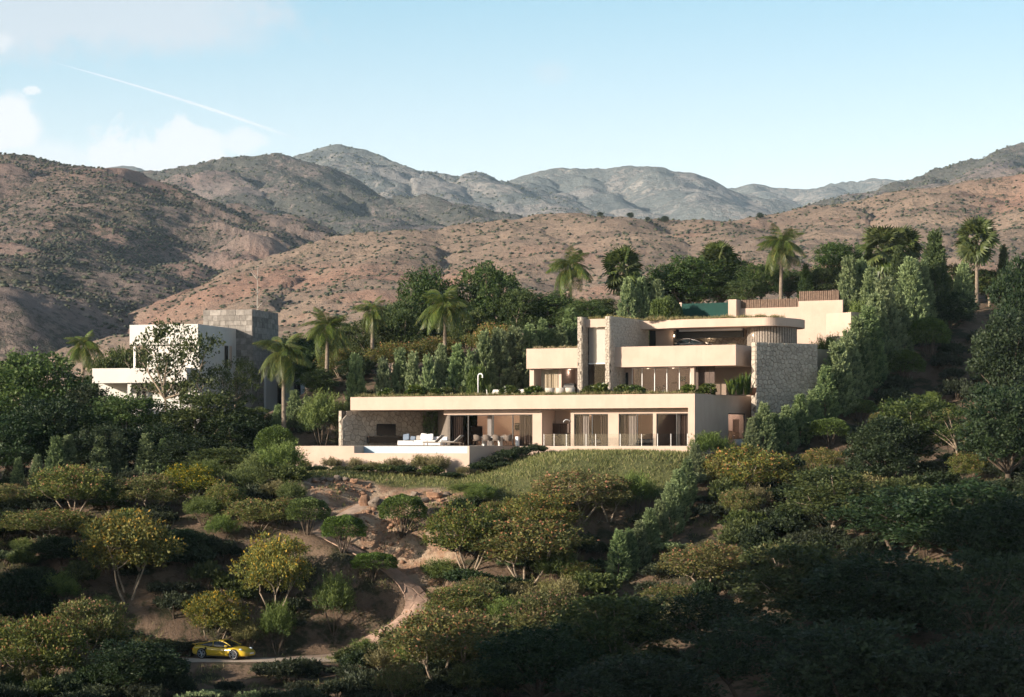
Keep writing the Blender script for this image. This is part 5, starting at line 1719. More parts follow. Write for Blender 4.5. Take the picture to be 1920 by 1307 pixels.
# ---------------------------------------------------------------- broad trees
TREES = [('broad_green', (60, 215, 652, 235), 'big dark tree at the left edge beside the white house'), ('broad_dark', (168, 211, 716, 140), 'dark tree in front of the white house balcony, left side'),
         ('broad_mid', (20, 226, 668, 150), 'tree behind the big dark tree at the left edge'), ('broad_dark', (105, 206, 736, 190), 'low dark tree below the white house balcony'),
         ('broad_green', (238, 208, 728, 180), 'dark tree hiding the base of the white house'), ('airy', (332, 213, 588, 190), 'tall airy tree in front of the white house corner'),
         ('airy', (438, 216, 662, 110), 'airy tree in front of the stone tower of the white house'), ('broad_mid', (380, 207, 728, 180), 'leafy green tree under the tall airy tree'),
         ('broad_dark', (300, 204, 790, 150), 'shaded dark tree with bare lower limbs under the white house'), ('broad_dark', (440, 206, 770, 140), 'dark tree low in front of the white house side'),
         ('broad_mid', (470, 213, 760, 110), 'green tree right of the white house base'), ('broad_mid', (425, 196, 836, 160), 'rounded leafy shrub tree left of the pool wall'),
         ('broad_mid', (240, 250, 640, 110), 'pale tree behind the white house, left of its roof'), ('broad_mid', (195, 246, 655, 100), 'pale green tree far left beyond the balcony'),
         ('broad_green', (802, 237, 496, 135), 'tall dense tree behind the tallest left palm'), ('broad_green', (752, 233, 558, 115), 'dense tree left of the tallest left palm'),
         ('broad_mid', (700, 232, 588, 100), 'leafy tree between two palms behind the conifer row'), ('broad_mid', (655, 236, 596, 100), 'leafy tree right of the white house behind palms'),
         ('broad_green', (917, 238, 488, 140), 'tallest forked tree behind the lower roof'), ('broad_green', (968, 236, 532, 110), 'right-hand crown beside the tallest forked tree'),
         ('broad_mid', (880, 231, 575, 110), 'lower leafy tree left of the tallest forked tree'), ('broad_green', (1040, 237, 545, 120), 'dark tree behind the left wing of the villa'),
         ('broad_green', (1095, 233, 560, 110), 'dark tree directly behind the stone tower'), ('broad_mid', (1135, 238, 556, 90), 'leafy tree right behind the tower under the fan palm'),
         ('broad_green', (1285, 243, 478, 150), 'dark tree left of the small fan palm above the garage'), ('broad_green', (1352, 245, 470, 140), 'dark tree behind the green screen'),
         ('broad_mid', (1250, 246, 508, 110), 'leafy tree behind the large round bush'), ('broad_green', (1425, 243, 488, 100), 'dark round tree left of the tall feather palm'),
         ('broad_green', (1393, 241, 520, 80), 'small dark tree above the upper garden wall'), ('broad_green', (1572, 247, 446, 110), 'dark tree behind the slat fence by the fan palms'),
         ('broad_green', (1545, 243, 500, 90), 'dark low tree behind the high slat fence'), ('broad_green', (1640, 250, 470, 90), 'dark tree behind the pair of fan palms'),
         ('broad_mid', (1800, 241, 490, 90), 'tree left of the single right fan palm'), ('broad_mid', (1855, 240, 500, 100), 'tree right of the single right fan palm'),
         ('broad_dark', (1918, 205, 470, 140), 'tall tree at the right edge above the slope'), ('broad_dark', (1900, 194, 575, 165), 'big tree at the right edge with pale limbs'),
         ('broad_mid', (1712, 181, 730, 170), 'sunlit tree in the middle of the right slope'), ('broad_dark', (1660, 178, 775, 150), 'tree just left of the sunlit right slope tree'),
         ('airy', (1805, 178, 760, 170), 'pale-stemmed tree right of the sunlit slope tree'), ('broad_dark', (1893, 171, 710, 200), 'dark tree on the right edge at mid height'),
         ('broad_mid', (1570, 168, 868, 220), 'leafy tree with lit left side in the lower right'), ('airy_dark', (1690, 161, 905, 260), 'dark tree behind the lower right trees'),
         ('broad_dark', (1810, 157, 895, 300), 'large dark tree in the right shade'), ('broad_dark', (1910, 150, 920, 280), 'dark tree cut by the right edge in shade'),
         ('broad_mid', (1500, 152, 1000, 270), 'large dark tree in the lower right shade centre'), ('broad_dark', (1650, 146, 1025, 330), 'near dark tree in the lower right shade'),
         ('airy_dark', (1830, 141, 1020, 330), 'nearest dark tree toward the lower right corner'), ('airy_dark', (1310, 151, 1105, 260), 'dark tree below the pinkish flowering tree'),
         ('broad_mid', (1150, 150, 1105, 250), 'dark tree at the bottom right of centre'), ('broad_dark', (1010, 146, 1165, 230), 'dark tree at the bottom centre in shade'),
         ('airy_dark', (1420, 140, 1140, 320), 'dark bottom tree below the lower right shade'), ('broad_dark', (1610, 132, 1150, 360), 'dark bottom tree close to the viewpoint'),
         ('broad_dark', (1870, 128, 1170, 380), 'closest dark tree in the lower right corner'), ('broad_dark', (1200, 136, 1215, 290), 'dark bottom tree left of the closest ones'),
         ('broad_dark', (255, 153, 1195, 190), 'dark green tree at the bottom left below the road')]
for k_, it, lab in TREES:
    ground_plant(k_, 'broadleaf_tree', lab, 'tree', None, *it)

# trees on the slopes beside the view; their shade falls into it
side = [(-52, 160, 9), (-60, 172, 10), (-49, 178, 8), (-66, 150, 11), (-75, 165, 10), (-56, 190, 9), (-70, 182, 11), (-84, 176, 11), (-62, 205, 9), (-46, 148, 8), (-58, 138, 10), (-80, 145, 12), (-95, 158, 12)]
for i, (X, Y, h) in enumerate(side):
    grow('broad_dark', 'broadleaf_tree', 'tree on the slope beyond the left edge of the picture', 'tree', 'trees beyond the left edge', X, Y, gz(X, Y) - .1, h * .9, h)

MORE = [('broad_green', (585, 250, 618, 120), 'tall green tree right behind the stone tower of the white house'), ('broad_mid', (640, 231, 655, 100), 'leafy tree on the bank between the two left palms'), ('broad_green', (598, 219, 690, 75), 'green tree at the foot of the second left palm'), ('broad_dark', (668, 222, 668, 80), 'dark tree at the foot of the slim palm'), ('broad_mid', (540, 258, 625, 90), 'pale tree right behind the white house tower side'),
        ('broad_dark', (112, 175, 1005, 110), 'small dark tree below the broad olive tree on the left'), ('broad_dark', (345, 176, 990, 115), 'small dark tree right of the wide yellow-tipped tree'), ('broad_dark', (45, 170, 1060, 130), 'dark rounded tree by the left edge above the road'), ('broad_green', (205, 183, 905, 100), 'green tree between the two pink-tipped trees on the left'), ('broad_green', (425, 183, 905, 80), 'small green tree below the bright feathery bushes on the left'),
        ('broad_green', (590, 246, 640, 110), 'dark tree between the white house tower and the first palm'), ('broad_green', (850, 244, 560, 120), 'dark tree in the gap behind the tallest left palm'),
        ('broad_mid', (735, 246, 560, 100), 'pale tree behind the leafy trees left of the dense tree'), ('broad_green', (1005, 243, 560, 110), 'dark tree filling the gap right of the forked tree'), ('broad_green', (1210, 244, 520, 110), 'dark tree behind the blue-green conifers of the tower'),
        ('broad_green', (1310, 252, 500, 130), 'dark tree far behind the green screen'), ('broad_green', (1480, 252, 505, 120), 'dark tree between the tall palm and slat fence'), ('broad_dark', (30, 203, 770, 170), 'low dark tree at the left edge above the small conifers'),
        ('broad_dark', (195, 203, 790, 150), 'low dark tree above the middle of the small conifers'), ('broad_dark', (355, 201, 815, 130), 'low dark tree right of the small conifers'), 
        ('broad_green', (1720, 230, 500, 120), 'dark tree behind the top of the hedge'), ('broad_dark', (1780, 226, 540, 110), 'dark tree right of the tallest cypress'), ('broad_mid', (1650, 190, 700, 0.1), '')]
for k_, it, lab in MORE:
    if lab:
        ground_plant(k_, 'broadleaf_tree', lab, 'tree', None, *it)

# ---------------------------------------------------------------- palms
def palm_parts(seed, L, droop, nl, width, fan=False):
    """one frond as a mesh along +x"""
    rr = random.Random(seed); r = np.random.default_rng(seed)
    pts = []
    for i in range(15):
        t = i / 14
        pts.append((L * (t - .22 * droop * t * t), 0, L * (.5 * t * (1 - .25 * droop) - droop * .82 * t * t)))
    pts = np.array(pts)
    vs, fs, tint = [], [], []
    def add(a, b, w0, w1, side, tn):
        k = len(vs)
        vs.extend([a - side * w0, a + side * w0, b + side * w1, b - side * w1]); fs.append((k, k + 1, k + 2, k + 3)); tint.append(tn)
    for i in range(14):
        add(pts[i], pts[i + 1], .035 * (1 - i / 15), .035 * (1 - (i + 1) / 15), np.array([0, 1.0, 0]), .75)
    for j in range(nl):
        t = .12 + .88 * j / nl
        p = np.array([np.interp(t * 14, np.arange(15), pts[:, q]) for q in range(3)])
        tg = pts[min(14, int(t * 14) + 1)] - pts[max(0, int(t * 14) - 1)]; tg /= np.linalg.norm(tg)
        ll = L * .34 * math.sin(math.pi * min(.97, .18 + t * .8)) ** .8
        for s in (-1, 1):
            d = np.array([0, s * 1.0, 0]) + tg * .65 + np.array([0, 0, -.25 - .5 * droop]) + r.normal(size=3) * .12
            d /= np.linalg.norm(d)
            q = p + d * ll * .55
            d2 = d + np.array([0, 0, -.65]); d2 /= np.linalg.norm(d2)
            e = q + d2 * ll * .5
            tn = min(.88, .25 + .5 * r.random()) if rr.random() > .055 else .93
            add(p, q, width * .7, width, tg, tn); add(q, e, width, width * .2, tg, tn)
    me = np_mesh('frond', np.array(vs), np.array(fs)); face_attr(me, 'tint', tint)
    return me

def fan_frond(seed, L):
    rr = random.Random(seed)
    vs, fs, tint = [], [], []
    pl = L * .5
    def add(a, b, w0, w1, sd, tn):
        k = len(vs); a, b, sd = np.array(a), np.array(b), np.array(sd)
        vs.extend([a - sd * w0, a + sd * w0, b + sd * w1, b - sd * w1]); fs.append((k, k + 1, k + 2, k + 3)); tint.append(tn)
    add((0, 0, 0), (pl, 0, pl * .12), .03, .02, (0, 1, 0), .6)
    n = 17
    for i in range(n):
        a = (i / (n - 1) - .5) * 3.6
        ll = L * .62 * (1 - .18 * abs(a) / 1.8) * rr.uniform(.9, 1.05)
        d = np.array((math.cos(a), math.sin(a), .12 - .1 * abs(a)))
        sd = np.array((-math.sin(a), math.cos(a), .25 if i % 2 else -.25))
        p = np.array((pl, 0, pl * .12)); q = p + d * ll * .6; e = q + (d + np.array((0, 0, -.55))) * ll * .38
        tn = .2 + .5 * rr.random()
        add(p, q, .02, .075 * L / 1.6, sd, tn); add(q, e, .075 * L / 1.6, .01, sd, tn)
    me = np_mesh('frond', np.array(vs), np.array(fs)); face_attr(me, 'tint', tint)
    return me

FROND = [palm_parts(300 + i, 3.05, (.7, 1.0, 1.25)[i % 3], 54, .02) for i in range(3)]
FANF = [fan_frond(310 + i, 1.7) for i in range(2)]

def palm(px, Y, ctop, label, cat='palm tree', fan=False, n=24, size=1.0, lean=.3, seed=0):
    rr = random.Random(900 + seed)
    X = PX(px, Y); z0 = gz(X, Y) - .2
    hz = ZY(ctop, Y) - z0
    t = thing('fan_palm' if fan else 'feather_palm', label, cat, (X, Y, z0), rr.uniform(0, 6.28), 'fan palms on the upper slope' if fan else 'feather palms around the villa')
    mb = MB(); pts = []
    lx, ly = rr.uniform(-lean, lean), rr.uniform(-lean, lean)
    for i in range(13):
        q = i / 12
        pts.append((lx * math.sin(q * 1.6), ly * math.sin(q * 1.6), hz * q))
    r0 = .17 if not fan else .16
    mb.tube(pts, [r0 * (1.35 - .55 * i / 12) * (1 + .05 * (i % 2)) for i in range(13)], 9)
    top = Vector(pts[-1])
    mb.build('trunk', M['palm_bark'], t, True)
    if not fan:
        mb = MB(); mb.tube([top + Vector((0, 0, -.5)), top + Vector((0, 0, .1)), top + Vector((0, 0, .55))], [.14, .16, .05], 8)
        mb.build('crownshaft', M['leaf_ball'], t, True)
    for i in range(n):
        me = (FANF if fan else FROND)[i % (2 if fan else 3)]
        if not me.materials: me.materials.append(M['fan_leaf' if fan else 'palm_leaf'])
        f = bpy.data.objects.new('frond', me); link(f, t)
        e = 1 - i / (n - 1)                                # 1 = upright, 0 = hanging
        f.location = top + Vector((0, 0, .1 + .35 * e if not fan else -.1 + .35 * e))
        pitch = R(-62 + 100 * (1 - e) + rr.uniform(-8, 8)) if not fan else R(-72 + 135 * (1 - e) + rr.uniform(-9, 9))
        f.rotation_euler = (rr.uniform(-1.2, 1.2) if fan else rr.uniform(-.25, .25), pitch, i * 2.39996 + rr.uniform(-.2, .2))
        s = size * rr.uniform(.85, 1.1) * (1 - .18 * e)
        f.scale = (s, s, s)
    return t

PALMS = [((533, 208, 668), 'feather palm in front of the stone tower of the white house', 1.15), ((612, 222, 622), 'feather palm right of the white house roof', 1.1), ((697, 227, 590), 'slim feather palm behind the middle of the conifer row', .8),
         ((832, 215.5, 580), 'tallest feather palm, rising above the lower roof', 1.12), ((1072, 238, 508), 'feather palm against the hill left of the stone tower', 1.1), ((1464, 240, 466), 'tall feather palm above the upper garden wall', 1.15),
         ((150, 238, 655), 'small feather palm at the far left beyond the balcony', .9)]
for i, (a, lab, s) in enumerate(PALMS):
    palm(*a, lab, n=32 if s > .85 else 24, size=s, seed=i)
FANS = [((1168, 239, 505), 'dark fan palm behind the stone tower', 1.5), ((1347, 244, 490), 'short fan palm half hidden above the green screen', 1.35), ((1653, 238, 468), 'left one of the pair of fan palms above the hedge', 1.65),
        ((1692, 243, 465), 'right one of the pair of fan palms above the hedge', 1.5), ((1832, 237, 452), 'single fan palm with tall trunk at the far right', 1.55)]
for i, (a, lab, s) in enumerate(FANS):
    palm(*a, lab, fan=True, n=42, size=s, seed=20 + i, lean=.12)

# ---------------------------------------------------------------- planting at the pool wall and on the roofs
pb = []
for i, px in enumerate([535, 556, 577, 598, 618, 640, 660, 681, 702, 722, 744, 765, 786, 808, 828, 850, 872]):
    v = VP - 1.1 - (i % 2) * .9
    u = H.U(px, v); p = H.W(u, v)
    px += LR.uniform(-7, 7)
    top = (864, 862, 860, 860, 858, 864, 856, 861, 856, 858, 852, 860, 854, 862, 856, 868, 866)[i] + (i % 2) * 7 + LR.uniform(2, 14)
    pb.append((('pale_bush', 'dark_bush')[i % 2], (px, p.y, top, LR.uniform(28, 54))))
for kk, nm in (('pale_bush', 'pale feathery bush in the row in front of the pool wall'), ('dark_bush', 'dark leafy bush in the row in front of the pool wall')):
    row(kk, 'bush', 'bush', 'bushes in front of the pool wall', nm, [q[1] for q in pb if q[0] == kk], .6)
row('dark_bush', 'bush', 'bush', 'bushes at the pool terrace corner', 'dark bush climbing beside the right side of the pool terrace', [(902, 189.5, 866, 44), (926, 191, 854, 48), (950, 192.5, 843, 46), (974, 193.6, 838, 44), (1004, 194.2, 834, 46), (940, 190, 868, 40)], .6)
row('dark_bush', 'bush', 'bush', 'bushes left of the pool wall', 'dark bush on the ground left of the pool wall', [(505, 195, 880, 40), (525, 194, 872, 40), (545, 192.5, 874, 40)], .6)

def roof_plant(kind, name, label, cat, group, px, v, w, h, z=ZS1 + .02):
    p = H.W(H.U(px, v), v, z)
    grow(kind, name, label, cat, group, p.x, p.y, p.z, w, h)

rs = [(726, 1.2), (778, 1.5), (790, 2.0), (822, 1.4), (836, 2.0), (955, 1.3), (1001, 1.4), (1108, 1.3), (1127, 1.0), (1167, 1.7), (1191, 1.2), (1291, 1.3), (1327, 4.0)]
for i, (px, v) in enumerate(rs):
    roof_plant('rosette', 'roof_shrub', (ORD[i] if i < len(rs) - 1 else 'rightmost') + ' glossy rounded shrub on the lower roof edge', 'shrub', 'rounded shrubs on the lower roof', px, v, LR.uniform(1.35, 1.75), LR.uniform(.85, 1.25))
for px, v, lab in ((868, 1.5, 'spiky flowering clump on the roof left of the white shower'), (884, 2.0, 'dark leafy clump right at the foot of the white shower'), (918, 2.2, 'spiky clump on the roof right of the white shower')):
    roof_plant('sword', 'spiky_plant', lab, 'plant', 'spiky plants on the lower roof', px, v, 1.2, 1.15)
for px, v, s, lab in ((1372, 5.5, 1.5, 'paddle-leaved plant on the right end of the lower roof, left one'), (1388, 6.5, 1.8, 'tall paddle-leaved plant in the middle of the lower roof right end'), (1402, 7.6, 2.1, 'tallest paddle-leaved plant beside the grey retaining wall')):
    roof_plant('paddle', 'paddle_plant', lab, 'plant', 'paddle-leaved plants on the roof end', px, v, 1.6, s)

# ---------------------------------------------------------------- scrub on the slopes
def scatter_ok(X, Y):
    for pts, r in ((path_pts, 1.7), (road_pts, 2.9)):
        if ((pts[:, 0] - X) ** 2 + (pts[:, 1] - Y) ** 2).min() < r * r:
            return False
    u, v = UV(X, Y)
    if -35 < u < 2 and -9 < v < 24:
        return False
    if poly_mask(np.array([X]), np.array([Y]), LAWN)[0]:
        return False
    return True

# thick bushes that fill the slope between the trees, named after what stands nearest
LM = [(PX(it[0], it[1]), it[1], t) for it, t in [((513, 171.6), 'yellow-flowered tree above the car'), ((484, 180.5), 'pale olive tree beside the highest dome tree'), ((240, 171.5), 'wide yellow-tipped tree'), ((172, 163), 'lit olive tree by the road'), ((403, 169.3), 'tree directly behind the car'),
      ((135, 182), 'pink-tipped tree under the left conifers'), ((285, 182.5), 'pink-tipped tree atop the left slope'), ((352, 184), 'yellow-tipped tree atop the left slope'), ((85, 178.5), 'broad olive tree at far left'), ((880, 173.3), 'pale-stemmed olive tree'), ((985, 171.8), 'wide rust-tipped tree'),
      ((1085, 179), 'orange-tipped tree below the lawn'), ((1402, 182), 'orange tree with forked stems'), ((1330, 165), 'pinkish tree at lower right'), ((830, 153), 'large pink-tipped tree at bottom'), ((577, 177.6), 'highest dome tree'), ((643, 175.8), 'dome tree in the path bend'), ((700, 173.7), 'shaded dome tree by the path'),
      ((755, 178.6), 'dome tree by the boulders'), ((461, 186), 'bright bush by the bank'), ((625, 171.6), 'shaded feathery bush'), ((520, 169.2), 'feathery bush behind the car'), ((828, 174.5), 'feathery bush at the path bend'), ((1216, 174), 'lower hedge conifers'), ((1275, 179.5), 'upper hedge conifers'),
      ((1692, 212), 'lower dome tree on the right slope'), ((1741, 217), 'upper dome tree on the right slope'), ((1715, 181), 'sunlit right slope tree'), ((1556, 196), 'dome tree right of the villa')]]
USED = set()
def near_label(desc, X, Y):
    q = sorted(LM, key=lambda l: (l[0] - X) ** 2 + (l[1] - Y) ** 2)[:4]
    def rel(l):
        dx, dy = X - l[0], Y - l[1]
        return ('left of' if dx < 0 else 'right of') if abs(dx) > abs(dy) * .8 else ('above' if dy > 0 else 'below')
    first = f'{desc} {rel(q[0])} the {q[0][2]}'
    for lab in [first] + [f'{desc} between the {q[0][2]} and the {o[2]}' for o in q[1:]] + [f'{desc} {rel(q[1])} the {q[1][2]}']:
        if len(lab.split()) <= 16 and lab not in USED:
            USED.add(lab)
            return lab
    return first

sr = random.Random(77)
cnt = 0
while cnt < 230:
    Y = sr.uniform(147, 186); px = sr.uniform(-40, 1960)
    if px > 900 and Y < 158 and sr.random() < .7:
        continue
    X = PX(px, Y)
    if not scatter_ok(X, Y) or (590 < px < 840 and Y > 167) or (340 < px < 500 and 158.5 < Y < 165):
        continue
    s = sr.uniform(.6, 1.25)
    k_ = 'scrub' if sr.random() < .86 else 'grey_scrub'
    grow(k_, 'low_shrub', near_label('low dark shrub' if k_ == 'scrub' else 'low grey-green shrub', X, Y), 'shrub', 'low shrubs on the slope' if k_ == 'scrub' else 'grey shrubs on the slope', X, Y, gz(X, Y) - .08, 2.9 * s, 1.1 * s * sr.uniform(.8, 1.3))
    cnt += 1
cnt = 0
while cnt < 70:
    Y = sr.uniform(186, 236); px = sr.choice([sr.uniform(-20, 520), sr.uniform(1590, 1960), sr.uniform(600, 1000)])
    X = PX(px, Y)
    if not scatter_ok(X, Y) or (px < 1000 and px > 590 and Y < 213):
        continue
    s = sr.uniform(.9, 1.7)
    grow('scrub', 'low_shrub', 'low dark shrub under the upper trees', 'shrub', 'low shrubs under the upper trees', X, Y, gz(X, Y) - .08, 2.2 * s, 1.1 * s)
    cnt += 1

def fill(n, px0, px1, Y0, Y1, wr, hr, gap):
    done, tries = 0, 0
    while done < n and tries < 9000:
        tries += 1
        Y = sr.uniform(Y0, Y1); px = sr.uniform(px0, px1); X = PX(px, Y)
        if not scatter_ok(X, Y) or (px < 350 and Y > 182) or (1120 < px < 1345 and 166 < Y < 184) or (560 < px < 860 and Y > 165) or (320 < px < 660 and Y < 168.5):
            continue
        w = sr.uniform(*wr)
        if any((X - a) ** 2 + ((Y - b) * 1.0) ** 2 < (gap * (w + min(c, 4)) / 2) ** 2 for a, b, c in PLACED if abs(a - X) < 6 and abs(b - Y) < 6 and c > 1.9):
            continue
        k_ = sr.choice(['dark_bush', 'dark_bush', 'dark_bush', 'olive', 'feather', 'pale_bush'])
        if k_ in ('olive', 'feather'): h = w * sr.uniform(.7, .95)
        else: h = sr.uniform(*hr)
        ds = {'dark_bush': 'dark leafy bush', 'olive': 'olive bush', 'feather': 'feathery bush', 'pale_bush': 'dull pale bush'}[k_]
        size = 'large' if w > (wr[0] + wr[1]) / 2 else 'small'
        lab = near_label(f'{size} {ds}', X, Y)
        grow(k_, 'slope_bush', lab, 'bush', 'bushes filling the slope', X, Y, gz(X, Y) - .1, w, h)
        done += 1

fill(95, -40, 960, 149, 188, (2.0, 4.2), (1.1, 2.4), .52)
fill(30, 900, 1330, 158, 181, (2.0, 4.0), (1.1, 2.4), .55)
fill(50, 1290, 1960, 158, 186, (2.0, 4.5), (1.2, 2.8), .55)
fill(8, 1640, 1850, 200, 214, (1.8, 2.6), (.8, 1.4), 1.2)
# ================================================================ grass
def grass(name, label, pts, hmin, hmax, mt, wid=.035, lean=.35, seed=0, dry=.25):
    r = np.random.default_rng(seed)
    n = len(pts)
    d = nrm(np.array([0, 0, 1.0]) + r.normal(size=(n, 3)) * lean)
    d[:, 2] = np.abs(d[:, 2])
    L = r.uniform(hmin, hmax, n)
    t = np.clip(r.random(n) * .85, 0, .88); t = np.where(r.random(n) < dry, .95, t)
    me = leaf_mesh(name, pts, d, L, wid * r.uniform(.7, 1.4, n), t, r)
    o = mesh_obj(name, me, M[mt])
    return tag(o, label, 'grass', None, 'stuff')

def poly_points(poly, n, r):
    a = np.array(poly); lo, hi = a.min(0), a.max(0)
    q = lo + (hi - lo) * r.random((n * 3, 2))
    q = q[poly_mask(q[:, 0], q[:, 1], poly)][:n]
    return q

gr_ = np.random.default_rng(4)
q = poly_points(LAWN, 44000, gr_)
dens = fbm(q[:, 0] / 1.6, q[:, 1] / 1.6, 3, 8)
q = q[dens + gr_.normal(size=len(q)) * .2 > -.08]
q = q + gr_.normal(size=q.shape) * .25
grass('lawn_grass', 'rough green grass on the lawn below the villa', np.column_stack([q, tz(q[:, 0], q[:, 1]) - .03]), .14, .42, 'grass_blade', .04, .4, 1, .12)
q = poly_points(VERGE, 9000, gr_)
q = q + gr_.normal(size=q.shape) * .35
grass('verge_grass', 'bright grass verge below the bend of the path', np.column_stack([q, tz(q[:, 0], q[:, 1]) - .03]), .15, .4, 'grass_blade', .04, .4, 2, .15)
# sparse tufts on the earth bank and the slope
n = 5200
cx = gr_.uniform(-40, 42, n); cy_ = gr_.uniform(148, 190, n)
keep = fbm(cx / 5, cy_ / 5, 3, 15) > .02
cx, cy_ = cx[keep], cy_[keep]
dpath = np.sqrt(((cx[:, None] - path_pts[None, ::2, 0]) ** 2 + (cy_[:, None] - path_pts[None, ::2, 1]) ** 2).min(1))
uu, vv = UV(cx, cy_)
keep = (dpath > 1.6) & ~((uu > -34) & (uu < 1) & (vv > -9)) & (np.abs(cy_ - 165) > 2.6)
cx, cy_ = cx[keep], cy_[keep]
k = np.repeat(np.arange(len(cx)), 14)
q = np.column_stack([cx[k], cy_[k]]) + gr_.normal(size=(len(k), 2)) * .22
grass('slope_grass', 'tufts of grass and weeds on the sandy slope', np.column_stack([q, tz(q[:, 0], q[:, 1]) - .03]), .15, .5, 'grass_blade', .05, .6, 3, .1)

def roof_pts(u0, u1, v0, v1, z, n, r, front=.5):
    u = r.uniform(u0, u1, n); v = v0 + (v1 - v0) * r.random(n) ** (1 / front if front < 1 else front)
    return u, v, np.full(n, z)

def roof_grass(name, label, u0, u1, v0, v1, z, n, mt, hmin, hmax, seed, dry=.3, clump=.9, thr=-.12):
    r = np.random.default_rng(seed)
    u = r.uniform(u0, u1, n); v = v0 + (v1 - v0) * r.random(n) ** 1.6
    c = fbm(u / clump, v / clump + 5 * seed, 3, seed)
    k = c + r.normal(size=n) * .12 > thr
    u, v, c = u[k], v[k], c[k]
    p = np.array([tuple(H.W(a, b, z)) for a, b in zip(u, v)])
    f = np.clip(.55 + 1.2 * c, .35, 1.4)
    rr = np.random.default_rng(seed + 1)
    m = len(p)
    d = nrm(np.array([0, 0, 1.0]) + rr.normal(size=(m, 3)) * .5); d[:, 2] = np.abs(d[:, 2])
    t = np.where(rr.random(m) < dry, .95, rr.random(m) * .85)
    me = leaf_mesh(name, p, d, rr.uniform(hmin, hmax, m) * f, .03 * rr.uniform(.7, 1.4, m), t, rr)
    return tag(mesh_obj(name, me, M[mt]), label, 'grass', None, 'stuff')

roof_grass('roof_grass', 'green sedge and low ground cover along the lower roof edge', UL + .2, -.2, .12, 3.5, ZS1 + .01, 15000, 'grass_blade', .16, .42, 11, .1)
roof_grass('roof_grass', 'tufts of dry yellow grass along the lower roof edge', UL + .5, -.2, .1, 1.6, ZS1 + .01, 9000, 'dry_grass', .2, .5, 12, .2, .7, .08)
roof_grass('roof_grass', 'thin dry grass on the left wing roof', ULW + .2, UF0, V1 + .1, V1 + 2, Z1b + .01, 5000, 'dry_grass', .12, .36, 13, .3, .8, -.05)
roof_grass('roof_grass', 'dry golden grass along the garage roof', UTW + .6, ug1 + 1.2, VR + .12, VR + 2.2, zr1, 9000, 'dry_grass', .15, .5, 14, .35, .8, -.15)
roof_grass('roof_grass', 'grass tuft on the stair tower lintel', uf[1] + .1, uf[2] - .05, 8.9, 10, zl1 - .02, 1600, 'dry_grass', .2, .5, 15, .3, .6, -.2)
roof_grass('roof_grass', 'green grass on top of the tower stone wall', UTW - .4, UTW - .05, 8.3, VTE - .3, ZT, 1600, 'dry_grass', .1, .3, 16, .3, .6, .0)
roof_grass('roof_grass', 'small grass tuft at the end of the garage parapet', H.U(1366, 9.2), H.U(1379, 9.2), 9.1, 9.3, Z1b, 500, 'dry_grass', .18, .42, 17, .3, 5, -2)

# ================================================================ path and road
def strip(name, pts, pz, half, mt, label, dz):
    tan = np.gradient(pts, axis=0); tan /= np.linalg.norm(tan, axis=1, keepdims=True)
    nor = np.stack([-tan[:, 1], tan[:, 0]], 1)
    rows = []
    cols = (-1, -.5, 0, .5, 1)
    for i, c in enumerate(cols):
        wob = half * c * (1 + (.16 * fbm(np.arange(len(pts)) / 7.0, np.full(len(pts), c * 3.0), 3, 60 + i) if abs(c) == 1 else 0))
        q = pts + nor * (np.asarray(wob)[:, None] if np.ndim(wob) else wob)
        rows.append(np.column_stack([q, tz(q[:, 0], q[:, 1]) + (dz if abs(c) < 1 else -.06)]))
    v = np.stack(rows, 1).reshape(-1, 3); m = len(cols)
    f = np.array([(i * m + j, (i + 1) * m + j, (i + 1) * m + j + 1, i * m + j + 1) for i in range(len(pts) - 1) for j in range(m - 1)])
    me = np_mesh(name, v, f, True)
    return tag(mesh_obj(name, me, M[mt]), label, None, None, 'structure'), nor

mat('path_dust', (0.37, 0.27, 0.205), 0.95, 0.3, 1.6, 0.4, 8)
mat('road_dust', (0.46, 0.37, 0.29), 0.95, 0.22, 0.8, 0.3, 5)
mat('flagstone', (0.40, 0.27, 0.205), 0.9, 0.25, 2.5, 0.4, 12, obj_var=.12)
path_obj, pnor = strip('path', path_pts, path_z, .98, 'path_dust', 'winding earth path climbing from the road', .075)
road_obj, _ = strip('road', road_pts, road_z, 2.1, 'road_dust', 'pale unpaved road at the bottom of the slope', .06)
# flagstones on the lower bends
s0 = next(i for i, p in enumerate(path_pts) if i > 20 and p[1] < 178.2); s1 = len(path_pts) - 14
arcl = np.concatenate([[0], np.cumsum(np.linalg.norm(np.diff(path_pts, axis=0), axis=1))])
fl = arcl[s1] - arcl[s0]
rfl = random.Random(8)
for poly in polygon_cells(fl, 1.85, .9, .62, 9):
    a = inset(poly, .02); b = inset(a, .02)
    def mp(p, z):
        s = arcl[s0] + p[0]; t = p[1] - .925
        x = np.interp(s, arcl, path_pts[:, 0]); y = np.interp(s, arcl, path_pts[:, 1])
        nx, ny = np.interp(s, arcl, pnor[:, 0]), np.interp(s, arcl, pnor[:, 1])
        return (x + nx * t, y + ny * t, gz(x + nx * t, y + ny * t) + z)
    n = len(a); h = .10 + rfl.uniform(0, .02)
    mb = MB()
    mb.add([mp(p, .04) for p in a] + [mp(p, h) for p in a] + [mp(p, h + .015) for p in b],
           [(i, (i + 1) % n, n + (i + 1) % n, n + i) for i in range(n)] + [(n + i, n + (i + 1) % n, 2 * n + (i + 1) % n, 2 * n + i) for i in range(n)] + [tuple(range(2 * n, 3 * n))])
    mb.build('flagstone', M['flagstone'], path_obj)

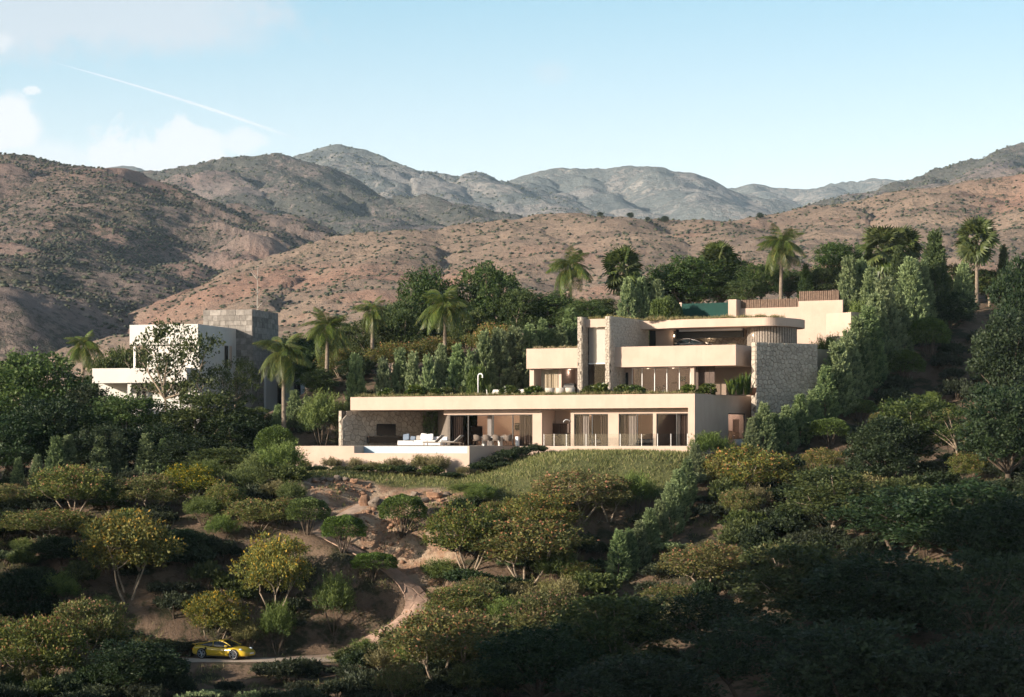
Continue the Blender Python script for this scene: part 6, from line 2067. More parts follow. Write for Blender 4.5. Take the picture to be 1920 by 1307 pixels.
# ================================================================ boulders
mat('rock_red', (0.36, 0.21, 0.135), 0.95, 0.45, 2.2, 0.9, 7, obj_var=.12)
mat('rock_grey', (0.215, 0.17, 0.135), 0.95, 0.45, 2.2, 0.9, 7, obj_var=.15)
def ico(sub=2):
    bm = bmesh.new(); bmesh.ops.create_icosphere(bm, subdivisions=sub, radius=1)
    v = np.array([tuple(x.co) for x in bm.verts]); f = np.array([[q.index for q in p.verts] for p in bm.faces]); bm.free()
    return v, f
IV, IF = ico(3); IV1, IF1 = ico(1)
def rock_mesh(seed):
    r = np.random.default_rng(seed)
    v = IV.copy()
    for _ in range(26):                                   # cut facets
        n = unit(1, r)[0]; d = r.uniform(.45, .8)
        s = v @ n
        v = np.where((s > d)[:, None], v - n * (s - d)[:, None] * .92, v)
    nz = fbm(v[:, 0] * 2 + seed, v[:, 1] * 2 + v[:, 2] * 1.7, 4, seed)
    v = v * (1 + .13 * nz)[:, None]
    return np_mesh('boulder', v, IF, False)
ROCK = [rock_mesh(i) for i in range(5)]
BOULD = [(541, 185.6, 1.5, .75, 1.0, 'red', 'flat reddish boulder at the left end of the earth bank'), (556, 185.3, 1.0, .6, .8, 'red', 'smaller reddish boulder beside the leftmost bank boulder'), (572, 185.2, 1.3, .8, .9, 'grey', 'grey-brown boulder in the left of the earth bank'),
         (632, 187.0, .9, .5, .7, 'grey', 'rock on the crest of the earth bank below the lawn'), (620, 186.6, .7, .4, .6, 'grey', 'small rock just left of the bank crest'), (647, 187.1, .8, .45, .6, 'grey', 'small rock just right of the bank crest'),
         (686, 182.6, .85, 1.3, .7, 'red', 'upright reddish slab right of the upper path'), (703, 182.0, 1.0, .9, .8, 'grey', 'dark grey boulder beside the upright slab'), (716, 182.2, .7, .6, .6, 'grey', 'small dark boulder right of the upright slab'),
         (816, 183.6, 1.4, .7, .9, 'red', 'wide reddish boulder below the lawn on the right'), (798, 182.7, .8, .55, .7, 'grey', 'brown boulder left of the wide reddish boulder'), (747, 179.5, .9, .75, .8, 'red', 'dark red boulder beside the right dome tree'),
         (590, 186.2, .8, .45, .6, 'red', 'small reddish rock between the left boulders and the bank crest'), (604, 186.7, .6, .35, .5, 'grey', 'low brown rock left of the crest rocks'), (664, 186.9, .75, .45, .6, 'red', 'reddish rock right of the crest rocks'), (676, 186.3, .55, .35, .5, 'grey', 'small brown rock below the right end of the crest'),
         (776, 184.8, .9, .5, .6, 'grey', 'brown rock behind the right dome tree'), (728, 183.6, .7, .5, .6, 'red', 'reddish rock between the dark boulders and dome tree'),
         (838, 184.0, .7, .4, .6, 'grey', 'small grey rock on the lawn edge right of the bank')]
for i, (px, Y, a, h, b, mt, lab) in enumerate(BOULD):
    o = bpy.data.objects.new('boulder', ROCK[i % 5].copy()); link(o)
    o.data.materials.append(M['rock_' + mt])
    X = PX(px, Y)
    o.location = (X, Y, gz(X, Y) + h * .25); o.scale = (a * .75, b * .75, h * .75); o.rotation_euler = (0, 0, i * 1.7)
    tag(o, lab, 'boulder', 'boulders on the earth bank')
# loose stones
r = np.random.default_rng(66)
cs = []
for px, Y, n, sp in ((600, 186, 40, 2.6), (640, 186.5, 60, 1.3), (760, 183.6, 45, 2.6), (700, 180, 60, 2.0), (690, 178, 40, 1.4), (800, 182, 25, 2.0), (560, 184, 25, 1.6), (760, 178.5, 20, 1.6)):
    for _ in range(n):
        cs.append((PX(px, Y) + r.normal() * sp, Y + r.normal() * sp * .55))
cs = np.array(cs)
dp = np.sqrt(((cs[:, None] - path_pts[None]) ** 2).sum(-1).min(1)); cs = cs[dp > 1.25]
zz_ = tz(cs[:, 0], cs[:, 1])
V_, F_ = [], []
for i, (x, y) in enumerate(cs):
    s = .06 + .19 * r.random() ** 2.5
    v = IV1 * (1 + .25 * r.normal(size=(len(IV1), 1))) * s * np.array([1, 1, .7]) + np.array([x, y, zz_[i] + s * .2])
    F_.append(IF1 + len(IV1) * i); V_.append(v)
tag(mesh_obj('rubble', np_mesh('rubble', np.concatenate(V_), np.concatenate(F_)), M['rock_red']), 'loose stones scattered over the earth bank', 'rubble', None, 'stuff')

# ================================================================ shrubs of the far hills
shrub_mat = leaf_mat('hill_shrub', (0.036, 0.044, 0.028), (0.085, 0.09, 0.052), trans=.05)
def shrub_mesh(seed):
    r = np.random.default_rng(seed)
    nz = r.normal(size=(len(IV1), 1))
    v = IV1 * (1 + .22 * nz) * np.array([1, 1, .72]) + np.array([0, 0, .35])
    me = np_mesh('hill_shrub', v, IF1); face_attr(me, 'tint', r.random(len(IF1)) * .8)
    me.materials.append(shrub_mat)
    return me, v
SHR = [shrub_mesh(500 + i) for i in range(4)]

def hill_shrubs(hill, Y0, Y1, px0, px1, n, smin, smax, seed, singles, label, stuff_label, gpow=1.0, thr=-.15, nscale=40):
    r = np.random.default_rng(seed)
    Y = np.sqrt(r.uniform(Y0 ** 2, Y1 ** 2, n)); X = (r.uniform(px0, px1, n) - 960) / F * Y
    Z, G = hill.height(X, Y)
    d = fbm(X / nscale, Y / nscale, 4, seed + 1) + gpow * (G - .35) + r.normal(size=n) * .2
    ok = (Z > hill.base + 1) & (d > thr)
    # keep what faces the viewpoint: not behind the crest
    Z2, _ = hill.height(X * (1 - 25 / Y), Y - 25)
    ok &= (Z2 / (Y - 25)) < (Z / Y) + .004
    X, Y, Z, G = X[ok], Y[ok], Z[ok], G[ok]
    S = r.uniform(smin, smax, len(X)) * (1 + .5 * (r.random(len(X)) < .06))
    px, py = 960 + F * X / Y, HY - F * Z / Y
    vis = (px > 0) & (px < 1920) & (py < 640)
    order = np.argsort(-(S / Y) * vis)
    for i in order[:singles]:
        o = bpy.data.objects.new('hill_shrub', SHR[i % 4][0]); COL.objects.link(o)
        o.location = (X[i], Y[i], Z[i] - .1 * S[i]); o.scale = (S[i], S[i], S[i] * r.uniform(.7, 1.1)); o.rotation_euler = (0, 0, r.uniform(0, 6.28))
        tag(o, label, 'shrub', label.replace('a dark shrub', 'shrubs'))
    rest = order[singles:]
    V_ = np.empty((len(rest), len(IV1), 3), dtype=np.float32)
    for q in range(4):
        k = np.arange(len(rest)) % 4 == q
        V_[k] = SHR[q][1][None] * (S[rest[k]])[:, None, None]
    V_ += np.stack([X[rest], Y[rest], Z[rest] - .1 * S[rest]], 1)[:, None, :]
    F_ = IF1[None] + (np.arange(len(rest)) * len(IV1))[:, None, None]
    me = np_mesh('hill_scrub', V_.reshape(-1, 3), F_.reshape(-1, 3)); face_attr(me, 'tint', np.repeat(r.random(len(rest)) * .9, len(IF1)))
    tag(mesh_obj('hill_scrub', me, shrub_mat), stuff_label, 'scrub', None, 'stuff')

hill_shrubs(near_hill, 480, 1150, -60, 1980, 15000, .3, .85, 901, 150, 'a dark shrub dotted on the orange hillside behind the villa', 'smaller scrub spread over the orange hillside', .5, -.05, 45)
hill_shrubs(left_hill, 900, 1660, -60, 760, 17000, .45, 1.25, 902, 150, 'a dark shrub dotted on the large left hillside', 'smaller scrub spread over the left hillside', .8, .0, 60)
hill_shrubs(mid, 2050, 2850, 100, 1400, 9000, .7, 1.7, 903, 0, 'a dark shrub', 'scrub and small trees on the grey mountain', 1.2, .1, 120)
hill_shrubs(right_m, 1950, 2950, 1400, 1980, 4500, .7, 1.7, 904, 0, 'a dark shrub', 'scrub and small trees on the right mountain', 1.2, .1, 120)
hill_shrubs(peak, 3400, 4400, 450, 1250, 3500, 1.2, 2.6, 905, 0, 'a dark shrub', 'woodland patches below the highest peak', 1.4, .25, 200)
# small trees standing on the crest of the orange hill
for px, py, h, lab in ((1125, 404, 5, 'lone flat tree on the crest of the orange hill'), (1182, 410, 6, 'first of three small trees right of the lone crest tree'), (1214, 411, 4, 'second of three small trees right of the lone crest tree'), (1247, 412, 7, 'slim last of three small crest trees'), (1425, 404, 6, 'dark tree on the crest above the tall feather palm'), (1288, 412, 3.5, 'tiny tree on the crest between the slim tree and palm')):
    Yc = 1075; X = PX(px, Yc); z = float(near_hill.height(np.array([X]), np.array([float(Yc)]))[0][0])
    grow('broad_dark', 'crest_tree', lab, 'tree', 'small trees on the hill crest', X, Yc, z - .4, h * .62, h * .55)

# ================================================================ dead tree in front of the left hill
dt = thing('dead_tree', 'tall pale leafless tree standing before the left hill', 'tree', (PX(482, 262), 262, gz(PX(482, 262), 262) - .2))
mb = MB(); rr = random.Random(3); hd = ZY(497, 262) - dt.location.z
pts = branch(mb, (0, 0, 0), (.1, 0, hd), .13, .02, .15, rr, 6, 10)
mb.build('trunk', M['dead_wood'], dt, True)
mb = MB()
for i in range(26):
    p = pts[rr.randrange(4, 10)]; a = rr.uniform(0, 6.28); L = rr.uniform(.5, 1.6)
    e = p + Vector((math.cos(a) * L * .7, math.sin(a) * L * .7, L * .75))
    branch(mb, p, e, .04, .012, .1, rr, 4, 4)
mb.build('limbs', M['dead_wood'], dt, True)
# ================================================================ cars
def paint(name, col, rough=.28, metal=.0):
    m = bpy.data.materials.new(name); m.use_nodes = True
    w = NT(m.node_tree); tc = w.n('ShaderNodeTexCoord')
    c = w.mix(w.noise(tc.outputs['Object'], 2.0, 3), col, tuple(x * .92 for x in col))
    p = w.n('ShaderNodeBsdfPrincipled', ins={'Base Color': c, 'Roughness': rough, 'Metallic': metal, 'Specular IOR Level': .5, 'Coat Weight': .6, 'Coat Roughness': .08})
    w.n('ShaderNodeOutputMaterial', ins={'Surface': p.outputs[0]}); MATS[name] = m

paint('yellow_paint', (0.62, 0.42, 0.03)); paint('dark_paint', (0.05, 0.035, 0.03))
mat('tyre', (0.018, 0.018, 0.018), .8, .1, 5); mat('rim_silver', (.62, .62, .62), .3, .05, 5, metal=.8); mat('black_trim', (.015, .015, .016), .35, .1, 5)
mat('car_glass', (.012, .018, .02), .06, .05, 2, spec=.6); mat('plate_white', (.75, .75, .75), .4, .03, 5); mat('tail_red', (.35, .02, .015), .25, .1, 5, spec=.5); mat('lamp_glass', (.45, .52, .58), .08, .05, 4, spec=.6)

def loft(sections, close=True):
    """sections: list of (x, [(y, z) ...]) for the right half from bottom centre to top centre; mirrored"""
    vs, fs = [], []
    n = len(sections[0][1]); m = 2 * n - 2
    for x, pr in sections:
        ring = [(x, y, z) for y, z in pr] + [(x, -y, z) for y, z in pr[-2:0:-1]]
        vs += ring
    for i in range(len(sections) - 1):
        for k in range(m):
            fs.append((i * m + k, i * m + (k + 1) % m, (i + 1) * m + (k + 1) % m, (i + 1) * m + k))
    if close:
        fs.append(tuple(range(m))); fs.append(tuple((len(sections) - 1) * m + k for k in range(m - 1, -1, -1)))
    return vs, fs

def sports_car(name, label, loc, rotz, paint_name):
    car = thing(name, label, 'car', loc, rotz)
    # lower body: (x, half width, bottom, waist z, shoulder z, deck z)
    st = [(-2.24, .62, .34, .52, .66, .74), (-2.16, .80, .25, .52, .76, .84), (-1.9, .91, .20, .55, .86, .92), (-1.55, .95, .17, .56, .88, .95), (-1.2, .955, .16, .55, .87, .95), (-.8, .93, .16, .54, .84, .92), (-.3, .90, .16, .53, .82, .89),
          (.3, .90, .16, .53, .81, .88), (.75, .91, .16, .54, .82, .87), (1.1, .92, .16, .55, .83, .85), (1.4, .92, .17, .55, .80, .82), (1.7, .90, .18, .52, .73, .76), (2.0, .84, .19, .47, .62, .67), (2.18, .70, .21, .42, .52, .56), (2.27, .50, .25, .38, .45, .48)]
    S = []
    for x, w, zb, zm, zs, zd in st:
        S.append((x, [(0, zb), (w * .8, zb), (w * .96, zb + .06), (w, zm), (w * .97, (zm + zs) / 2 + .02), (w * .86, zs), (w * .5, zd), (0, zd + .012)]))
    vs, fs = loft(S)
    mb = MB(); mb.add(vs, fs); body = mb.build('body', M[paint_name], car, True)
    md = body.modifiers.new('smooth', 'SUBSURF'); md.levels = 1; md.render_levels = 2
    # greenhouse
    gh = [(-1.75, .62, .90, .93), (-1.3, .72, .90, 1.05), (-.9, .77, .89, 1.18), (-.45, .79, .88, 1.275), (-.05, .80, .87, 1.30), (.25, .80, .86, 1.27), (.6, .79, .85, 1.13), (.95, .76, .84, .93), (1.08, .70, .83, .86)]
    S = []
    for x, w, zb, zt in gh:
        h = zt - zb
        S.append((x, [(0, zb - .05), (w, zb - .05), (w, zb), (w - .10 * h / .42, zb + .45 * h), (w - .24 * h / .42, zb + .86 * h), (w * .55 * (1 - .12 * h), zt - .006), (0, zt)]))
    vs, fs = loft(S)
    mb = MB(); mb.add(vs, fs); cab = mb.build('cabin_glass', M['car_glass'], car, True)
    # roof skin and pillars over the glass
    def edge(i, k, off=.012):
        x, pr = S[i]; y, z = pr[k]
        return Vector((x, y + off * .6, z + off))
    mb = MB()
    for i in range(0, 5):
        for s in (1, -1):
            a = [edge(i, 4), edge(i + 1, 4), edge(i + 1, 5), edge(i, 5)]
            b = [edge(i, 5), edge(i + 1, 5), edge(i + 1, 6), edge(i, 6)]
            for qd in (a, b):
                q_ = [(v.x, v.y * s if v is not None else 0, v.z) for v in qd]
                for j in (0, 1, 2, 3):
                    if abs(qd[j].y) < .02: q_[j] = (q_[j][0], 0, q_[j][2])
                mb.add(q_, [(0, 1, 2, 3)])
    mb.build('roof', M[paint_name], car, True)
    for s in (1, -1):
        mb = MB()
        mb.tube([(S[i][0], (S[i][1][4][0] + .006) * s, S[i][1][4][1] + .004) for i in range(0, 8)], .032, 6)      # roof rail and windscreen pillar
        mb.tube([(-.42, .80 * s, .88), (-.5, .62 * s, 1.22)], .035, 5)
        mb.build('pillar', M[paint_name], car, True)
        mb = MB(); mb.obox((.72, .95 * s, .93), (.10, 0, .0), (0, .07, 0), (0, 0, .055)); mb.obox((.74, .86 * s, .90), (.04, 0, 0), (0, .05, 0), (0, 0, .015))
        mr = mb.build('mirror', M[paint_name], car); bv = mr.modifiers.new('bevel', 'BEVEL'); bv.width = .03; bv.segments = 2
        mb = MB(); mb.obox((-.98, .945 * s, .66), (.05, 0, -.03), (0, .02, 0), (.05, 0, .14)); mb.build('air_intake', M['black_trim'], car)
        # headlight
        mb = MB(); hv = IV1 * np.array([.17, .10, .10]); mb.add([tuple(v + np.array([1.77, .70 * s, .68])) for v in hv], [tuple(f) for f in IF1]); mb.build('headlight', M['lamp_glass'], car, True)
        mb = MB(); mb.obox((2.07, .55 * s, .32), (.10, -.10 * s, 0), (.01, .06 * s, 0), (0, 0, .075)); mb.build('front_intake', M['black_trim'], car)
        mb = MB(); mb.obox((-.05, .938 * s, .17), (1.0, 0, 0), (0, .012, 0), (0, 0, .03)); mb.build('sill', M['black_trim'], car)
        mb = MB(); mb.obox((.12, .916 * s, .70), (.10, 0, 0), (0, .012, 0), (0, 0, .018)); mb.build('door_handle', M[paint_name], car)
        for wx in (-1.27, 1.32):
            mb = MB(); arcp = [(wx + .395 * math.cos(a), .955 * s, .345 + .395 * math.sin(a)) for a in np.linspace(-.35, math.pi + .35, 16)]
            mb.tube([(wx, .90 * s, .345), (wx, .958 * s, .345)], .385, 24); mb.build('wheel_arch', M['black_trim'], car)
            wh = None
            mb = MB(); mb.tube([(wx, .66 * s, .345), (wx, .955 * s, .345), (wx, .975 * s, .345)], [.345, .345, .325], 28); wh = mb.build('wheel', M['tyre'], car)
            mb = MB()
            ring = [(wx + .285 * math.cos(a), .985 * s, .345 + .285 * math.sin(a)) for a in np.linspace(0, 2 * math.pi, 25)]
            mb.tube(ring, .022, 5, False)
            for j in range(10):
                a = j * math.pi / 5 + (.13 if j % 2 else -.13)
                mb.tube([(wx + .04 * math.cos(a), .975 * s, .345 + .04 * math.sin(a)), (wx + .285 * math.cos(a), .985 * s, .345 + .285 * math.sin(a))], .017, 4)
            mb.tube([(wx, .96 * s, .345), (wx, 1.0 * s, .345)], .05, 10)
            mb.build('rim', M['rim_silver'], wh)
    mb = MB(); mb.box(-2.2, -1.98, -.72, .72, .955, .985); mb.box(-2.1, -2.05, -.5, -.46, .85, .955); mb.box(-2.1, -2.05, .46, .5, .85, .955); mb.build('rear_spoiler', M[paint_name], car)
    mb = MB(); mb.box(-2.262, -2.2, -.74, .74, .60, .66); mb.build('tail_light', M['tail_red'], car)
    mb = MB(); mb.box(-2.27, -2.1, -.7, .7, .2, .38); mb.build('rear_diffuser', M['black_trim'], car)
    mb = MB(); mb.box(2.24, 2.295, -.26, .26, .36, .47); mb.build('number_plate', M['plate_white'], car)
    mb = MB(); mb.box(2.1, 2.29, -.62, .62, .17, .21); mb.build('front_lip', M['black_trim'], car)
    return car

cx_, cY = PX(420, 166.6), 166.6
sports_car('sports_car', 'yellow coupe parked on the pale road at the lower left', (cx_, cY, float(np.interp(cx_, road_pts[::-1, 0], road_z[::-1])) + .035), -R(24), 'yellow_paint')
p = H.W(H.U(1290, 15.8), 15.8, L2)
gc = sports_car('parked_car', 'dark car in the open garage, only its roof showing above the parapet', tuple(p), -H.a + R(180), 'dark_paint')
gc.scale = (1.02, 1, 1.28)

# ================================================================ furniture on the terrace
def place(name, label, cat, px, v, z, rz=0.0, group=None):
    p = H.W(H.U(px, v), v, z)
    return thing(name, label, cat, tuple(p), -H.a + rz, group)

def soft_box(parent, name, mt, x0, x1, y0, y1, z0, z1, r=.06):
    mb = MB(); mb.box(x0, x1, y0, y1, z0, z1)
    o = mb.build(name, M[mt], parent)
    b = o.modifiers.new('round', 'BEVEL'); b.width = min(r, .45 * min(abs(x1 - x0), abs(y1 - y0), abs(z1 - z0))); b.segments = 3
    return o

TZ = L0 + .013
sf = place('sofa', 'low white outdoor sofa on the terrace before the stone wall', 'sofa', 762, -2.2, TZ)
soft_box(sf, 'base', 'fabric_white', -.9, 3.4, 0, 1.1, .04, .34); soft_box(sf, 'seat_cushion', 'fabric_white', -.9, .65, .02, 1.08, .345, .44); soft_box(sf, 'seat_cushion', 'fabric_white', .68, 2.0, .02, 1.08, .345, .47); soft_box(sf, 'seat_cushion', 'fabric_white', 2.03, 3.4, .02, 1.08, .345, .47)
soft_box(sf, 'backrest', 'fabric_white', .4, 3.4, 1.0, 1.25, .345, .78)
sx = lambda px: H.U(px, -1.6) - H.U(762, -2.2)
for px, w, h, t, mt, lab in ((762, .62, .56, -8, 'fabric_blue', 'pale blue-grey cushion leaning at the left of the white sofa'), (774, .5, .36, 5, 'fabric_blue', 'small blue-grey cushion beside the leaning one on sofa'), (786, .6, .42, 0, 'fabric_grey', 'grey cushion in the middle of the white sofa'), (793, .6, .60, 6, 'fabric_white', 'white cushion standing in the middle of the sofa'), (806, .66, .56, -6, 'fabric_white', 'white cushion at the right end of the sofa')):
    cu = place('cushion', lab, 'cushion', px, -1.55, TZ + .47, 0, 'cushions on the sofa')
    o = soft_box(cu, 'pad', mt, -w / 2, w / 2, -.09, .09, 0, h, .085); o.rotation_euler = (R(-14), R(t), 0)
    mb = MB(); mb.tube([(-w / 2 + .03, 0, .03), (w / 2 - .03, 0, .03), (w / 2 - .03, 0, h - .03), (-w / 2 + .03, 0, h - .03), (-w / 2 + .03, 0, .03)], .012, 4); q_ = mb.build('piping', M[mt], cu); q_.rotation_euler = o.rotation_euler
# loungers
def lounger(label, px, v):
    t = place('sun_lounger', label, 'sun lounger', px, v, TZ, 0, 'sun loungers on the terrace')
    mb = MB(); mb.box(-.95, .95, -.34, -.29, .24, .29); mb.box(-.95, .95, .29, .34, .24, .29); mb.box(-.95, -.9, -.29, .29, .24, .29); mb.box(.9, .95, -.29, .29, .24, .29); mb.build('frame', M['wood_leg'], t)
    for x in (-.8, .8):
        for y in (-.315, .315):
            mb = MB(); mb.box(x - .03, x + .03, y - .024, y + .024, 0, .24); mb.build('leg', M['wood_leg'], t)
    soft_box(t, 'mattress', 'fabric_grey', -.93, .2, -.3, .3, .295, .38, .035)
    b = soft_box(t, 'backrest', 'fabric_grey', 0, .85, -.3, .3, 0, .085, .035); b.location = (.2, 0, .30); b.rotation_euler = (0, -R(40), 0)
    mb = MB(); mb.tube([(.55, -.25, .58), (.72, -.25, .28)], .015, 5); mb.tube([(.55, .25, .58), (.72, .25, .28)], .015, 5); mb.build('support', M['wood_leg'], t)
lounger('grey sun lounger next to the white sofa, left one of two', 814, -3.4); lounger('grey sun lounger in front of the dark curtain, right one of two', 850, -3.4)
# dining set
dtb = place('dining_table', 'long white dining table among taupe shell chairs on the terrace', 'dining table', 923, -.9, TZ)
soft_box(dtb, 'tabletop', 'frame_white', -1.35, 1.35, -.5, .5, .70, .75, .02)
mb = MB(); mb.box(-.85, -.65, -.25, .25, 0, .70); mb.build('leg', M['frame_white'], dtb); mb = MB(); mb.box(.65, .85, -.25, .25, 0, .70); mb.build('leg', M['frame_white'], dtb)
def shell_chair(label, px, v, rz):
    t = place('dining_chair', label, 'chair', px, v, TZ, rz, 'shell chairs round the dining table')
    soft_box(t, 'seat', 'shell_taupe', -.29, .29, -.27, .27, .42, .49, .03)
    vs, fs = [], []
    n = 14
    for j in range(4):
        for i in range(n + 1):
            a = R(-20) + R(220) * i / n
            hgt = [.46, .60, .76, .86][j] * (1 - .0 * i)
            top = .16 * max(0, math.sin(a)) * (j / 3)
            rr_ = .31 + .05 * j / 3
            vs.append((rr_ * math.cos(a), rr_ * .92 * math.sin(a), hgt * (.86 + .14 * max(0, math.sin(a))) + top * .5))
    for j in range(3):
        for i in range(n):
            fs.append((j * (n + 1) + i, j * (n + 1) + i + 1, (j + 1) * (n + 1) + i + 1, (j + 1) * (n + 1) + i))
    mb = MB(); mb.add(vs, fs); b = mb.build('backrest', M['shell_taupe'], t, True); sm = b.modifiers.new('thick', 'SOLIDIFY'); sm.thickness = .035
    for x, y in ((-.22, -.2), (.22, -.2), (-.22, .2), (.22, .2)):
        mb = MB(); mb.tube([(x * .8, y * .8, .42), (x * 1.25, y * 1.3, 0)], [.024, .014], 6); mb.build('leg', M['wood_leg'], t)
for lab, px, v, rz in (('taupe shell chair at the left end of the dining table row', 895, -1.7, R(172)), ('taupe shell chair second from left before the dining table', 912.5, -1.75, R(188)), ('taupe shell chair third from left before the dining table', 931, -1.7, R(180)),
                       ('dark shell chair at the right end of the dining table', 953, -1.1, R(-105)), ('shell chair behind the dining table near the white column', 925, -.05, R(5)), ('shell chair behind the right end of the dining table', 943, -.05, R(-8))):
    shell_chair(lab, px, v, rz)
pd = place('pedestal', 'slim white pedestal beside the right-hand dark curtain', 'pedestal', 970, .2, TZ)
soft_box(pd, 'column', 'metal_white', -.13, .13, -.13, .13, .02, .78, .02); soft_box(pd, 'base', 'metal_white', -.15, .15, -.15, .15, 0, .02, .008)

# inside: screens, beds, picture, bathroom
def wall_screen(label, p0, p1, y0, y1, v):
    u0, u1 = H.U(p0, v), H.U(p1, v); z0, z1 = H.Z(y1, u0, v), H.Z(y0, u0, v)
    t = thing('television', label, 'television', tuple(H.W(u0, v, z0)), -H.a)
    part(t, 'frame', 'frame_dark', (0, u1 - u0, .0, .05, 0, z1 - z0)); part(t, 'screen', 'black_screen', (.03, u1 - u0 - .03, -.012, -.002, .03, z1 - z0 - .03))
wall_screen('black television on the pink wall inside the living room', 882.5, 904, 799, 821, 6.3)
ov = thing('wall_oven', 'black built-in oven on the kitchen wall behind the pedestal', 'oven', tuple(H.W(H.U(965, 6.2), 6.2, H.Z(806, -17, 6.2))), -H.a)
ow, oh = H.U(973.5, 6.2) - H.U(965, 6.2), H.Z(793, -17, 6.2) - H.Z(806, -17, 6.2)
part(ov, 'body', 'frame_dark', (0, ow, 0, .18, 0, oh)); part(ov, 'door', 'black_screen', (.03, ow - .03, -.02, -.002, .03, oh * .7)); part(ov, 'handle', 'metal_white', (.06, ow - .06, -.05, -.022, oh * .74, oh * .78))
for px, v, lab in ((1117, 3.6, 'bed with blue-grey covers behind the first bedroom window'), (1208, 3.6, 'bed with blue-grey covers behind the second bedroom window')):
    b = place('bed', lab, 'bed', px, v, L0 + .003, 0, 'beds in the bedrooms')
    soft_box(b, 'frame', 'dark_wood', -1.0, 1.0, -.9, .9, .0, .28, .02); soft_box(b, 'mattress', 'fabric_white', -.96, .96, -.86, .86, .285, .5, .06); soft_box(b, 'blanket', 'fabric_blue', -.55, .99, -.89, .89, .505, .58, .05)
    soft_box(b, 'pillow', 'fabric_blue', -.93, -.5, -.75, -.1, .51, .70, .08); soft_box(b, 'pillow', 'fabric_grey', -.93, -.5, .1, .75, .51, .70, .08); soft_box(b, 'headboard', 'fabric_grey', -1.08, -1.005, -.95, .95, 0, 1.1, .03)
vA = 6.35
ua, ub_ = H.U(1243, vA), H.U(1263.5, vA); za, zb_ = H.Z(815, -2, vA), H.Z(786, -2, vA)
ar = thing('wall_picture', 'abstract picture in green, white, black and ochre on the bedroom wall', 'picture', tuple(H.W(ua, vA, za)), -H.a)
aw, ah = ub_ - ua, zb_ - za
part(ar, 'frame', 'frame_white', (0, aw, 0, .04, 0, ah)); part(ar, 'canvas', 'art_paper', (.03, aw - .03, -.008, -.002, .03, ah - .03))
def flat_shape(parent, name, mt, poly, y):
    mb = MB(); n = len(poly); mb.add([(x, y, z) for x, z in poly] + [(x, y + .003, z) for x, z in poly], [tuple(range(n)), tuple(range(2 * n - 1, n - 1, -1))] + [(i, n + i, n + (i + 1) % n, (i + 1) % n) for i in range(n)])
    mb.build(name, M[mt], parent)
cur_ = [(.03, ah - .03), (aw * .72, ah - .03)] + [(aw * (.72 - .14 * i / 5 - .02 * i), ah * (.95 - .12 * i / 5 * (1 + .25 * i))) for i in range(1, 5)] + [(.03, ah * .45)]
flat_shape(ar, 'green_patch', 'art_green', cur_, -.013); flat_shape(ar, 'ochre_patch', 'art_ochre', [(aw * .6, .04), (aw - .04, .04), (aw - .04, ah * .28), (aw * .6, ah * .3)], -.013)
flat_shape(ar, 'black_patch', 'art_black', [(aw * .42, ah * .56), (aw * .5, ah * .66), (aw * .68, ah * .63), (aw * .66, ah * .54), (aw * .52, ah * .52)], -.014)
def world_side(name, label, cat, u, px, z):
    return thing(name, label, cat, tuple(H.W(u, H.V(px, u), z)), -H.a)
vm_ = vend - .43
mu = H.U(1374, vm_); mw_ = H.U(1392, vm_) - mu
mi = thing('wall_mirror', 'large mirror on the bathroom wall seen through the side window', 'mirror', tuple(H.W(mu, vm_, H.Z(813, mu, vm_))), -H.a)
mh = H.Z(786, mu, vm_) - H.Z(813, mu, vm_)
part(mi, 'frame', 'dark_wood', (0, mw_, 0, .025, 0, mh)); part(mi, 'glass_sheet', 'mirror', (.06, mw_ - .06, -.012, -.002, .06, mh - .06))
bt = thing('bathtub', 'white freestanding bathtub inside the side window', 'bathtub', tuple(H.W(H.U(1390, 9.6), 9.6, L0 + .01)), -H.a + R(60))
vs, fs = [], []
for j, (s, z) in enumerate(((.72, 0), (.84, .25), (.98, .52), (1.0, .56), (.93, .56), (.86, .4), (.74, .14))):
    for i in range(20):
        a = i * math.pi / 10
        vs.append((.82 * s * math.cos(a), .38 * s * math.sin(a), z))
for j in range(6):
    for i in range(20): fs.append((j * 20 + i, j * 20 + (i + 1) % 20, (j + 1) * 20 + (i + 1) % 20, (j + 1) * 20 + i))
fs.append(tuple(range(19, -1, -1))); fs.append(tuple(6 * 20 + i for i in range(20)))
mb = MB(); mb.add(vs, fs); mb.build('basin', M['tub_white'], bt, True)
mb = MB(); mb.tube([(-.9, 0, 0), (-.9, 0, .8), (-.82, 0, .88), (-.7, 0, .86)], .025, 6); mb.build('tap', M['metal_white'], bt)

# ================================================================ on the upper terrace
mat('planter_white', (.46, .415, .365), .8, .06, 4)
def tub_chair(label, px, v):
    t = place('tub_chair', label, 'chair', px, v, L1 + .015, 0, 'tub chairs on the left upper terrace')
    mb = MB()
    n = 18
    for j, (s, z) in enumerate(((.34, 0.02), (.40, .4), (.43, .78))):
        for i in range(n): mb.v.append((s * math.cos(2 * math.pi * i / n), s * math.sin(2 * math.pi * i / n), z))
    mb.f = [(j * n + i, j * n + (i + 1) % n, (j + 1) * n + (i + 1) % n, (j + 1) * n + i) for j in range(2) for i in range(n)]
    b = mb.build('shell', M['planter_white'], t, True); so = b.modifiers.new('thick', 'SOLIDIFY'); so.thickness = .05
    mb = MB(); mb.prism([(.35 * math.cos(2 * math.pi * i / n), .35 * math.sin(2 * math.pi * i / n)) for i in range(n)], .34, .44); mb.build('seat', M['fabric_white'], t)
tub_chair('pale tub chair under the left wing, left of three', 1031, 7.6); tub_chair('pale tub chair under the left wing, middle of three', 1051, 7.6); tub_chair('pale tub chair before the grill under the left wing', 1069, 7.6)
gl_ = place('barbecue_grill', 'dark barbecue grill under the left wing beside the tower', 'grill', 1069, 9.2, L1 + .015)
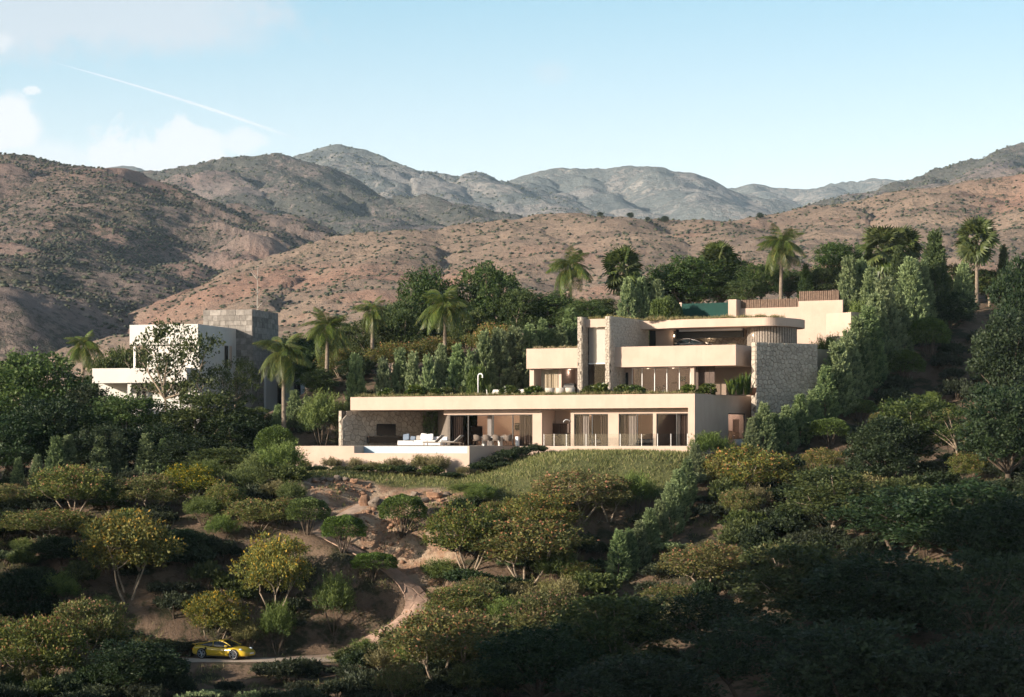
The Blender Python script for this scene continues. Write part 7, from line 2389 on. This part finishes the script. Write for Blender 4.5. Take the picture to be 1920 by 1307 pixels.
part(gl_, 'cabinet', 'metal_dark', (-.55, .55, -.3, .3, .0, .82)); part(gl_, 'worktop', 'frame_dark', (-.62, .62, -.34, .34, .822, .87))
mb = MB(); mb.tube([(-.5, 0, .95), (.5, 0, .95)], .27, 14); mb.build('hood', M['metal_dark'], gl_)
for i in range(3):
    mb = MB(); mb.tube([(-.3 + .3 * i, -.30, .7), (-.3 + .3 * i, -.36, .7)], .05, 8); mb.build('knob', M['metal_white'], gl_)
tp = place('clay_pot', 'terracotta pot at the right end of the upper terrace', 'pot', 1411, 8.3, L1 - .02)
mb = MB(); mb.tube([(0, 0, 0), (0, 0, .3), (0, 0, .55), (0, 0, .6)], [.2, .3, .33, .3], 16); mb.build('body', M['terracotta'], tp, True)
mb = MB(); mb.tube([(0, 0, .56), (0, 0, .64)], [.36, .36], 16); mb.build('rim', M['terracotta'], tp)
tm = place('treadmill', 'treadmill behind the upper glass with a curved rail and screen', 'treadmill', 1273, 12.2, L1 + .016)
part(tm, 'deck', 'metal_dark', (-.4, .4, -.9, .9, .06, .2)); part(tm, 'console', 'black_screen', (-.28, .28, .72, .8, 1.35, 1.8))
for s in (-1, 1):
    mb = MB(); mb.tube([(.38 * s, .8, .2), (.38 * s, .75, 1.1), (.4 * s, .5, 1.25), (.75 * s, .1, 1.2)], .03, 6); mb.build('handrail', M['dark_wood'], tm)
eb = place('exercise_bike', 'small exercise bike behind the upper glass left of treadmill', 'exercise bike', 1239, 12.0, L1 + .016)
part(eb, 'base', 'metal_dark', (-.5, .5, -.06, .06, 0, .08)); part(eb, 'seat', 'black_screen', (-.4, -.12, -.1, .1, .8, .9)); part(eb, 'seat_post', 'metal_dark', (-.28, -.22, -.03, .03, .08, .8)); part(eb, 'handlebar', 'metal_dark', (.28, .4, -.25, .25, .95, 1.0))
mb = MB(); mb.tube([(.3, -.04, .35), (.3, .04, .35)], .3, 18); mb.build('flywheel', M['metal_dark'], eb); part(eb, 'front_post', 'metal_dark', (.3, .36, -.03, .03, .3, .95))
